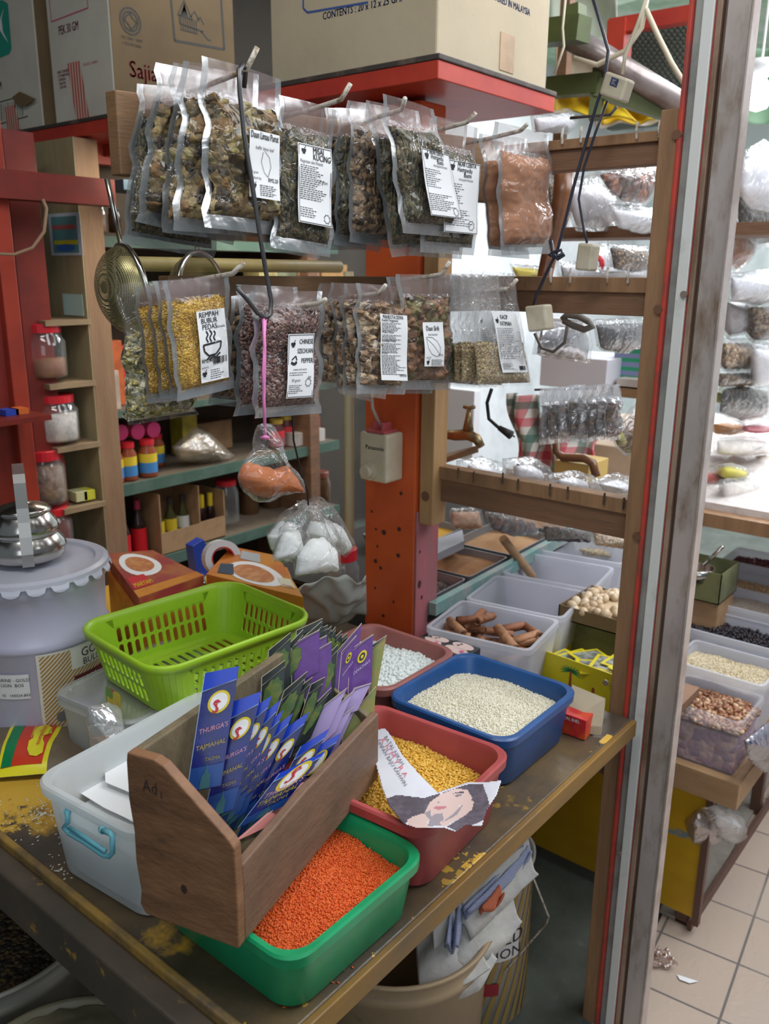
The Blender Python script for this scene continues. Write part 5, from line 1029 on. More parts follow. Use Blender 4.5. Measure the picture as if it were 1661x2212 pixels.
t = MB(); vs, fs = text_mesh('MARYAM', 1); t.add([bil(P_, .05+x.x*.07, .82-x.y*.12)+Vector((0, 0, .0014)) for x in vs], fs); t.build('lettering', YL, o)
bag('black_bag', [(275, 1300), (330, 1262), (400, 1240), (440, 1240), (450, 1275), (420, 1300), (340, 1320), (290, 1325)], 1.52, .03, FILM('black_bag_skin', (.01, .01, .012), base=.7, rough=.12, bscale=40, bump=1., fres=.3), DARKS, [(285, 1305), (335, 1272), (430, 1250), (440, 1280), (350, 1315)], 'glossy black plastic bag between the basket and the dark red carton', 'bag', seed=8)
o, P_ = slab('meal_box', [(500, 1180), (600, 1200), (655, 1290), (445, 1240)], .965, .025, ORG, 'orange ready meal carton with a bowl of curry printed on it', 'box',
     [('plate', ell(.52, .66, .36, .30), WHT, .0006), ('food', ell(.50, .68, .26, .22), CUR, .0011), ('window', [(.25, .08), (.62, .08), (.60, .34), (.28, .34)], flat('pale_window', (.42, .45, .48)), .0008), ('navy_panel', [(.06, .62), (.22, .55), (.28, .85), (.1, .9)], flat('navy', (.02, .05, .10)), .0012), ('ready_panel', [(.80, .66), (.97, .62), (.97, .84), (.82, .86)], flat('cream_panel', (.7, .68, .5)), .0012)])
t = MB(); vs, fs = text_mesh('Adabi', 1); t.add([bil(P_, .83+x.x*.05, .84-x.y*.07)+Vector((0, 0, .0016)) for x in vs], fs); t.build('lettering', REDI, o)
# supports under those cartons: stacked plain cartons
for i, (cs, nm) in enumerate(((((232, 1235), (350, 1215), (450, 1290), (300, 1345)), 'orange sided carton supporting the dark red carton'), (((470, 1230), (620, 1225), (660, 1320), (460, 1290)), 'plain orange carton supporting the curry carton'))):
    P_ = [PZ(x, y, .928 if i == 0 else .938) for x, y in cs]; zt = P_[0].z
    solo(MB().prism(P_, (0, 0, -(zt-.7815))), 'carton', ORG, nm, 'box', bevel=.001)
# tape dispenser
tp_ = thing('tape_roll', PZ(475, 1200, .94), 'roll of white tape with red core behind the curry carton', 'tape')
c = PZ(478, 1205, .955); ax = Vector((-.45, -.85, .25)).normalized(); u_ = ax.cross(Vector((0, 0, 1))).normalized(); v_ = ax.cross(u_)
def ringm(r0, r1, w): return MB().loft([[c+ax*d+u_*math.cos(q*.2618)*r+v_*math.sin(q*.2618)*r for q in range(24)] for r, d in ((r0, -w), (r1, -w), (r1, w), (r0, w), (r0, -w))], 0, (False, False))
ringm(.027, .042, .024).build('tape', WHT, tp_, smooth=False); ringm(.024, .027, .025).build('core', REDI, tp_, smooth=False)
m = MB(); q = [PY(x, y, 1.72) for x, y in ((416, 1180), (440, 1165), (447, 1180), (455, 1230), (440, 1250), (424, 1235))]; solo(m.prism(q, (0, .03, 0)), 'tape_cutter', PM('cutter_blue', (.02, .06, .42), .4), 'blue plastic tape cutter left of the tape roll', 'tool', bevel=.001)
# white plastic bag + red lid jar near the post
m = MB(); Q2 = [PZ(640, 1290, .93), PZ(790, 1225, .97), PZ(792, 1345, .80), PZ(650, 1345, .80)]
m.grid(lambda u, v: bil(Q2, u, v)+Vector((0, 0, .02*math.sin(u*5+v*3)+noise.noise(Vector((u*5, v*5, 3)))*.03)), 24, 20)
solo(m, 'plastic_sheet', PM('crumpled_white_plastic', (.56, .60, .55), .35, 0, (.48, .53, .48), 6, bump=.3, bscale=12), 'crumpled milky plastic bag lying between the basket and the orange post', 'bag', smooth=True, solid=.0015)
def jar(px, py_b, Y, w_px, h_px, body, lidm, label, fill=None, fillh=.5, cat='jar', group=None, lidfrac=.14, name='plastic_jar', bodyprof=None, lab=None, labh=(.2, .65), sy=None):
    """jar standing at photo pixel (px, py_b), w/h in pixels at that place"""
    p = PY(px, py_b, Y) if sy is None else PZ(px, py_b, sy); k = mpp(p); r = w_px*k/2; h_ = h_px*k*1.02
    p = Vector((p.x, p.y+r*.8, p.z))
    o = thing(name, p, label, cat, group); z = p.z; lf = h_*lidfrac
    pr = bodyprof or [(0, 0), (.92, .0), (1, .03), (1, .80), (.86, .90), (.82, 1.)]
    MB().lathe([(a*r, z+b*(h_-lf)+.0005) for a, b in pr], (p.x, p.y, 0), 24).build('jar_body', body, o, smooth=True)
    if fill: MB().lathe([(0, z+.003), (r*.9, z+.003), (r*.93, z+.01), (r*.93, z+h_*fillh), (r*.5, z+h_*fillh*1.04), (0, z+h_*fillh*1.05)], (p.x, p.y, 0), 20).build('contents', fill, o, smooth=True)
    MB().lathe([(r*.80, z+h_-lf), (r*.86, z+h_-lf), (r*.86, z+h_-.002), (r*.82, z+h_), (0, z+h_)], (p.x, p.y, 0), 24).build('lid', lidm, o, smooth=False)
    if lab: MB().lathe([(r*1.01, z+h_*labh[0]), (r*1.01, z+h_*labh[1])], (p.x, p.y, 0), 24).build('label', lab, o, smooth=True)
    return o
jar(762, 1300, 1.5, 70, 115, GLASSP, REDL, 'clear plastic jar with red lid behind the orange post foot', sy=.7815, lidfrac=.22)
# ================================================================= MAGAZINE SHEET over the red tray rim
def _c(L): return [(760+x/3.076, 1500+y/3.076) for x, y in L]
ART = [(1, _c([(215, 700), (300, 668), (480, 690), (590, 655), (560, 720), (480, 790), (400, 815), (340, 875), (290, 830), (250, 770)])),
       (1, _c([(600, 655), (700, 620), (760, 600), (870, 598), (900, 680), (915, 740), (870, 840), (800, 870), (700, 912), (630, 880), (760, 800), (810, 740), (790, 690)])),
       (2, _c([(590, 665), (690, 625), (770, 635), (800, 690), (760, 720), (720, 720), (700, 800), (620, 850), (520, 830), (480, 790), (520, 715)])),
       (5, _c([(530, 800), (600, 790), (625, 870), (500, 880)])),
       (2, _c([(365, 835), (440, 800), (520, 780), (545, 800), (500, 850), (510, 895), (380, 890)])),
       (2, _c([(722, 700), (750, 675), (812, 715), (800, 765), (740, 815), (660, 855), (610, 885), (578, 855), (680, 790), (722, 745)])),
       (5, _c([(722, 745), (740, 735), (700, 800), (640, 835), (600, 850), (680, 790)])),
       (3, _c([(535, 755), (570, 742), (590, 747), (612, 742), (638, 750), (610, 763), (575, 768)])), (5, _c([(560, 712), (585, 716), (575, 724)])),
       (4, _c([(672, 678), (700, 664), (735, 668), (705, 682)])), (1, _c([(655, 668), (690, 650), (745, 648), (745, 655), (692, 658)])), (5, _c([(480, 790), (520, 770), (530, 830), (510, 830)]))]
def face_art(x, y):
    """material index by photo position; 0 paper 1 hair 2 skin 3 lips 4 eye 5 shade"""
    k = 0
    for mi, P in ART:
        if inside_poly(x, y, P): k = mi
    return k
SKIN = flat('printed_skin', (.62, .46, .42), .5); HAIR = PM('printed_hair', (.085, .07, .09), .5, 0, (.13, .11, .14), 60); LIPS = flat('printed_lips', (.50, .18, .22), .5); EYEM = flat('printed_eye', (.22, .18, .22), .5); SHD = flat('printed_grey', (.30, .26, .29), .5); MAG = PM('magazine_paper', (.66, .67, .72), .4, 0, (.60, .60, .67), 8, bump=.05)
outl = [(795, 1582), (831, 1573), (845, 1590), (868, 1630), (905, 1672), (945, 1712), (975, 1702), (1010, 1690), (1050, 1690), (1083, 1686), (1072, 1718), (1050, 1752), (1040, 1785), (1005, 1782), (985, 1797), (960, 1788), (900, 1788), (870, 1778), (840, 1740), (825, 1700), (812, 1650), (800, 1610)]
def inside_poly(x, y, P):
    c = False
    for i in range(len(P)):
        (x0, y0), (x1, y1) = P[i], P[i-1]
        if (y0 > y) != (y1 > y) and x < (x1-x0)*(y-y0)/(y1-y0)+x0: c = not c
    return c
def mz(x, y): return .903+.004*math.sin(x*.03)+.003*math.sin(y*.05)-.000*(y-1700)+ (.010*(1-min(1, abs(y-1600)/60)) )
m = MB(); st__ = 2; idx = {}
for yy in range(1568, 1802, st__):
    for xx in range(790, 1090, st__):
        if inside_poly(xx+st__/2, yy+st__/2, outl):
            ids = []
            for a, b in ((xx, yy+st__), (xx+st__, yy+st__), (xx+st__, yy), (xx, yy)):
                if (a, b) not in idx: idx[(a, b)] = len(m.v); m.v.append(tuple(PZ(a, b, mz(a, b))))
                ids.append(idx[(a, b)])
            m.f.append(tuple(ids)); m.m.append(face_art(xx+st__/2, yy+st__/2))
mag = thing('magazine_sheet', PZ(900, 1700, .892), 'torn magazine page with a printed woman face draped over the red tray rim', 'paper')
m.build('page', [MAG, HAIR, SKIN, LIPS, EYEM, SHD], mag, smooth=True, solid=.0006)
def magtext(s_, x, y, size, ang_, mat, wx=1.):
    vs, fs = text_mesh(s_, 1); c, s = math.cos(math.radians(ang_)), math.sin(math.radians(ang_)); t = MB()
    t.add([PZ(x+(v.x*wx*c+v.y*s)*size, y+(v.x*wx*s-v.y*c)*size, mz(x+(v.x*wx*c+v.y*s)*size, y+(v.x*wx*s-v.y*c)*size)+.0012) for v in vs], fs); t.build('lettering', mat, mag)
magtext('BATAL NIKAH', 829, 1592, 11.5, 58, flat('print_grey', (.22, .2, .24))); magtext('SIMPAN BAJU KAHWIN', 812, 1600, 11.5, 58, _M['print_grey'], .98); magtext('A N M Y R A', 820, 1597, 15, 57, flat('print_pink', (.65, .20, .25)), 1.2)
# ================================================================= small cartons by the blue tray, red BHD box
o, P_ = slab('card_box', [(1235, 1478), (1308, 1508), (1300, 1570), (1225, 1562)], .80, .018, CARD, 'open folded buff carton tray at the right end of the table', 'box', tilt=(.05, .05, 0, 0))
rb = thing('red_carton', PZ(1245, 1595, .7815), 'small red carton printed SDN. BHD. beside the blue tray', 'box')
RC = [PZ(1212, 1582, .7815), PZ(1263, 1600, .7815), PZ(1285, 1575, .7815), PZ(1235, 1558, .7815)]
MB().prism(RC, (0, 0, .040)).build('carton', PM('red_carton_print', (.55, .02, .025), .4, 0, (.62, .08, .02), 30), rb, bevel=.001)
d = (RC[1]-RC[0]).normalized(); n_ = d.cross(Vector((0, 0, 1))); t = MB(); put_text(t, 'SDN. BHD.', .0095, RC[0]+d*.001+Vector((0, 0, .030))+n_*.0008, d, (0, 0, 1), bold=.0003, wx=.75); t.build('lettering', WHT, rb)
for i, (cs, q) in enumerate((([(905, 1375), (940, 1372), (985, 1385), (935, 1402)], 'small dark carton with printed faces touching the pink post board'), ([(945, 1398), (985, 1382), (1038, 1400), (1000, 1425)], 'small dark carton with printed faces behind the blue tray'))):
    o, P_ = slab('face_carton', cs, .86, .078, flat('carton_black', (.03, .03, .035)), q, 'box', [('face', ell(.35, .5, .24, .42), SKIN, .0005), ('face', ell(.72, .5, .22, .4), SKIN, .0009), ('lips', ell(.36, .7, .08, .08), flat('pink_lips', (.6, .1, .25)), .0016), ('eye', ell(.66, .35, .05, .05), HAIR, .0016), ('eye', ell(.80, .38, .05, .05), HAIR, .0016)])
# ================================================================= spilled grains on the table (countable, loose)
rg = random.Random(4)
def spill(xy, n, size, mat, name, label, sp=.05):
    m = MB(); vs0, fs0 = ICO
    for i in range(n):
        a = rg.uniform(0, 6.28); r = abs(rg.gauss(0, sp)); x = xy[0]+r*math.cos(a)*1.2; y = xy[1]+r*math.sin(a)
        if not (.503 < x < 1.43 and .562 < y < 1.9): continue
        t = rg.uniform(0, 3.14); c, s = math.cos(t), math.sin(t)
        m.add([(x+(v[0]*c*2.6-v[1]*s)*size, y+(v[0]*s*2.6+v[1]*c)*size, .7806+size*.5+v[2]*size*.6) for v in vs0], [tuple(f) for f in fs0.tolist()])
    ob = m.build(name, mat, None, smooth=True, label=label, cat='grains', kind='stuff'); return ob
RICE = flat('rice_white', (.75, .73, .64))
p = PZ(90, 1760, .78); spill((p.x, p.y), 260, .0009, RICE, 'spilled_rice', 'scattered white rice grains on the yellow table corner left of the tub', .07)
p = PZ(130, 1880, .78); spill((p.x, p.y), 50, .0009, RICE, 'spilled_rice', 'sparse rice grains along the front lip below the tub', .03)
p = PZ(750, 2120, .78); spill((p.x, p.y), 22, .0011, _M['lentil_a'], 'spilled_lentils', 'few red lentils fallen on the table right of the green tray', .05)
# ================================================================= UNDER THE TABLE
def drum(c, r, z0, z1, mat, name, label, th=.006, taper=.9, fill=None, fz=.06, cat='bucket', lipr=.006):
    o = thing(name, (c.x, c.y, z0), label, cat)
    MB().lathe([(0, z0), (r*taper, z0), (r*.97, z1-.05), (r, z1-.045), (r, z1-.03), (r*.985, z1-.028), (r, z1-.004), (r+lipr, z1), (r, z1+.003), (r-th, z1), (r*.95-th, z1-.06), (r*taper-th, z0+.006), (0, z0+.006)], (c.x, c.y, 0), 56).build('bucket_body', mat, o, smooth=True)
    if fill: MB().grid(lambda u, v: Vector((c.x+(r*.93)*v*math.cos(u*2*math.pi), c.y+(r*.93)*v*math.sin(u*2*math.pi), z1-fz+.012*(1-v*v)+noise.noise(Vector((v*math.cos(u*6.283)*9, v*math.sin(u*6.283)*9, 0)))*.006)), 48, 16).build('contents', fill, o, smooth=True)
    return o
BEIGE = PM('beige_bucket_plastic', (.40, .29, .17), .45, 0, (.34, .24, .14), 5, (.35, .7), col3=(.10, .08, .06), scale3=9, thr3=(.66, .8))
OLIVED = PM('grimy_olive_plastic', (.22, .20, .13), .5, 0, (.16, .145, .09), 6, (.35, .7))
GRYR = PM('grey_drum_plastic', (.30, .29, .25), .45, 0, (.22, .21, .17), 6)
BLKSEED = SPECK('black_tea_leaf', [(.03, .022, .015), (.018, .014, .01), (.07, .045, .02), (.10, .06, .02)], 120, .8, 1., dist=.01)
c1 = PZ(-40, 1985, .47); d1 = drum(Vector((c1.x, c1.y, 0)), .20, .005, .47, GRYR, 'storage_drum', 'grey rimmed drum of dark dried leaves under the left table edge', fill=BLKSEED, fz=.045)
c2 = PZ(130, 2345, .47); drum(Vector((c2.x, c2.y, 0)), .155, .005, .47, OLIVED, 'storage_drum', 'olive covered drum at the bottom left corner nearest the viewer', fill=OLIVED, fz=.006)
c3 = PZ(935, 1985, .44); bkt = drum(Vector((1.065, .835, 0)), .185, .005, .44, BEIGE, 'beige_bucket', 'large grimy beige bucket under the table stuffed with sacks', taper=.86)
def swirl(cx_, cy_, r, z0, z1, pitch, n, wid, mat, nm, par):
    m = MB()
    for i in range(n):
        a0 = 2*math.pi*i/n; m.grid(lambda u, v: Vector((cx_+r*math.cos(a0+wid*u+pitch*v), cy_+r*math.sin(a0+wid*u+pitch*v), z0+(z1-z0)*v)), 1, 10)
    return m.build(nm, mat, par, smooth=True)
sx_, sy_ = 1.385, .84; SR = .108
sp2 = thing('striped_pail', (sx_, sy_, .005), 'tall white and gold striped metal pail with wire handle under the table', 'pail')
MB().lathe([(0, .005), (SR, .005), (SR, .385), (SR+.004, .388), (SR+.004, .395), (SR-.003, .395), (SR-.003, .02), (0, .02)], (sx_, sy_, 0), 48).build('pail_body', PM('pail_white', (.62, .60, .56), .35, 0, (.5, .47, .42), 6), sp2, smooth=True)
swirl(sx_, sy_, SR+.0012, .012, .378, .9, 30, .105, PM('pail_gold', (.34, .22, .06), .4), 'gold_stripes', sp2)
def ptch(a0, a1, z0, z1, r): return MB().grid(lambda u, v: Vector((sx_+r*math.cos(a0+(a1-a0)*u), sy_+r*math.sin(a0+(a1-a0)*u), z0+(z1-z0)*v)), 12, 1)
aC = math.atan2(-sy_, -sx_); ptch(aC-.5, aC+.85, .185, .262, SR+.0022).build('label_panel', flat('pail_panel', (.66, .64, .64)), sp2)
def ctext(s_, a_, z, size): vs, fs = text_mesh(s_, 1); r = SR+.003; MB().add([Vector((sx_+r*math.cos(a_+x.x*size/r), sy_+r*math.sin(a_+x.x*size/r), z+x.y*size)) for x in vs], fs).build('lettering', BLK, sp2)
ctext('GOLD', aC-.20, .226, .046); ctext('BULLION', aC-.42, .192, .036)
ptch(aC-.2, aC+.42, .098, .130, SR+.0024).build('red_band', flat('pail_red', (.30, .02, .03)), sp2)
a = aC+1.25; MB().tube([(sx_+(SR+.002)*math.cos(a), sy_+(SR+.002)*math.sin(a), .36), tuple(PZ(1185, 1980, .26)), tuple(PZ(1180, 1995, .22)), (sx_+(SR+.006)*math.cos(aC+.5), sy_+(SR+.006)*math.sin(aC+.5), .16)], .0022, 6).build('wire_handle', WIRE, sp2, smooth=True)
# sacks stuffed in the beige bucket
SACK = PM('white_sackcloth', (.56, .54, .50), .8, 0, (.44, .42, .40), 8, bump=.3, bscale=90)
CHK = STRIPE('blue_woven_edge', (.55, .56, .60), (.07, .11, .32), 180, 'DIAGONAL', .45, .8)
def cloth(px_pts, zs, wdt, mat, nm, label, par=None, dz=.0, th=.004):
    """folded strip of sackcloth along a photo path, with real width and fold ripples"""
    P_ = [PZ(x, y, z) for (x, y), z in zip(px_pts, zs)]
    def f(u, v):
        t = u*(len(P_)-1); i = min(int(t), len(P_)-2); p = P_[i].lerp(P_[i+1], t-i); d = (P_[i+1]-P_[i]).normalized(); s_ = d.cross(Vector((0, 0, 1))).normalized()
        return p+s_*(v-.5)*wdt+Vector((0, 0, .012*math.sin(v*9+u*4)-.06*(v-.5)*dz))
    m = MB().grid(f, 26, 10); return m.build(nm, mat, par, smooth=True, solid=th, **({} if par else dict(label=label, cat='sack')))
sk = thing('folded_sack', PZ(1040, 1930, .55), 'folded white sack with blue woven edges sticking out of the beige bucket', 'sack')
cloth([(985, 1965), (1040, 1900), (1100, 1845), (1140, 1822)], [.50, .53, .56, .57], .075, SACK, 'sack_fold', '', sk, 1.5)
cloth([(980, 1945), (1035, 1880), (1095, 1828), (1128, 1812)], [.52, .55, .58, .59], .016, CHK, 'blue_edge', '', sk)
cloth([(1005, 1975), (1060, 1925), (1120, 1865), (1142, 1838)], [.50, .52, .545, .56], .014, CHK, 'blue_edge', '', sk)
cloth([(1010, 2000), (1055, 1955), (1100, 1915)], [.47, .49, .50], .07, SACK, 'sack_fold', '', sk, 2)
cloth([(1035, 1965), (1060, 1945), (1080, 1925)], [.50, .51, .52], .022, PM('sack_orange', (.50, .13, .06), .8), 'orange_print', '', sk)
sk2 = thing('crumpled_sack', PZ(950, 2020, .44), 'crumpled white sack with blue edge filling the mouth of the beige bucket', 'sack')
cloth([(900, 2040), (960, 2010), (1020, 1990)], [.425, .455, .46], .16, SACK, 'sack_fold', '', sk2, 1.2)
cloth([(975, 2050), (985, 1990), (995, 1960)], [.46, .485, .50], .022, CHK, 'blue_edge', '', sk2)
cloth([(940, 2070), (1000, 2040), (1040, 1990)], [.43, .45, .47], .08, SACK, 'sack_fold', '', sk2, 2)
m = MB(); q = PZ(722, 2208, .5); m.add([(q.x+v[0]*.02, q.y+v[1]*.016, q.z+v[2]*.013) for v in ICO2[0]], [tuple(f) for f in ICO2[1].tolist()])
# ================================================================= BACK-LEFT SHELVES
YS = 2.2
su = thing('wall_shelf_unit', (1.6, 2.35, 0), 'back wall shelf unit with green edged shelves of sauces behind the table', 'shelf')
GSH = PM('green_edge_paint', (.07, .13, .10), .5, 0, (.10, .16, .13), 14); SHT = PM('dusty_shelf_top', (.17, .13, .09), .75, 0, (.12, .09, .065), 9)
def shelf_line(pA, pB, th, name, x1=None, dep=.33):
    A_, B_ = PY(*pA, YS), PY(*pB, YS); z = (A_.z+B_.z)/2; xa = A_.x; xb = x1 or B_.x
    MB().box((xa, YS, z-th), (xb, YS+.012, z)).build('green_edge', GSH, su)
    MB().box((xa, YS+.012, z-th), (xb, YS+dep, z-.002)).build(name, SHT, su); return z
zA = shelf_line((251, 1050), (742, 950), .035, 'shelf_board', 2.42)
zB_ = shelf_line((290, 1203), (640, 1133), .035, 'shelf_board', 2.42)
zC = shelf_line((232, 890), (300, 885), .02, 'shelf_board', 2.42)
zD = shelf_line((200, 512), (290, 508), .03, 'shelf_board', 2.42)
x0 = PY(197, 700, YS-.06).x; x1_ = PY(252, 700, YS-.06).x
UPW = PM('upright_plank', (.34, .21, .12), .7, 0, (.24, .14, .08), 5, (.35, .7), .3, 60, stretch=(4, 4, .6))
XU = PY(198, 760, YS-.06).x
MB().box((XU, YS-.06, 0), (XU+.068, YS+.33, 1.93)).build('upright', UPW, su, bevel=.002)
MB().box((2.25, YS-.01, 0), (2.30, YS+.33, 1.93)).build('upright', WOODR, su, bevel=.002)
MB().box((1.20, YS+.30, 0), (2.6, YS+.33, 1.93)).build('back_panel', PM('back_panel', (.11, .08, .05), .8, 0, (.075, .055, .035), 5), su)
MB().box((XU-.004, YS-.06, 0), (XU, YS+.33, 1.93)).build('side_cladding', PM('light_plank', (.36, .30, .17), .7, 0, (.26, .21, .11), 5, (.35, .7), .2, 60, stretch=(4, 4, .6)), su)
for (tl_, f1, f2) in (((38, 690), (98, 697), (190, 686)), ((55, 826), (108, 836), (200, 818)), ((65, 955), (125, 972), (208, 952)), ((80, 1088), (140, 1106), (222, 1080))):
    B_, Cc = PY(*f1, YS-.07), PY(*f2, YS-.07); z = (B_.z+Cc.z)/2
    MB().prism([(B_.x, YS-.07, z-.014), (XU, YS-.07, z-.014), (XU, YS+.16, z-.014), (B_.x-.01, YS+.16, z-.014)], (0, 0, .014)).build('side_shelf', PLY, su)
# stickers
XS = XU-.006; a_, b_ = PX(112, 552, XS), PX(172, 458, XS); stk = thing('tin_poster', (XS, (a_.y+b_.y)/2, a_.z), 'faded poster of a blue tin with yellow lettering on the side plank', 'poster')
w_, h_ = a_.y-b_.y, b_.z-a_.z
def pbox(u0, v0, u1, v1, mat, nm, d): MB().box((XS-d-.0008, a_.y-w_*u1, a_.z+h_*v0), (XS-d, a_.y-w_*u0, a_.z+h_*v1)).build(nm, mat, stk)
pbox(0, 0, 1, 1, flat('poster_border', (.60, .68, .76)), 'poster_sheet', 0); pbox(.10, .06, .90, .92, flat('poster_teal', (.12, .30, .32)), 'picture', .001); pbox(.12, .62, .86, .72, flat('poster_red', (.5, .12, .12)), 'red_band', .002); pbox(.14, .26, .88, .36, flat('poster_yellow', (.65, .60, .03)), 'yellow_band', .002)
m = MB(); m.add([(XS-.0028, a_.y-w_*(.5+.3*math.cos(t*.35)), a_.z+h_*(.18+.09*math.sin(t*.35))) for t in range(18)], [tuple(range(18))]); m.build('blue_disc', flat('poster_blue', (.04, .16, .5)), stk)
a_, b_ = PX(140, 680, XS), PX(178, 636, XS); solo(MB().box((XS-.002, b_.y, a_.z), (XS, a_.y, b_.z)), 'paper_note', flat('pale_green_note', (.42, .58, .54)), 'pale green paper note stuck above the top side shelf', 'note')
# jars on the little side shelves
BRF = PM('brown_sauce_fill', (.22, .09, .04), .6); GRF = PM('white_lumps', (.58, .56, .54), .6, 0, (.4, .38, .36), 40); NUTF = SPECK('nut_fill', [(.20, .13, .09), (.13, .09, .07), (.26, .18, .13)], 40, .6, 1.)
jar(120, 816, YS-.06, 90, 112, GLASSP, REDL, 'red lidded jar holding brown paste on the second side shelf', BRF, .35, lidfrac=.17)
jar(145, 955, YS-.06, 96, 98, GLASSP, REDL, 'red lidded jar of white lumps on the third side shelf', GRF, .6, lidfrac=.16)
jar(120, 1090, YS-.06, 90, 115, GLASSP, REDL, 'red lidded jar of dark nuts on the fourth side shelf', NUTF, .72, lidfrac=.18)
jar(133, 1190, YS-.06, 92, 92, GLASSP, REDL, 'red lidded empty jar below the side shelves behind the pail', None, lidfrac=.18)
for (px, py, cl, q) in ((178, 1083, (.55, .55, .3), 'tiny cream box on the lowest side shelf'), (195, 1080, (.6, .6, .05), 'tiny yellow box on the lowest side shelf')):
    p = PY(px, py, YS-.05); solo(MB().box((p.x-.018, p.y, p.z), (p.x+.018, p.y+.05, p.z+.028)), 'small_box', PM('tiny_%.2f' % cl[0], cl, .5), q, 'box', bevel=.001)
# sauce jars
SCE = PM('sauce_brown', (.28, .07, .03), .2); LB1 = STRIPE('blue_yellow_label', (.72, .55, .03), (.05, .22, .50), .1, 'Z'); 
def sauce(px, pyb, w, h_, label, Y=YS+.05, body=SCE, lid=REDL, labm=((.72, .55, .04), (.06, .24, .55)), grp='sauce jars on the upper green shelf'):
    p = PY(px, pyb, Y); k = mpp(p); r = w*k/2; hh = h_*k*1.02; z = (zA if pyb < 1045 else zB_)+.0005; p = Vector((p.x, Y, z))
    o = thing('sauce_jar', p, label, 'jar', grp)
    MB().lathe([(0, z), (r*.95, z), (r, z+.004), (r, z+hh*.70), (r*.72, z+hh*.82), (r*.72, z+hh*.86)], (p.x, Y, 0), 20).build('jar_body', body, o, smooth=True)
    MB().lathe([(r*.8, z+hh*.86), (r*.8, z+hh), (0, z+hh)], (p.x, Y, 0), 20).build('lid', lid, o)
    MB().lathe([(r*1.01, z+hh*.12), (r*1.01, z+hh*.40)], (p.x, Y, 0), 20).build('lower_label', PM('lab_%.2f%.2f' % labm[1][:2], labm[1], .4), o, smooth=True)
    MB().lathe([(r*1.012, z+hh*.40), (r*1.012, z+hh*.64)], (p.x, Y, 0), 20).build('upper_label', PM('lab_%.2f%.2f' % labm[0][:2], labm[0], .4), o, smooth=True)
    return o
sauce(252, 1040, 34, 78, 'brown sauce jar nearest the wooden upright on the upper green shelf'); sauce(280, 1033, 36, 80, 'brown sauce jar second from the wooden upright'); sauce(321, 1022, 40, 78, 'brown sauce jar third from the wooden upright, blue yellow label')
sauce(340, 1010, 34, 68, 'brown sauce jar fourth from the wooden upright, mostly hidden', YS+.15)
sauce(598, 968, 36, 62, 'dark jar with red and green label at the right of the upper shelf', YS+.06, PM('jam_dark', (.08, .02, .02), .2), PM('gold_lid', (.5, .34, .06), .35, .5), ((.6, .04, .05), (.35, .1, .12)))
sauce(618, 962, 34, 60, 'dark jar with red label rightmost on the upper shelf', YS+.10, _M['jam_dark'], _M['gold_lid'], ((.6, .04, .05), (.35, .1, .12)))
MGL = PM('magenta_lid', (.42, .03, .12), .35)
for i, (px, py) in enumerate(((250, 932), (286, 930), (320, 926))):
    p = PY(px, py, YS+.08); o = thing('lying_jar', p, ('jar with magenta lid lying on its side, %s of three above the sauces' % ('leftmost', 'middle', 'rightmost')[i]), 'jar', 'jars lying above the sauce jars')
    r = 17*mpp(p); ang_ = [q*.3142 for q in range(20)]
    MB().loft([[Vector((p.x+r*a*math.cos(t), p.y-.03+d, p.z+r*a*math.sin(t))) for t in ang_] for a, d in ((1, 0), (1, .018))]).build('lid', MGL, o); MB().loft([[Vector((p.x+r*a*math.cos(t), p.y-.012+d, p.z+r*a*math.sin(t))) for t in ang_] for a, d in ((.95, 0), (.95, .09))]).build('jar_body', SCE, o, smooth=True)
bag('snack_bag', [(372, 965), (395, 945), (420, 922), (455, 935), (490, 970), (510, 985), (495, 998), (440, 1002), (385, 997)], YS+.06, .05, FILM('cracker_bag', (.6, .5, .38), base=.45, rough=.2, bscale=30, bump=.7, fres=.3), PM('crackers', (.46, .36, .22), .7, 0, (.6, .55, .48), 25), [(385, 970), (420, 935), (455, 945), (490, 980), (480, 992), (390, 990)], 'bag of pale crackers lying on the upper green shelf', 'bag', seed=9)
for px0, px1, py0, py1, cl, q, dy in ((395, 425, 895, 940, (.62, .5, .05), 'yellow box behind the cracker bag', .2), (430, 500, 905, 985, (.34, .20, .10), 'brown carton behind the cracker bag', .2), (637, 702, 925, 962, (.55, .5, .46), 'low whitish carton of bottles at the right end of the upper shelf', .03), (224, 262, 735, 868, (.60, .14, .04), 'orange packet hanging beside the wooden upright, left one', .1), (262, 282, 745, 868, (.55, .05, .04), 'red packet beside the orange one', .12), (233, 256, 800, 870, (.6, .5, .42), 'pale box in front of the orange packet', .03)):
    a_, b_ = PY(px0, py1, YS+dy), PY(px1, py0, YS+dy); z0 = a_.z
    if 880 < py1 < 1000: z0 = zA+.0005
    if py1 in (868, 870): z0 = zC+.0005
    solo(MB().box((a_.x, YS+dy, z0), (b_.x, YS+dy+.07, b_.z)), 'carton', PM('carton_%.2f_%.2f' % cl[:2], cl, .5, 0, S(cl, .7), 20), q, 'box', bevel=.001)
def bottle(px, pyb, w, h_, body, labm, cap, label, Y, z, grp=None, lh=(.08, .52)):
    p = PY(px, pyb, Y); k = mpp(p); r = w*k/2; hh = h_*k*1.02; o = thing('bottle', (p.x, Y, z), label, 'bottle', grp)
    MB().lathe([(0, z), (r, z), (r, z+hh*.52), (r*.9, z+hh*.60), (r*.38, z+hh*.78), (r*.34, z+hh*.9)], (p.x, Y, 0), 18).build('bottle_body', body, o, smooth=True)
    MB().lathe([(r*.42, z+hh*.84), (r*.42, z+hh), (0, z+hh)], (p.x, Y, 0), 14).build('cap', cap, o)
    MB().lathe([(r*1.015, z+hh*lh[0]), (r*1.015, z+hh*lh[1])], (p.x, Y, 0), 18).build('label', labm, o, smooth=True)
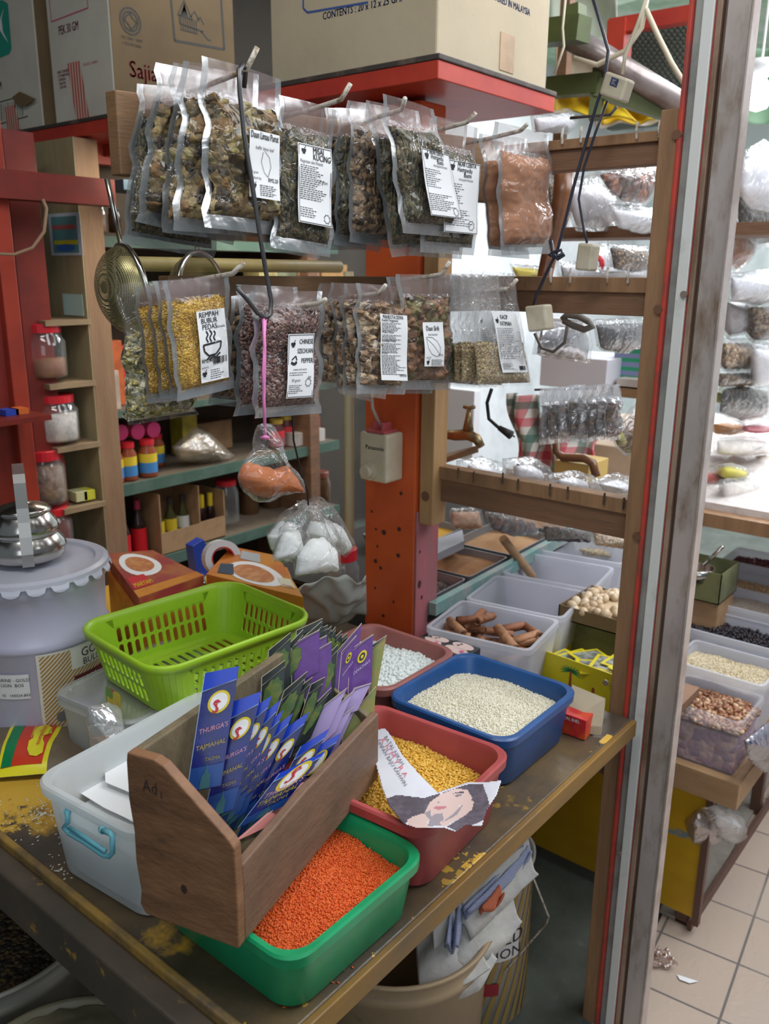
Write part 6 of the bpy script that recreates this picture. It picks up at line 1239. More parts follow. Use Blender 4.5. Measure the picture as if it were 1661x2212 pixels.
SOY = PM('soy_bottle_glass', (.02, .01, .01), .12); REDLB = PM('red_bottle_label', (.55, .01, .02), .45); OLV = PM('olive_oil_glass', (.05, .05, .015), .1); YCAP = PM('yellow_cap', (.62, .46, .03), .4); DCAP = flat('dark_cap', (.03, .03, .03), .3)
gB = 'bottles on the lower green shelf'
bottle(268, 1190, 31, 122, SOY, REDLB, PM('wine_cap', (.25, .02, .06), .3), 'tall dark bottle with red label next to the wooden upright', YS+.04, zB_+.0005, gB); bottle(302, 1184, 33, 124, SOY, REDLB, _M['wine_cap'], 'tall dark bottle with red label second from the wooden upright', YS+.06, zB_+.0005, gB)
bottle(664, 935, 14, 62, SOY, REDLB, DCAP, 'slim dark bottle left in the whitish carton', YS+.05, zA+.028); bottle(684, 933, 14, 62, SOY, REDLB, DCAP, 'slim dark bottle right in the whitish carton', YS+.08, zA+.028)
def crate(px0, px1, pyb, pyt, Y, dep, q, cut=.5):
    a_, b_ = PY(px0, pyb, Y), PY(px1, pyt, Y); z0 = zB_+.0005; z1 = b_.z; o = thing('bottle_carton', ((a_.x+b_.x)/2, Y, z0), q, 'box')
    m = MB(); m.box((a_.x, Y, z0), (b_.x, Y+.004, z0+(z1-z0)*cut)); m.box((a_.x, Y+dep, z0), (b_.x, Y+dep+.004, z1)); m.box((a_.x-.004, Y, z0), (a_.x, Y+dep, z1)); m.box((b_.x, Y, z0), (b_.x+.004, Y+dep, z1)); m.box((a_.x, Y, z0), (b_.x, Y+dep, z0+.003)); m.build('carton', PM('kraft_carton', (.38, .23, .12), .7, 0, (.30, .18, .09), 14), o)
    return a_.x, b_.x, z0, z1
xa, xb, z0, z1 = crate(352, 427, 1182, 1050, YS+.01, .14, 'kraft carton of olive oil bottles open at the front', .36)
for i, q in enumerate(('left bottle in the kraft carton', 'middle bottle in the kraft carton', 'right bottle with white label in the kraft carton')):
    w = (xb-xa)/3; x = xa+w*(i+.5); r = w*.42; o = thing('oil_bottle', (x, YS+.07, z0+.004), q, 'bottle', 'oil bottles in the kraft carton'); MB().lathe([(0, z0+.004), (r, z0+.004), (r, z0+.10), (r*.4, z0+.13), (r*.4, z0+.15)], (x, YS+.065, 0), 16).build('bottle_body', OLV, o, smooth=True); MB().lathe([(r*.45, z0+.145), (r*.45, z0+.168), (0, z0+.168)], (x, YS+.065, 0), 12).build('cap', DCAP, o); MB().lathe([(r*1.02, z0+.06), (r*1.02, z0+.10)], (x, YS+.065, 0), 16).build('label', (flat('oil_label', (.6, .6, .55)) if i == 2 else YCAP), o, smooth=True)
xa, xb, z0, z1 = crate(430, 482, 1160, 1060, YS+.02, .12, 'shorter kraft carton with yellow capped bottles', .45)
for i, q in enumerate(('yellow capped bottle at the left of the short carton', 'yellow capped bottle in the middle of the short carton', 'yellow capped bottle at the right of the short carton')):
    w = (xb-xa)/3; x = xa+w*(i+.5); r = w*.40; o = thing('sauce_bottle', (x, YS+.07, z0+.004), q, 'bottle', 'yellow capped bottles'); MB().lathe([(0, z0+.004), (r, z0+.004), (r, z0+.09), (r*.5, z0+.11)], (x, YS+.07, 0), 14).build('bottle_body', SOY, o, smooth=True); MB().lathe([(r*.62, z0+.105), (r*.62, z0+.15), (0, z0+.15)], (x, YS+.07, 0), 12).build('cap', YCAP, o)
jar(505, 1130, YS+.06, 52, 92, GLASSP, REDL, 'tall empty clear jar right of the kraft cartons', None, lidfrac=.12)
bottle(664, 1060, 24, 70, PM('amber_bottle', (.30, .10, .02), .2), YCAP, PM('orange_cap', (.6, .2, .03), .4), 'amber bottle with orange cap near the right end of the shelves', YS+.06, zB_+.0005+.10)
for i, (px, q) in enumerate(((550, 'dark wide jar behind the orange powder bag'), (600, 'dark wide jar second right of the clear jar'), (705, 'amber glass jar near the shelf end'))):
    jar(px, 1120-i*10, YS+.16, 44, 80, PM('dark_glass', (.09, .045, .02), .15), PM('brown_lid', (.2, .06, .04), .4), q, None)
# top lit jars
jar(221, 503, YS+.08, 36, 60, GLASSP, flat('tin_lid', (.5, .45, .4), .3), 'glass jar glinting in warm light at the top of the back shelves', PM('amber_fill', (.5, .25, .12), .5), .7); jar(255, 503, YS+.10, 26, 50, PM('dark_glass', (.09, .045, .02), .15), DCAP, 'small dark jar on the top back shelf')
# red uprights at far left, ledge
rr_ = thing('red_stand', (1.1, 2.0, 0), 'red painted stand of posts and beam at the far left edge', 'stand')
def pcol(x0_, x1p, Y, dep, mat, nm, z1=1.93): a_, b_ = PY(x0_, 800, Y), PY(x1p, 800, Y); MB().box((a_.x, Y, 0), (b_.x, Y+dep, z1)).build(nm, mat, rr_, bevel=.003)
RDK = PM('deep_red_paint', (.20, .018, .010), .5, 0, (.15, .014, .010), 6, col3=(.5, .4, .35), scale3=60, thr3=(.74, .78)); RBR = PM('bright_red_paint', (.34, .036, .016), .45, 0, (.26, .028, .014), 6, col3=(.5, .4, .35), scale3=60, thr3=(.74, .78))
pcol(-60, 24, 2.05, .05, RDK, 'post'); pcol(24, 58, 2.03, .04, RBR, 'post'); pcol(58, 122, 2.16, .05, RDK, 'side_panel')
a_ = PY(-60, 905, 1.98); b_ = PY(72, 880, 1.98); MB().box((a_.x, 1.90, a_.z-.012), (b_.x, 2.05, a_.z)).build('ledge', RDK, rr_)
p = PY(-60, 435, 2.0); MB().box((p.x, 2.0, p.z+.012), (1.36, 2.06, p.z+.075)).build('cross_beam', RDK, rr_)
for px, cl, q in ((20, (.02, .06, .40), 'small blue box at the left end of the red ledge'), (42, (.60, .14, .03), 'small orange box at the right end of the red ledge')):
    p = PY(px, 890, 1.97); solo(MB().box((p.x-.016, 1.955, a_.z+.0005), (p.x+.016, 1.995, a_.z+.014)), 'small_box', PM('ledge_%.2f' % cl[0], cl, .4), q, 'box')
pts = [PY(x, y, 1.96) for x, y in ((-10, 548), (30, 550), (70, 535), (95, 500), (100, 450), (92, 430))]; solo(MB().tube(pts, .004, 6), 'cable', flat('tan_cable', (.28, .17, .1)), 'tan cable curving across the red posts', 'cable', smooth=True)
MB().box((1.40, 2.02, 1.80), (1.80, 2.13, 1.825)).build('blue_beam', PM('blue_beam_paint', (.02, .06, .10), .5), su)
# rod with sieves
ya = 1.32; A_, B_ = PY(262, 572, ya), PY(560, 572, ya); z = (A_.z+B_.z)/2
solo(MB().tube([(A_.x, ya, z), (1.455, ya, z)], .013, 14), 'bamboo_rod', PM('olive_rod', (.40, .32, .12), .5, 0, (.3, .24, .09), 8), 'olive yellow bamboo rod behind the lower packets carrying the sieves', 'rod', smooth=True)
def sieve(cpx, cpy, Y, r_px, axis, label, depth_=.75, hp=None):
    c = PY(cpx, cpy, Y); r = r_px*mpp(c); ax = Vector(axis).normalized(); u_ = ax.cross(Vector((0, 0, 1))).normalized(); v_ = u_.cross(ax)
    o = thing('wire_sieve', c, label, 'sieve'); N_ = 36
    MB().loft([[c+ax*(r*depth_*math.sin(f*1.5708))+(u_*math.cos(q*2*math.pi/N_)+v_*math.sin(q*2*math.pi/N_))*r*math.cos(f*1.5708) for q in range(N_)] for f in [i/14 for i in range(14)]+[.985]], 0, (False, True)).build('mesh_bowl', MESHY('sieve_mesh', (.42, .38, .20), 330, .34), o, smooth=True)
    ring = [c+(u_*math.cos(q*2*math.pi/N_)+v_*math.sin(q*2*math.pi/N_))*r for q in range(N_+1)]; MB().tube(ring, .0045, 6, caps=False).build('rim', PM('sieve_steel', (.6, .58, .52), .25, 1.), o, smooth=True)
    q = hp or [c+v_*r, c+v_*(r+.05)+u_*.004, c+v_*(r+.06)]
    MB().tube([c-v_*(r+.0)+u_*.006, c-v_*(r+.022)+u_*.008, c-v_*(r+.03), c-v_*(r+.022)-u_*.008, c-v_*r-u_*.006], .0028, 6).build('rest_loop', _M['sieve_steel'], o, smooth=True)
    MB().tube([c+v_*r+ax*.0, c+v_*(r+.04), c+v_*(r+.09)], .004, 6).build('handle', _M['sieve_steel'], o, smooth=True)
sieve(283, 628, 1.12, 96, (-.95, .25, -.15), 'large round wire sieve hanging at the left of the lower packets')
sieve(440, 640, 1.22, 92, (-.30, .9, -.1), 'second wire sieve hanging behind the Rempah Bubur Pedas stack')
# ================================================================= small boxes between the two rows, behind
zG = shelf_line((300, 612), (800, 606), .03, 'shelf_board', 2.42)
for i, (x0_, x1p, y0_, cl, q) in enumerate(((560, 600, 575, (.45, .38, .16), 'olive patterned box in the dark shelf gap, leftmost'), (602, 640, 572, (.25, .28, .18), 'green patterned box in the dark shelf gap'), (645, 690, 570, (.42, .26, .14), 'kraft box in the dark shelf gap'), (695, 750, 572, (.50, .28, .10), 'orange box with a printed face in the dark shelf gap'))):
    a_, b_ = PY(x0_, 606, YS+.03), PY(x1p, y0_, YS+.03); solo(MB().box((a_.x, YS+.03, zG+.0005), (b_.x, YS+.11, b_.z)), 'carton', PM('gap_%d' % i, cl, .5, 0, S(cl, .6), 30), q, 'box', bevel=.001)
# ================================================================= SECOND STALL : goods seen through and beyond the ladder rack
BIN = bpy.data.materials.new('frosted_bin_plastic'); nt, N, L = nodes(BIN); b = N['Principled BSDF']; b.inputs['Base Color'].default_value = (.86, .87, .93, 1); b.inputs['Roughness'].default_value = .28
tl_ = N.new('ShaderNodeBsdfTranslucent'); tl_.inputs[0].default_value = (.75, .78, .88, 1); ms = N.new('ShaderNodeMixShader'); ms.inputs[0].default_value = .4; L.new(b.outputs[0], ms.inputs[1]); L.new(tl_.outputs[0], ms.inputs[2])
tr_ = N.new('ShaderNodeBsdfTransparent'); m2 = N.new('ShaderNodeMixShader'); m2.inputs[0].default_value = .42; L.new(ms.outputs[0], m2.inputs[1]); L.new(tr_.outputs[0], m2.inputs[2]); L.new(m2.outputs[0], N['Material Output'].inputs[0])
BIN2 = BIN.copy(); BIN2.name = 'clear_crate_plastic'; [setattr(n_.inputs[0], 'default_value', .82) for n_ in BIN2.node_tree.nodes if n_.type == 'MIX_SHADER' and any(l.from_node.type == 'BSDF_TRANSPARENT' for l in n_.inputs[2].links)]
def bin_(cx, cy, sx, sy, zb, zr, yaw, label, cat='tub', name='plastic_bin', mat=None):
    o = thing(name, (cx, cy, zb), label, cat); m = MB(); R = lambda z, k, dr=0: rrect(cx, cy, z, sx*k+dr, sy*k+dr, .016, yaw, 3)
    m.loft([R(zb, .9), R(zr-.012, .985), R(zr-.012, 1.0), R(zr, 1.0), R(zr, 1.0, -.016), R(zr-.01, .975, -.004), R(zb+.004, .9, -.004)], 0, (True, True)); m.build('bin_body', mat or BIN, o); return o
# counter carrying the bins (yellow worn sheet front)
YLM = PM('worn_yellow_sheet', (.62, .36, .012), .35, .1, (.50, .28, .012), 5, (.35, .7), .15, 30, col3=(.20, .25, .27), scale3=6, thr3=(.62, .66), stretch=(1, .6, 1.6))
s2 = thing('display_counter', (2.2, .9, 0), 'second stall counter with scratched yellow sheet metal front and dark frame', 'counter')
MB().box((1.885, .525, .045), (1.893, 1.12, .385)).build('yellow_front', YLM, s2)
MB().box((1.878, .512, .03), (1.896, .528, .40)).build('corner_angle', PM('brown_angle', (.15, .08, .06), .5, .3), s2)
MB().box((1.89, .530, .0), (3.1, .54, .03)).build('bottom_rail', _M['brown_angle'], s2)
for x in (1.90, 2.5, 3.05): MB().box((x, 1.08, 0), (x+.03, 1.11, .44)).build('leg', _M['brown_angle'], s2); MB().box((x, .545, 0), (x+.03, .575, .44)).build('leg', _M['brown_angle'], s2)
PLNK = PM('counter_plank', (.44, .27, .14), .6, 0, (.34, .2, .1), 6, (.35, .7), .2, 60, stretch=(5, 1, 5))
MB().box((1.86, .455, .400), (1.885, .72, .468)).build('front_plank', PLNK, s2, bevel=.002)
MB().box((1.885, .475, .440), (3.1, 1.14, .462)).build('counter_top', PLNK, s2)
MB().box((1.885, .455, .400), (3.1, .475, .468)).build('side_plank', PLNK, s2, bevel=.002)
# crates of pulses, aisle side
ALM = PM('almond_brown', (.30, .13, .06), .5); ALM2 = PM('almond_pale', (.52, .34, .20), .5); 
crs = [((1440, 1520), (1605, 1560), 'almonds', 'frosted crate of brown apricot kernels nearest the aisle floor'), ((1462, 1438), (1652, 1478), 'oats', 'frosted crate of pale oat grains behind the kernel crate'), ((1472, 1362), (1690, 1402), 'black', 'frosted crate of shiny black beans third from the front'), ((1486, 1298), (1700, 1330), 'millet', 'frosted crate of fine grey beige millet fourth from the front'), ((1510, 1262), (1710, 1290), 'chick', 'frosted crate of pale chickpeas fifth from the front'), ((1570, 1212), (1720, 1240), 'redbean', 'frosted crate of dark red beans farthest back')]
for k, (pl_, pr_, nm, q) in enumerate(crs):
    X_ = 1.885+.185*k; a_ = PX(pl_[0], pl_[1], X_); b_ = PX(pr_[0], pr_[1], X_); zr = (a_.z+b_.z)/2; yl, yr_ = a_.y+.02, b_.y
    if k > 1: yr_ = .475
    zb = .4625 if k == 0 else max(.4625, zr-.15)
    cx, cy, sx, sy = X_+.09, (yl+yr_)/2, .178, yl-yr_
    if zb > .47: solo(MB().box((cx-.08, cy-sy*.45, .4625), (cx+.08, cy+sy*.45, zb-.0005)), 'riser', PLNK, 'wooden riser block under the ' + {'oats': 'oat', 'black': 'black bean', 'millet': 'millet', 'chick': 'chickpea', 'redbean': 'red bean'}[nm]+' crate', 'block')
    bin_(cx, cy, sx, sy, zb, zr, 0, q, 'crate', 'frosted_crate', BIN2 if k == 0 else None)
    hp_ = heap(cx, cy, sx, sy, 0, zr-.035, .012, (0, .2), .008, k)
    ins = in_rect(cx, cy, sx*.93, sy*.94, 0, .012); bnd = (cx-sx/2, cx+sx/2, cy-sy/2, cy+sy/2)
    if nm == 'almonds':
        grains('apricot_kernels', ins, hp_, *bnd, 700, .0072, [ALM, ALM, ALM2, PM('almond_dark', (.20, .08, .04), .5)], 'brown apricot kernels heaped in the nearest crate', 'nuts', 21, (1.25, .85, .5))
        # kernels pressed against the clear front
        grains('apricot_kernels', lambda x, y: True, lambda x, y: zr-.05-(x-(cx-.085))*3.9, cx-.076, cx-.070, cy-sy*.43, cy+sy*.43, 5, .0068, [ALM], 'few kernels showing against the front wall of the nearest crate', 'nuts', 3)
        MB().box((cx-.078, cy-sy*.44, zb+.004), (cx+.078, cy+sy*.44, zr-.045)).build('kernel_mass', SPECK('kernel_mass', [(.42, .25, .30), (.33, .19, .27), (.55, .36, .36), (.28, .17, .26)], 62, .6, .8), bpy.data.objects['apricot_kernels'])
    elif nm == 'oats': grains('oat_grains', ins, hp_, *bnd, 3800, .0026, grain_mats('oat', [(.62, .52, .34), (.52, .43, .27), (.70, .62, .45)]), 'pale oat grains heaped in the second crate', 'grain', 22, (1.6, .7, .7))
    elif nm == 'black': grains('black_beans', ins, hp_, *bnd, 900, .0052, grain_mats('blackbean', [(.015, .013, .02), (.03, .02, .025)], .2), 'shiny black beans heaped in the third crate', 'beans', 23, (1.2, .8, .7))
    elif nm == 'chick': grains('chickpeas', ins, hp_, *bnd, 1300, .0042, grain_mats('chick', [(.58, .42, .26), (.48, .34, .2)]), 'beige chickpeas heaped in the fifth crate', 'peas', 24, (1, 1, .9))
    elif nm == 'redbean': grains('red_beans', ins, hp_, *bnd, 900, .0044, grain_mats('redb', [(.14, .015, .025), (.10, .01, .02)], .3), 'dark red beans heaped in the farthest crate', 'beans', 25, (1.2, .8, .7))
    else: grains('millet', ins, hp_, *bnd, 2500, .0018, grain_mats('mil', [(.45, .38, .33), (.38, .31, .27)]), 'fine grey beige millet in the fourth crate', 'grain', 26)
# row of frosted bins behind the ladder rack
YW = math.radians(6)
bn = [((1.521, .925), 'cin', 'frosted bin of cinnamon sticks behind the ladder rack'), ((1.722, .955), 'a', 'nearly empty frosted bin with green bits behind the cinnamon bin'), ((1.935, .985), 'b', 'empty frosted bin third in the row behind the ladder rack'), ((2.165, 1.01), 'c', 'frosted bin of small bags farthest along the row')]
sh2 = thing('bin_bench', (1.85, .96, 0), 'low bench carrying the row of frosted bins behind the ladder rack', 'bench'); zB2 = .745
MB().prism([(1.43, .83, zB2-.025), (2.28, .90, zB2-.025), (2.25, 1.13, zB2-.025), (1.555, 1.05, zB2-.025), (1.43, 1.04, zB2-.025)], (0, 0, .0245)).build('bench_top', WOODR, sh2)
for x, y in ((1.56, .88), (2.20, .92), (1.56, 1.0), (2.18, 1.08)): MB().box((x, y, .463 if x > 1.89 else 0), (x+.03, y+.03, zB2-.025)).build('leg', WOODR, sh2)
for (c, k, q) in bn:
    bin_(c[0], c[1], .195, .245, zB2+.0005, .850, YW+.06, q)
CIN = [PM('cinnamon_%d' % i, c_, .6, 0, S(c_, .6), 40, bump=.3, bscale=150) for i, c_ in enumerate([(.36, .15, .07), (.28, .10, .045), (.44, .21, .10)])]
rg = random.Random(11); cn = 0
rubber = flat('rubber_band', (.60, .36, .16))
for i in range(30):
    x, y = 1.521+rg.uniform(-.065, .055), .925+rg.uniform(-.09, .085); a = rg.choice((0.3, .9, 1.6, 2.2))+rg.uniform(-.3, .3)-1.1; z = .775+.012*(i//5)+rg.uniform(0, .012); r = rg.uniform(.008, .0125); l = rg.uniform(.030, .046)
    d = Vector((math.cos(a), math.sin(a), rg.uniform(-.2, .25))).normalized(); c = Vector((x, y, z)); s_ = d.cross(Vector((0, 0, 1))).normalized(); v_ = s_.cross(d)
    if (c-d*l).y < .82 or (c+d*l).y > 1.035 or abs((c+d*l).x-1.521) > .085 or abs((c-d*l).x-1.521) > .085: l *= .5
    m = MB(); prof2 = [(math.cos(t)*r*(1-.35*k_/14), math.sin(t)*r*(1-.35*k_/14)) for k_ in range(15) for t in [k_*.62]]
    m.loft([[c-d*l+s_*p[0]+v_*p[1] for p in prof2], [c+d*l+s_*p[0]+v_*p[1] for p in prof2]], 0, (False, False), False)
    o = m.build('cinnamon_stick', CIN[i % 3], None, smooth=True, solid=.0012, label='curled cinnamon stick lying in the front frosted bin', cat='spice', group='cinnamon sticks in the frosted bin')
o = bag('loose_bag', [(1235, 1160), (1260, 1150), (1330, 1165), (1345, 1200), (1300, 1215), (1240, 1195)], 1.0, .02, CLEARB, OATS, [(1250, 1185), (1300, 1185), (1330, 1205), (1260, 1200)], 'small clear bag of straw bits in the farthest frosted bin', 'bag', seed=3)
pr = bn[1][0]; grains('star_anise_bits', in_rect(pr[0]-.03, pr[1]+.04, .08, .09, 0, .02), lambda x, y: .756, pr[0]-.07, pr[0]+.01, pr[1]-.02, pr[1]+.09, 40, .005, [flat('green_bits', (.35, .42, .33))], 'few pale green bits on the floor of the second frosted bin', 'bits', 4, base=False)
# nutmeg tray, palm tree carton, sachets
YB = PM('palm_carton_yellow', (.66, .56, .02), .4, 0, (.58, .48, .02), 10)
pc = thing('palm_carton', (1.66, .72, .66), 'open yellow carton printed with green palm trees behind the blue tray', 'box')
c1_, c2_, c3_, c4_ = PZ(1150, 1410, .80), PZ(1400, 1510, .80), PZ(1420, 1420, .80), PZ(1215, 1350, .80)
FA = [(c1_.x, c1_.y), (c2_.x, c2_.y)]; bz = .60; dx_, dy_ = .16, .03
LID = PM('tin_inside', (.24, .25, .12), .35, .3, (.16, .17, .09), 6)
A0, A1 = Vector((c1_.x+.03, c1_.y, 0)), Vector((c2_.x+.05, c2_.y, 0)); Bk = Vector((.20, .02, 0))
def wall(p, q, z0, z1, mat, nm, par, th=.003): d = (q-p).normalized(); n_ = d.cross(Vector((0, 0, 1)))*th; return MB().prism([p+Vector((0, 0, z0)), q+Vector((0, 0, z0)), q+n_+Vector((0, 0, z0)), p+n_+Vector((0, 0, z0))], (0, 0, z1-z0)).build(nm, mat, par)
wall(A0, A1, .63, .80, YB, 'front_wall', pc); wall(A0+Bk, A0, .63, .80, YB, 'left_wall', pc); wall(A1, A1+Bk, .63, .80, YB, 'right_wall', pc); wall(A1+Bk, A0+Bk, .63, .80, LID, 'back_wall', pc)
MB().prism([A0+Vector((0, 0, .63)), A1+Vector((0, 0, .63)), A1+Bk+Vector((0, 0, .63)), A0+Bk+Vector((0, 0, .63))], (0, 0, .004)).build('bottom', YB, pc)
nF = (A1-A0).normalized().cross(Vector((0, 0, 1))); dF = (A1-A0).normalized(); LF = (A1-A0).length
if nF.dot(Vector((-1, 0, 0))) < 0: nF = -nF
PALM = flat('palm_green', (.03, .22, .06)); TRK = flat('palm_trunk', (.32, .07, .02))
for f_ in (.30, .72):
    c = A0+dF*(LF*f_)+nF*.0035+Vector((0, 0, .775)); m = MB()
    for k in range(11):
        a = math.radians(-20+22*k); tip = c+dF*math.cos(a)*.026+Vector((0, 0, math.sin(a)*.016-.004)); w = Vector((0, 0, .0025)) if abs(math.cos(a)) > .5 else dF*.0025; m.add([c+w, c-w, tip-w*.2, tip+w*.2], [(0, 1, 2, 3)])
    m.build('palm_leaves', PALM, pc, solid=.0004); MB().add([c-dF*.002, c+dF*.002, c+dF*.004-Vector((0, 0, .05)), c-dF*.004-Vector((0, 0, .05))], [(0, 1, 2, 3)]).build('palm_trunk', TRK, pc, solid=.0006)
MB().add([A0+dF*(LF*.5)+nF*.004+Vector((0, 0, .755))+dF*q_ for q_ in (-.003, .003)]+[A0+dF*(LF*.5)+nF*.004+Vector((0, 0, .69))+dF*q_ for q_ in (.006, -.006)], [(0, 1, 2, 3)]).build('palm_trunk', TRK, pc, solid=.0006)
sp_b = thing('side_ledge', (1.75, .72, .60), 'narrow wooden ledge beside the frosted bins carrying cartons', 'ledge'); MB().box((1.49, .60, .608), (1.96, .825, .6295)).build('ledge_board', WOODR, sp_b); MB().box((1.90, .62, .4625), (1.93, .65, .608)).build('leg', WOODR, sp_b); MB().box((1.90, .78, .4625), (1.93, .81, .608)).build('leg', WOODR, sp_b)
rg = random.Random(8); q5 = ['rear', 'left', 'middle', 'right', 'front', 'topmost', 'lowest']
for i in range(7):
    c = A0+dF*(LF*(.2+.1*i))+Bk*(.25+.08*(i % 3))+Vector((0, 0, .762+.006*i)); a = rg.uniform(-.6, .6); u_ = Vector((math.cos(a), math.sin(a), rg.uniform(-.1, .1)))*.04; v_ = Vector((-math.sin(a), math.cos(a), 0))*.055
    o = thing('flat_sachet', c, '%s yellow edged black sachet lying in the palm tree carton' % q5[i], 'sachet', 'sachets in the palm carton')
    MB().prism([c-u_-v_, c+u_-v_, c+u_+v_, c-u_+v_], (0, 0, .002)).build('pouch', YB, o); MB().prism([c-u_*.8-v_*.85+Vector((0, 0, .0021)), c+u_*.8-v_*.85+Vector((0, 0, .0021)), c+u_*.8+v_*.85+Vector((0, 0, .0021)), c-u_*.8+v_*.85+Vector((0, 0, .0021))], (0, 0, .0006)).build('picture', PM('grey_print', (.12, .13, .11), .3, 0, (.4, .42, .36), 30), o)
# nutmeg tin
nt_ = thing('nutmeg_tray', (1.85, .78, .80), 'brown cardboard tray heaped with nutmegs above the palm tree carton', 'tray')
n1 = PZ(1300, 1340, .82); NX, NY = n1.x, n1.y; nt_.location = (NX, NY, .72)
def openbox(cx, cy, sx, sy, z0, z1, mat, nm, par, th=.003, lab=None):
    m = MB(); m.box((cx-sx/2, cy-sy/2, z0), (cx+sx/2, cy+sy/2, z0+th)); 
    m.box((cx-sx/2, cy-sy/2, z0), (cx-sx/2+th, cy+sy/2, z1)).box((cx+sx/2-th, cy-sy/2, z0), (cx+sx/2, cy+sy/2, z1)).box((cx-sx/2, cy-sy/2, z0), (cx+sx/2, cy-sy/2+th, z1)).box((cx-sx/2, cy+sy/2-th, z0), (cx+sx/2, cy+sy/2, z1)); return m.build(nm, mat, par)
openbox(NX+.04, NY-.01, .17, .20, .815, .850, CARDB, 'tray_body', nt_)
solo(MB().box((NX+.06, NY-.07, .63), (NX+.12, NY+.07, .8145)), 'storage_box', CARDB, 'brown box standing on the ledge under the nutmeg tray', 'box')
grains('nutmegs', in_rect(NX+.04, NY-.01, .155, .155, 0, .01), lambda x, y: .842+.018*math.exp(-((x-NX-.04)**2+(y-NY+.01)**2)*160), NX-.04, NX+.12, NY-.09, NY+.07, 100, .0125, grain_mats('nutmeg', [(.58, .44, .28), (.50, .36, .22), (.66, .54, .38)]), 'round pale nutmegs heaped in the brown cardboard tray', 'nuts', 31, (1, .85, .85), hi=True)
# wooden rolling stick standing in third bin
a_, b_ = PZ(1150, 1245, .80), PX(1086, 1163, 1.86); solo(MB().tube([a_, b_], .0115, 12), 'wooden_stick', PLNK, 'wooden stick leaning out of the third frosted bin', 'stick', smooth=False)
# teal edged glass counter with powder pans, left of bins
gc = thing('glass_counter', (1.9, 1.25, 0), 'teal edged metal counter with open pans of ground spice', 'counter')
TEALE = PM('teal_edge', (.16, .34, .32), .35, .2, (.35, .38, .36), 12); t1, t2 = PZ(942, 1305, .86), PZ(1200, 1166, .86)
dT = (t2-t1).normalized(); t2 = t1+dT*1.25; nT_ = Vector((-dT.y, dT.x, 0))
MB().prism([t1+Vector((0, 0, -.03)), t2+Vector((0, 0, -.03)), t2+nT_*.02+Vector((0, 0, -.03)), t1+nT_*.02+Vector((0, 0, -.03))], (0, 0, .03)).build('edge_rail', TEALE, gc)
MB().prism([t1+nT_*.02+Vector((0, 0, -.05)), t2+nT_*.02+Vector((0, 0, -.05)), t2+nT_*.60+Vector((0, 0, -.05)), t1+nT_*.60+Vector((0, 0, -.05))], (0, 0, .012)).build('tray_deck', DARKS, gc)
MB().prism([t1+nT_*.1+Vector((0, 0, -.86)), t2+nT_*.05+Vector((0, 0, -.86)), t2+nT_*.60+Vector((0, 0, -.86)), t1+nT_*.60+Vector((0, 0, -.86))], (0, 0, .80)).build('cabinet', PM('dark_cabinet', (.07, .08, .08), .5), gc)
def pan(u, v, su_, sv_, mat, lab, fl_, cat='tray'):
    c = t1+dT*u+nT_*v; o = thing('spice_pan', (c.x, c.y, .823), lab, cat); ya = math.atan2(dT.y, dT.x)
    m = MB(); m.loft([rrect(c.x, c.y, z, su_*k, sv_*k, .01, ya, 2) for z, k in ((.8225, .92), (.862, 1), (.862, .97), (.828, .9))], 0, (True, True)); m.build('pan_body', PM('grey_pan', (.30, .30, .31), .4, .5), o)
    MB().grid(lambda a, b2: c+dT*(a-.5)*su_*.93+nT_*(b2-.5)*sv_*.93+Vector((0, 0, -.86+.838+.014*math.exp(-((a-.6)**2+(b2-.5)**2)*6)+.0)), 14, 14).build('powder', mat, o, smooth=True)
pan(.10, .13, .17, .20, SPECK('clove_dark', [(.05, .03, .03), (.02, .015, .015), (.12, .09, .08)], 110, .6, 1.), 'grey pan of black cloves nearest the pink board', 0)
pan(.30, .13, .20, .20, PM('brown_grnd', (.34, .17, .07), .85, 0, (.42, .22, .10), 15), 'grey pan of ground brown spice behind the clove pan', 0)
pan(.54, .13, .24, .20, PM('coriander_grnd', (.38, .20, .09), .85, 0, (.46, .27, .13), 15), 'grey pan of coriander brown powder third along', 0)
pan(.45, .37, .26, .20, PM('turmeric', (.58, .33, .03), .85, 0, (.5, .27, .02), 15), 'grey pan of yellow turmeric powder in the second row', 0)
pan(.82, .13, .24, .20, _M['brown_grnd'], 'grey pan of dark spice farthest along', 0)
p = PZ(975, 1190, .90); solo(MB().prism([PZ(945, 1212, .875), PZ(1002, 1185, .875), PZ(998, 1160, .875), PZ(945, 1180, .875)], (0, 0, .022)), 'spice_box_row', STRIPE('dotted_packets', (.06, .07, .16), (.55, .58, .62), 60, 'X', .4), 'row of small dark printed packets beside the clove pan', 'box')
# ================================================================= hanging goods behind the rack
def simple_bag(outline, Y, fillm, label, T=.03, film=CLEARB, fill=None, seed=0, cat='bag', group=None):
    if fill is None:
        cx_ = sum(x for x, y in outline)/len(outline); cy_ = sum(y for x, y in outline)/len(outline); fill = [(cx_+(x-cx_)*.86, cy_+(y-cy_)*.80+4) for x, y in outline]
    return bag('hanging_bag', outline, Y, T, film, fillm, fill, label, cat, group, seed=seed, n=32)
def BX(px, X):   # depth in y for a thing at plane x = X around pixel px
    return PX(px, 600, X).y
CLV = SPECK('clove_buds', [(.24, .07, .03), (.14, .05, .03), (.34, .12, .05), (.07, .03, .02)], 38, .45, 1., dist=.012)
GREYB = PM('grey_foil_fill', (.42, .40, .42), .4, .2, (.60, .58, .62), 18, (.4, .7), .5, 25); BLKB = PM('black_sesame', (.02, .02, .025), .4, 0, (.05, .05, .055), 60, bump=.4, bscale=200)
FOILC = PM('crumpled_foil', (.62, .62, .66), .22, .9, (.4, .4, .43), 10, (.4, .7), 1., 22)
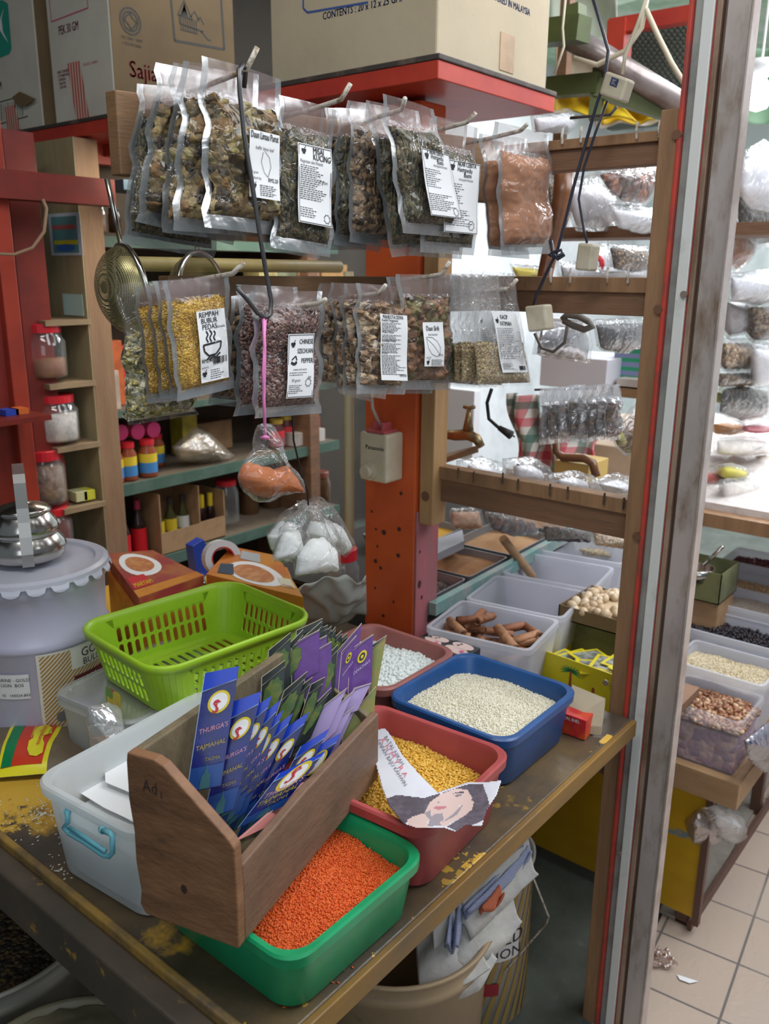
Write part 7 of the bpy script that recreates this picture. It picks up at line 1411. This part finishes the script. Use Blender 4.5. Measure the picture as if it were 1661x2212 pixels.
WB = PM('white_crumple', (.70, .70, .74), .35, 0, (.52, .52, .56), 14, (.4, .7), .8, 25)
simple_bag([(1285, 370), (1340, 350), (1432, 345), (1432, 400), (1395, 448), (1340, 440), (1300, 400)], BX(1360, 2.1), CLV, 'clear bag of large brown cloves hanging at the top of the ladder opening', seed=1)
simple_bag([(1225, 385), (1290, 375), (1330, 410), (1350, 470), (1310, 500), (1240, 500), (1225, 450)], BX(1290, 2.2), GREYB, 'grey foil packet behind the clove bag', seed=2)
simple_bag([(1310, 440), (1380, 445), (1432, 450), (1432, 505), (1380, 505), (1330, 490)], BX(1370, 2.15), WB, 'crumpled white plastic bag below the clove bag', seed=3)
simple_bag([(1180, 380), (1230, 375), (1240, 440), (1225, 500), (1185, 490)], BX(1210, 2.3), HERBB, 'bag of brown bark left in the ladder opening', seed=4)
sh3 = thing('hanging_shelf', (2.4, .95, 1.62), 'thin wooden shelf seen between the top and middle rails', 'shelf'); a_, b_ = PX(1180, 492, 2.25), PX(1432, 522, 2.25)
MB().box((2.25, b_.y-.4, a_.z-.03), (2.45, a_.y+.1, a_.z)).build('board', WOODR, sh3)
for y_ in (b_.y-.38, a_.y+.06): MB().box((2.42, y_, a_.z), (2.45, y_+.03, 2.6)).build('bracket', WOODR, sh3)
for i, (ol, mt, q) in enumerate((([(1250, 530), (1320, 520), (1330, 570), (1290, 590), (1255, 580)], WB, 'pale bag on the left under the thin wooden shelf'), ([(1310, 525), (1400, 530), (1418, 580), (1370, 590), (1320, 580)], HERBB, 'brown bag on the right under the thin wooden shelf'), ([(1195, 560), (1290, 570), (1415, 575), (1415, 600), (1200, 600)], WB, 'crumpled clear wrap along the middle rail'), ([(1100, 570), (1180, 575), (1190, 600), (1110, 600)], PM('yellow_wrap', (.62, .52, .05), .4), 'yellow wrapped goods left of the brown tube'))): simple_bag(ol, BX(sum(a for a, b in ol)/len(ol), 1.95), mt, q, seed=5+i, T=.025)
cp = PX(1285, 572, 1.9); solo(MB().tube([cp+Vector((0, .018*math.cos(t), .018*math.sin(t))) for t in [q*.5236 for q in range(13)]], .006, 6, caps=False), 'red_ring', REDI, 'bright red plastic ring under the thin shelf', 'ring')
# middle : black packets, silver packets
simple_bag([(1278, 690), (1400, 685), (1400, 745), (1350, 765), (1290, 755)], BX(1340, 1.8), BLKB, 'packet of black sesame hanging under the middle rail', seed=11, T=.02)
simple_bag([(1160, 700), (1215, 690), (1270, 692), (1282, 740), (1275, 785), (1200, 775), (1148, 765)], BX(1215, 1.75), FOILC, 'crumpled silver foil packet under the middle rail', seed=12, T=.02)
cbn = MB().tube([PX(x, y, 1.62) for x, y in ((1215, 690), (1225, 680), (1250, 683), (1272, 695), (1280, 705), (1262, 712), (1235, 702), (1218, 692))], .007, 8); cbn.tube([PX(x, y, 1.61) for x, y in ((1155, 720), (1170, 752), (1195, 760), (1220, 740), (1225, 705))], .0035, 6)
solo(cbn, 'cable_bundle', flat('dusty_cable', (.20, .19, .17), .7), 'bundled grey cable looped in front of the silver packet', 'cable', smooth=True)
def panel(px0, py0, px1, py1, X, dx, mat, name, label, cat, bev=.002):
    a_, b_ = PX(px0, py1, X), PX(px1, py0, X); return solo(MB().box((X, b_.y, min(a_.z, b_.z)), (X+dx, a_.y, max(a_.z, b_.z))), name, mat, label, cat, bevel=bev)
panel(1165, 778, 1312, 832, 2.4, .25, flat('bright_white_box', (.78, .78, .85), .5), 'white_box', 'plain white box behind the hanging silver sachets', 'box')
panel(1320, 748, 1402, 822, 2.5, .2, STRIPE('green_blue_stripes', (.30, .36, .62), (.03, .45, .22), 12, 'Z', .6), 'striped_bag', 'green and blue striped bag standing behind the ladder rack', 'bag', .01)
panel(1393, 770, 1408, 825, 2.3, .1, REDI, 'red_packet', 'narrow red packet beside the striped bag', 'packet')
panel(1310, 838, 1400, 855, 2.45, .5, PLNK, 'board', 'wooden board under the striped bag', 'board')
panel(1330, 822, 1400, 838, 2.45, .15, flat('cream_tray', (.66, .62, .56)), 'cream_tray', 'cream flat tray on the wooden board', 'tray')
SILV = FILM('silver_sachet', (.72, .72, .76), base=.45, rough=.14, bscale=30, bump=.9, fres=.4)
gS = 'clear sachets hanging in a row'
rows_ = [(1165, 840), (1185, 838), (1206, 836), (1228, 832), (1248, 835), (1268, 832), (1288, 830), (1306, 832)]
nmS = ['first', 'second', 'third', 'fourth', 'fifth', 'sixth', 'seventh', 'eighth']
for i, (x, y) in enumerate(rows_): packet([(x, y), (x+34, y-2), (x+34, y+118), (x-2, y+122)], BX(x+15, 1.88), HERBB if i % 2 else GREYB, 'narrow clear sachet, %s from the left in the hanging sachet row' % nmS[i], gS, fill=.3, T=.010, m=.14, seed=40+i, film=SILV, seal=SILV, name='hanging_sachet', wav=.003, cat='sachet', flatback=True)
a_, b_ = PX(1155, 842, 1.87), PX(1335, 838, 1.87); solo(MB().tube([a_, b_], .003, 6), 'thin_rod', DARKW, 'thin rod carrying the row of clear sachets', 'rod')
for i in range(5): pass
GRH = SPECK('green_brown_mix', [(.30, .26, .04), (.20, .08, .03), (.42, .36, .06), (.13, .06, .03)], 55, .5, 1., dist=.01)
simple_bag([(1372, 872), (1398, 868), (1400, 985), (1350, 985), (1325, 960), (1325, 930)], BX(1365, 1.75), GRH, 'round bag of brown and yellow green herbs beside the ladder upright', seed=14)
PLD = bpy.data.materials.new('plaid_cloth'); nt, N, L = nodes(PLD); b = N['Principled BSDF']; b.inputs['Roughness'].default_value = .85; tc = N.new('ShaderNodeTexCoord'); sxx = N.new('ShaderNodeSeparateXYZ'); L.new(tc.outputs['Object'], sxx.inputs[0])
def band(axis, per, lo, hi): 
    q = N.new('ShaderNodeMath'); q.operation = 'WRAP'; L.new(sxx.outputs[axis], q.inputs[0]); q.inputs[1].default_value = per; q.inputs[2].default_value = 0
    g1 = N.new('ShaderNodeMath'); g1.operation = 'COMPARE'; L.new(q.outputs[0], g1.inputs[0]); g1.inputs[1].default_value = (lo+hi)/2; g1.inputs[2].default_value = (hi-lo)/2; return g1.outputs[0]
prev = None; colr = [(.60, .58, .52), (.03, .12, .09), (.50, .03, .06)]
for axis, lo, hi, c_ in ((1, .0, .022, 2), (2, .0, .022, 2), (1, .045, .065, 1), (2, .045, .065, 1), (1, .030, .034, 1)):
    x = N.new('ShaderNodeMix'); x.data_type = 'RGBA'; q = N.new('ShaderNodeMath'); q.operation = 'MULTIPLY'; L.new(band(axis, .085, lo, hi), q.inputs[0]); q.inputs[1].default_value = .7; L.new(q.outputs[0], x.inputs[0])
    if prev: L.new(prev, x.inputs[6])
    else: x.inputs[6].default_value = (*colr[0], 1)
    x.inputs[7].default_value = (*colr[c_], 1); prev = x.outputs[2]
L.new(prev, b.inputs['Base Color'])
pq = [PX(1095, 850, 2.1), PX(1160, 855, 2.1), PX(1215, 1030, 2.05), PX(1110, 1020, 2.05)]
def drape(Q_, nm, label): return solo(MB().grid(lambda u, v: bil(Q_, u, v)+Vector((.025*math.sin(u*9+v*2), .01*math.sin(v*7), 0)), 24, 24), nm, PLD, label, 'cloth', smooth=True, solid=.006)
drape(pq, 'plaid_cloth', 'red green and white plaid cloth hanging behind the brass tap'); drape([PX(1165, 935, 2.2), PX(1290, 945, 2.2), PX(1285, 1035, 2.15), PX(1180, 1030, 2.15)], 'plaid_cloth', 'lower fold of plaid cloth behind the brown chair arm')
solo(MB().tube([PX(x, y, 1.95) for x, y in ((1202, 950), (1202, 975), (1215, 988), (1262, 990), (1280, 1000), (1288, 1030))], .011, 10), 'chair_arm', PM('brown_bent_wood', (.16, .07, .03), .3), 'bent brown wooden chair arm behind the lower rail', 'chair', smooth=True)
panel(1232, 975, 1400, 1085, 2.6, .3, PM('tan_carton', (.60, .45, .31), .7, 0, (.52, .38, .26), 6), 'carton', 'large tan carton behind the chair arm', 'box', .004)
panel(1250, 925, 1350, 975, 2.75, .3, _M['tan_carton'], 'carton', 'second tan carton behind the round herb bag', 'box', .004)
panel(955, 845, 1025, 985, 3.0, .05, flat('bright_background', (.80, .80, .84), .6), 'white_backing', 'white backing carrying the bright background behind the brass tap', 'board')  # white sheets put the brightness of the background into flat colour
panel(1185, 690, 1260, 790, 3.0, .05, _M['bright_background'], 'white_backing', 'second white backing behind the silver packet', 'board')
# crumpled wrap on the lower rail
for i, (ol, q) in enumerate((([(985, 995), (1040, 985), (1090, 1000), (1100, 1040), (1050, 1050), (985, 1035)], 'crumpled clear wrap at the left end of the lower rail'), ([(1085, 990), (1150, 985), (1190, 1010), (1200, 1050), (1140, 1060), (1085, 1040)], 'crumpled clear wrap left of middle on the lower rail'), ([(1175, 1025), (1240, 1015), (1290, 1030), (1300, 1075), (1230, 1075), (1180, 1060)], 'crumpled clear wrap right of middle on the lower rail'), ([(1270, 1040), (1330, 1020), (1375, 1035), (1375, 1085), (1300, 1082)], 'crumpled clear wrap at the right end of the lower rail'))): simple_bag(ol, BX(sum(a for a, b in ol)/len(ol), 1.72), WB, q, seed=20+i, T=.035, fill=[(sum(a for a, b in ol)/len(ol)+(x-sum(a for a, b in ol)/len(ol))*.5, sum(b for a, b in ol)/len(ol)+(y-sum(b for a, b in ol)/len(ol))*.5) for x, y in ol])
panel(1195, 1005, 1270, 1035, 1.95, .12, PM('ochre_box', (.58, .40, .12), .6), 'ochre_box', 'ochre box behind the crumpled wraps', 'box')
# bags hanging under the lower rail
for i, (ol, mt, q) in enumerate((([(970, 1098), (1040, 1095), (1048, 1140), (1000, 1145), (970, 1135)], PM('peach_bits', (.50, .27, .16), .6, 0, (.62, .42, .28), 30), 'bag of peach coloured bits leftmost under the lower rail'), ([(1045, 1105), (1110, 1110), (1165, 1125), (1165, 1155), (1110, 1160), (1055, 1140)], SPECK('dark_bits', [(.12, .06, .04), (.2, .1, .06), (.05, .03, .03)], 60), 'bag of dark bits second under the lower rail'), ([(1165, 1128), (1285, 1140), (1285, 1172), (1170, 1168)], SPECK('black_pepper', [(.03, .02, .02), (.07, .04, .03), (.015, .012, .012)], 130), 'bag of black peppercorns third under the lower rail'), ([(1275, 1140), (1362, 1152), (1362, 1188), (1280, 1176)], SPECK('white_pepper', [(.50, .38, .26), (.38, .27, .18), (.62, .5, .36)], 120), 'bag of pale peppercorns rightmost under the lower rail'))): simple_bag(ol, BX(sum(a for a, b in ol)/len(ol), 1.78), mt, q, seed=30+i, T=.02)
# brass tap
BR = PM('old_brass', (.34, .25, .13), .38, .85, (.2, .15, .09), 20)
tp = thing('brass_tap', PX(1000, 940, 1.56), 'old brass water tap sticking out beside the pale plank', 'tap'); T_ = lambda x, y: PX(x, y, 1.60)
MB().tube([T_(955, 938), T_(985, 940), T_(1012, 938), T_(1030, 948), T_(1040, 965)], [.010, .013, .014, .012, .009], 10).build('spout', BR, tp, smooth=True)
MB().tube([T_(1011, 930), T_(1012, 905), T_(1013, 882)], [.013, .008, .005], 10).build('stem', BR, tp, smooth=True); MB().tube([T_(1002, 878), T_(1013, 882), T_(1025, 879)], .0045, 8).build('cross_handle', BR, tp, smooth=True)
a_ = PX(962, 998, 1.60); b_ = PX(1030, 968, 1.60); solo(MB().prism([PX(960, 990, 1.58), PX(1032, 962, 1.58), PX(1034, 966, 1.66), PX(960, 980, 1.66)], (0, 0, -.012)), 'ply_bracket', PLY, 'small plywood ledge under the brass tap', 'shelf')
# cords, adaptors
pgm = thing('power_plug', PX(1100, 935, 1.66), 'black plug on a drooping cable right of the brass tap', 'plug'); MB().tube([PX(x, y, 1.66) for x, y in ((1062, 840), (1052, 870), (1056, 905), (1075, 922), (1085, 928))], .004, 6).build('cable', BLK, pgm, smooth=True); MB().tube([PX(1078, 924, 1.66), PX(1104, 940, 1.66)], [.006, .011], 8).build('plug_body', BLK, pgm, smooth=True); MB().tube([PX(1104, 938, 1.66), PX(1112, 944, 1.66)], .002, 5).build('prong', _M['polished_steel'], pgm)
CRD = flat('black_cord_skin', (.02, .025, .045), .4)
IVO = PM('dusty_ivory', (.52, .47, .36), .45, 0, (.42, .37, .27), 20)
solo(MB().tube([PX(x, y, 1.44) for x, y in ((1275, -20), (1300, 60), (1314, 110), (1305, 180), (1290, 222), (1262, 320), (1240, 400), (1215, 500), (1203, 545), (1180, 590), (1158, 640), (1152, 662))], .0028, 6), 'power_cord', CRD, 'blue black power cord hanging down past the adaptor boxes', 'cord', smooth=True)
solo(MB().tube([PX(x, y, 1.45) for x, y in ((1312, 218), (1285, 290), (1262, 360), (1250, 430), (1262, 500), (1268, 525))], .0022, 6), 'power_cord', CRD, 'second thin dark cord hanging right of the first', 'cord', smooth=True)
kn = MB(); kn.tube([PX(x, y, 1.43) for x, y in ((1190, 520), (1195, 548), (1205, 560), (1218, 552), (1212, 540), (1196, 545), (1185, 550), (1200, 556), (1215, 548))], .003, 6); solo(kn, 'cord_knot', CRD, 'knot of dark cord tied at the brown tube', 'cord', smooth=True)
def adaptor(cs, X, dep, label, text=None):
    P_ = [PX(x, y, X) for x, y in cs]; o = thing('adaptor_box', P_[0], label, 'adaptor'); MB().prism(P_, (dep, 0, 0)).build('housing', IVO, o, bevel=.004)
    return o, P_
o, P_ = adaptor([(1308, 152), (1357, 170), (1341, 220), (1292, 203)], 1.42, .03, 'cream adaptor box with a K mark hanging at the top right')
r_ = (P_[1]-P_[0]).normalized(); u_ = (P_[0]-P_[3]).normalized(); t = MB(); cc_ = (P_[0]+P_[1]+P_[2]+P_[3])/4
c = cc_+Vector((-.001, 0, 0))+u_*.006; MB().add([c-r_*.007-u_*.006, c+r_*.007-u_*.006, c+r_*.007+u_*.006, c-r_*.007+u_*.006], [(0, 1, 2, 3)]).build('logo_square', flat('navy_logo', (.02, .03, .12)), o)
put_text(t, 'K', .013, c-r_*.004-u_*.0045+Vector((-.0008, 0, 0)), r_, u_, bold=.0004); t.build('logo_letter', WHT, o)
adaptor([(1248, 524), (1282, 528), (1274, 586), (1240, 583)], 1.43, .03, 'cream adaptor box above the middle rail')
adaptor([(1132, 662), (1176, 657), (1182, 712), (1140, 718)], 1.40, .03, 'cream adaptor box with two stickers right of the Kacip Fatimah bag')
solo(MB().tube([PX(1218, 372, 1.70), PX(1216, 420, 1.70), PX(1178, 590, 1.66), PX(1165, 700, 1.62)], [.020, .020, .016, .016], 12), 'brown_tube', PM('bottle_brown', (.20, .085, .035), .3, 0, (.12, .05, .025), 8), 'brown tubular handle standing behind the upper rails', 'handle', smooth=True)
solo(MB().tube([PX(x, y, 1.6) for x, y in ((1232, 255), (1262, 252), (1318, 248), (1332, 230))], .003, 6), 'wire_hook', DARKW, 'dark bent wire hook above the top rail', 'hook', smooth=True)
# ================================================================= upper right clutter : pipe, green channel frame, canvas, mesh
GRF_ = PM('olive_green_paint', (.11, .145, .04), .5, 0, (.07, .085, .035), 6, (.35, .7)); PIPE = PM('grey_pipe', (.34, .29, .28), .3, .4, (.22, .18, .17), 12)
solo(MB().tube([PX(1195, 62, 2.2), PX(1300, 120, 2.25), PX(1500, 245, 2.35)], .030, 16), 'grey_pipe', PIPE, 'thick grey metal pipe slanting down to the steel post', 'pipe', smooth=True)
gf = thing('awning_support', PX(1215, 80, 2.1), 'olive green square tubes of an awning support at the upper right', 'awning')
def tubeb(a, b, w, nm='square_tube', mat=GRF_, par=gf):
    d = (b-a).normalized(); s_ = d.cross(Vector((0, 0, 1))).normalized()*w; v_ = s_.cross(d).normalized()*w; MB().loft([[p+s_+v_, p-s_+v_, p-s_-v_, p+s_-v_] for p in (a, b)]).build(nm, mat, par)
tubeb(PX(1150, 75, 2.12), PX(1262, 62, 2.1), .028); tubeb(PX(1222, 40, 2.1), PX(1258, 30, 2.1), .022); tubeb(PX(1190, 190, 2.3), PX(1300, 180, 2.28), .025); tubeb(PX(1295, 150, 2.29), PX(1285, 258, 2.27), .016); tubeb(PX(1290, 190, 2.28), PX(1480, 255, 2.36), .022); tubeb(PX(1340, 195, 2.5), PX(1480, 245, 2.55), .02)
def canvas(cs, X, mat, nm, label, cat, sag=.03, dx=(0, 0, 0, 0)): P_ = [PX(x, y, X+d_) for (x, y), d_ in zip(cs, dx)]; return solo(MB().grid(lambda u, v: bil(P_, u, v)+Vector((sag*math.sin(math.pi*u)*math.sin(math.pi*v)+.008*math.sin(u*14), 0, .006*math.sin(u*11+v*5))), 22, 14), nm, mat, label, cat, smooth=True, solid=.003)
canvas([(1200, 90), (1300, 110), (1440, 215), (1200, 180)], 2.6, PM('cream_canvas', (.62, .54, .42), .8, 0, (.52, .42, .30), 4), 'canvas_sheet', 'stained cream canvas sheet hanging under the grey pipe', 'sheet', .06)
canvas([(1190, 200), (1290, 195), (1375, 262), (1195, 240)], 2.4, PM('yellow_sheet', (.78, .55, .02), .5, 0, (.70, .45, .02), 5), 'yellow_sheet', 'bright yellow plastic sheet above the top rail', 'sheet', .03)
canvas([(1290, 205), (1400, 230), (1440, 262), (1300, 265)], 2.45, _M['yellow_sheet'], 'yellow_sheet', 'lower yellow plastic sheet right of the green post', 'sheet', .03)
canvas([(1280, 255), (1440, 232), (1482, 258), (1290, 275)], 2.5, WHT, 'white_banner', 'white banner with yellow marks behind the top rail', 'sheet', .01)
canvas([(1190, -40), (1330, -40), (1330, 110), (1190, 40)], 3.4, PM('pale_awning', (.66, .70, .58), .8), 'pale_awning', 'pale awning sheet at the top centre right', 'awning', .1)
simple_bag([(1145, 250), (1230, 232), (1250, 262), (1230, 290), (1150, 285)], BX(1190, 1.95), WB, 'crumpled clear bag between the shelf corner and the top rail', seed=50, T=.03)
# expanded metal mesh
mm = MB(); U0, U1, V0 = PX(1330, 40, 2.9), PX(1505, 40, 2.9), PX(1330, 260, 2.9); du = (U1-U0)/14; dv_ = (V0-U0)/14
for i in range(-14, 15):
    for sgn in (1, -1):
        pts = []
        for j in range(15):
            u = i+j if sgn == 1 else i+14-j
            if 0 <= u <= 14: pts.append(U0+du*u+dv_*j)
        if len(pts) > 1: mm.tube([pts[0], pts[-1]], .004, 4)
solo(mm, 'expanded_mesh', PM('mesh_dark', (.07, .075, .06), .5, .4), 'dark expanded metal mesh panel under the roof', 'mesh')
panel(1310, 20, 1510, 280, 3.3, .05, PM('panel_dark', (.09, .11, .09), .8), 'dark_panel', 'dark panel behind the expanded mesh', 'panel')  # plain dark grey-green sheet behind the mesh
tr = thing('roof_beam', PX(1400, 40, 2.8), 'red roof beam crossing at the upper right', 'beam'); tubeb(PX(1320, 60, 2.8), PX(1500, 30, 2.8), .022, 'beam', REDP, tr); tubeb(PX(1340, 45, 2.8), PX(1335, 125, 2.8), .030, 'strut', REDP, tr)
for i, (pp, q) in enumerate((([(1400, -20), (1385, 60), (1350, 110), (1290, 140), (1240, 125)], 'pale rope looping from the roof over the grey pipe'), ([(1395, 20), (1420, 75), (1450, 135), (1490, 200)], 'pale rope running down to the steel post'), ([(1398, -10), (1378, 50), (1350, 120), (1345, 160)], 'thin grey cord holding the K adaptor'), ([(1222, -10), (1215, 60), (1218, 100), (1198, 160)], 'knotted pale cord behind the big carton'))): solo(MB().tube([PX(x, y, 2.0 if i != 2 else 1.45) for x, y in pp], .006 if i < 2 else .003, 6), 'rope', PM('pale_rope', (.55, .50, .38), .8), q, 'rope', smooth=True)
# ================================================================= FAR RIGHT : next stall's hanging goods
def hang(ol, X, mt, q, T=.05, seed=0): return simple_bag(ol, BX(sum(a for a, b in ol)/len(ol), X), mt, q, T=T, seed=seed)
FR = [([(1600, 330), (1650, 300), (1700, 330), (1700, 470), (1640, 500), (1590, 420)], WB, 'large white crinkled bag highest beside the steel post'), ([(1590, 410), (1640, 400), (1700, 420), (1700, 520), (1640, 540), (1590, 490)], BLKSEED, 'bag of dark dried goods beside the steel post'), ([(1575, 470), (1615, 480), (1620, 560), (1590, 590), (1568, 560)], PM('orange_wrap', (.6, .3, .18), .5, 0, (.75, .7, .68), 20), 'orange and white wrapped packet beside the steel post'),
      ([(1570, 590), (1700, 575), (1700, 640), (1640, 660), (1570, 650)], WB, 'bright white bag at mid height right of the steel post'), ([(1565, 640), (1620, 640), (1625, 720), (1570, 730)], GREYB, 'silver packet right of the steel post'), ([(1620, 650), (1665, 650), (1665, 740), (1625, 740)], HERBB, 'brown packet at the right frame edge'),
      ([(1560, 730), (1625, 730), (1625, 800), (1560, 800)], CHIPS, 'beige packet stack right of the steel post'), ([(1625, 740), (1690, 740), (1690, 830), (1630, 840)], WB, 'pale packet at the right frame edge'),
      ([(1555, 830), (1600, 820), (1665, 835), (1665, 900), (1600, 915), (1545, 890)], BLKSEED, 'clear bag of dark bark with a white label'), ([(1548, 800), (1630, 798), (1630, 832), (1550, 835)], HERBB, 'row of brown packets above the dark bark bag'),
      ([(1540, 840), (1580, 838), (1580, 870), (1542, 868)], PM('lime_wrap', (.5, .62, .08), .5), 'small lime and white bag by the steel post')]
for i, (ol, mt, q) in enumerate(FR): hang(ol, 2.75+.04*(i % 3), mt, q, seed=60+i)
BG = [((1540, 905, 1605, 940), 3.0, (.62, .26, .05), 'orange box on the far stall beyond the steel post'), ((1605, 910, 1665, 935), 3.0, (.45, .05, .08), 'red and white can row at the right edge'), ((1540, 940, 1665, 985), 2.8, (.70, .64, .58), 'large cream sack on the far stall'), ((1520, 1010, 1560, 1070), 2.6, (.50, .06, .04), 'red noodle packet with green base beyond the steel post'), ((1560, 1000, 1600, 1035), 2.6, (.66, .58, .04), 'yellow packet beside the red noodle packet'), ((1555, 1030, 1665, 1085), 2.55, (.66, .60, .55), 'pale sack in front of the noodle packets')]
for (x0_, y0_, x1p, y1_), X, cl, q in BG:
    hang([(x0_, y0_+5), ((x0_+x1p)/2, y0_), (x1p, y0_+6), (x1p+3, y1_-6), ((x0_+x1p)/2, y1_), (x0_, y1_-4)], X, PM('far_%.2f_%.2f_%.2f' % cl, cl, .5, 0, S(cl, .75), 12), q, T=.05, seed=int(x0_))
fs = thing('far_counter', (2.9, .8, 0), 'wooden edged counter of the next stall beyond the steel post', 'counter'); p = PX(1590, 1095, 2.5); 
MB().box((2.5, .2, p.z-.025), (4.2, 1.5, p.z)).build('counter_top', PM('pale_counter_paper', (.66, .62, .60), .6, 0, (.50, .45, .42), 12), fs); p2 = PX(1590, 1135, 2.45); MB().box((2.45, .2, p2.z-.02), (2.50, 1.5, p2.z+.02)).build('front_rail', WOODP, fs)
MB().box((3.2, 1.44, 0), (3.25, 1.5, p.z-.025)).build('leg', WOODP, fs); MB().box((4.1, 1.44, 0), (4.15, 1.5, p.z-.025)).build('leg', WOODP, fs)
for i, (x, y, w, h_, X, cl, q) in enumerate(((1560, 1080, 60, 40, 2.56, (.72, .70, .70), 'pale sack at the front edge of the far counter, nearest the post'), (1625, 1085, 60, 42, 2.58, (.66, .63, .62), 'pale sack at the front edge of the far counter, at the frame edge'), (1590, 1045, 70, 44, 2.75, (.75, .74, .76), 'white bag second row on the far counter'), (1650, 1045, 50, 40, 2.8, (.6, .56, .54), 'beige bag second row on the far counter'), (1545, 1010, 50, 40, 2.95, (.7, .68, .7), 'white bag third row on the far counter'), (1600, 1005, 60, 40, 3.0, (.75, .72, .7), 'cream bag third row on the far counter'), (1655, 1005, 50, 44, 3.05, (.62, .5, .4), 'tan bag third row on the far counter'))):
    zt_ = PX(1590, 1095, 2.5).z; y = next(v for v in range(1120, 800, -1) if PX(x, v, X).z > zt_+.004)-h_*.5
    hang([(x-w/2, y+h_*.3), (x-w*.3, y-h_*.4), (x+w*.3, y-h_*.45), (x+w/2, y+h_*.3), (x+w*.3, y+h_*.5), (x-w*.3, y+h_*.5)], X, PM('sack_%d' % i, cl, .6, 0, S(cl, .8), 9), q, T=.06, seed=90+i)
ft_ = thing('tin_scoop', PX(1500, 1220, 2.35), 'steel scoop with long handle resting in an olive tin', 'scoop')
MB().tube([PX(1521, 1220, 2.35), PX(1562, 1180, 2.35)], .006, 8).build('handle', _M['polished_steel'], ft_, smooth=True)
c = PX(1508, 1232, 2.36); MB().lathe([(0, c.z-.03), (.035, c.z-.028), (.045, c.z+.01), (.042, c.z+.01), (.033, c.z-.024), (0, c.z-.026)], (c.x, c.y, 0), 24).build('bowl', _M['polished_steel'], ft_, smooth=True)
tn = thing('tin_box', (c.x+.05, c.y, c.z-.08), 'olive tin with yellow rim holding the steel scoop', 'tin'); openbox(c.x+.05, c.y, .15, .15, c.z-.08, c.z+.01, LID, 'tin_body', tn)
solo(MB().box((c.x-.01, c.y-.07, .4625), (c.x+.12, c.y+.07, c.z-.0805)), 'riser', PLNK, 'wooden riser block under the scoop tin', 'block')
# bare bulb lamp, upper right
lp = thing('hanging_bulb', PX(1640, 190, 3.0), 'glowing bare bulb hanging at the upper right edge', 'lamp'); c = PX(1638, 200, 3.0)
MB().lathe([(0, c.z-.055), (.03, c.z-.045), (.042, c.z-.015), (.036, c.z+.015), (.018, c.z+.04)], (c.x, c.y, 0), 24).build('bulb', PM('bulb_glow', (.9, .97, 1.0), .4, emit=14.), lp, smooth=True)
MB().lathe([(.02, c.z+.04), (.05, c.z+.07), (.05, c.z+.09), (0, c.z+.095)], (c.x, c.y, 0), 20).build('socket', WHT, lp, smooth=True); MB().tube([(c.x, c.y, c.z+.09), (c.x, c.y, 2.99)], .004, 6).build('cord', WHT, lp)
canvas([(1570, 90), (1720, 120), (1720, 260), (1560, 270)], 4.2, PM('green_awning', (.28, .45, .30), .7), 'green_awning', 'green awning sheet at the upper right edge', 'awning', .1)
# ================================================================= things on the aisle floor
li = thing('litter_wrapper', PZ(1440, 2090, 0), 'crumpled orange brown plastic wrapper on the tiles by the steel post', 'litter')
cs = [PZ(1392, 2060, .02), PZ(1440, 2048, .03), PZ(1465, 2085, .02), PZ(1405, 2085, .012)]
MB().grid(lambda u, v: bil(cs, u, v)+Vector((0, 0, max(-.010, noise.noise(Vector((u*4, v*4, 7)))*.03))), 16, 12).build('wrapper', FILM('amber_wrap', (.45, .18, .08), base=.6, rough=.15, bscale=40, bump=1., fres=.3), li, smooth=True, solid=.0008)
MB().add([PZ(1462, 2105, .004), PZ(1508, 2120, .004), PZ(1490, 2124, .004), PZ(1468, 2116, .004)], [(0, 1, 2, 3)]).build('paper_tail', WHT, li, solid=.0008)
hang_b = bag('plastic_bag', [(1520, 1745), (1545, 1740), (1590, 1750), (1605, 1785), (1600, 1815), (1580, 1825), (1550, 1810), (1530, 1780)], .50, .04, CLEARB, WB, [(1550, 1760), (1580, 1765), (1590, 1790), (1570, 1800), (1550, 1785)], 'translucent white plastic bag hanging from the counter plank over the tiles', 'bag', seed=70)
bag('plastic_bag', [(1512, 1750), (1535, 1765), (1540, 1800), (1520, 1830), (1500, 1820), (1500, 1780)], .54, .04, FILM('pink_bag', (.5, .35, .33), base=.6, rough=.2, bscale=30, bump=.8, fres=.3), PM('pinkish_fill', (.36, .22, .20), .6), [(1508, 1770), (1530, 1775), (1530, 1800), (1512, 1815)], 'dull pink plastic bag under the counter beside the yellow sheet', 'bag', seed=71)
bag('plastic_bag', [(1610, 1600), (1661, 1560), (1700, 1590), (1690, 1640), (1650, 1670), (1615, 1640)], .43, .03, FILM('navy_bag', (.02, .02, .12), base=.75, rough=.25, bscale=25, bump=.8, fres=.2), flat('navy_fill', (.015, .012, .08)), [(1620, 1605), (1660, 1570), (1680, 1600), (1650, 1655)], 'dark blue plastic bag at the right edge beside the crates', 'bag', seed=72)
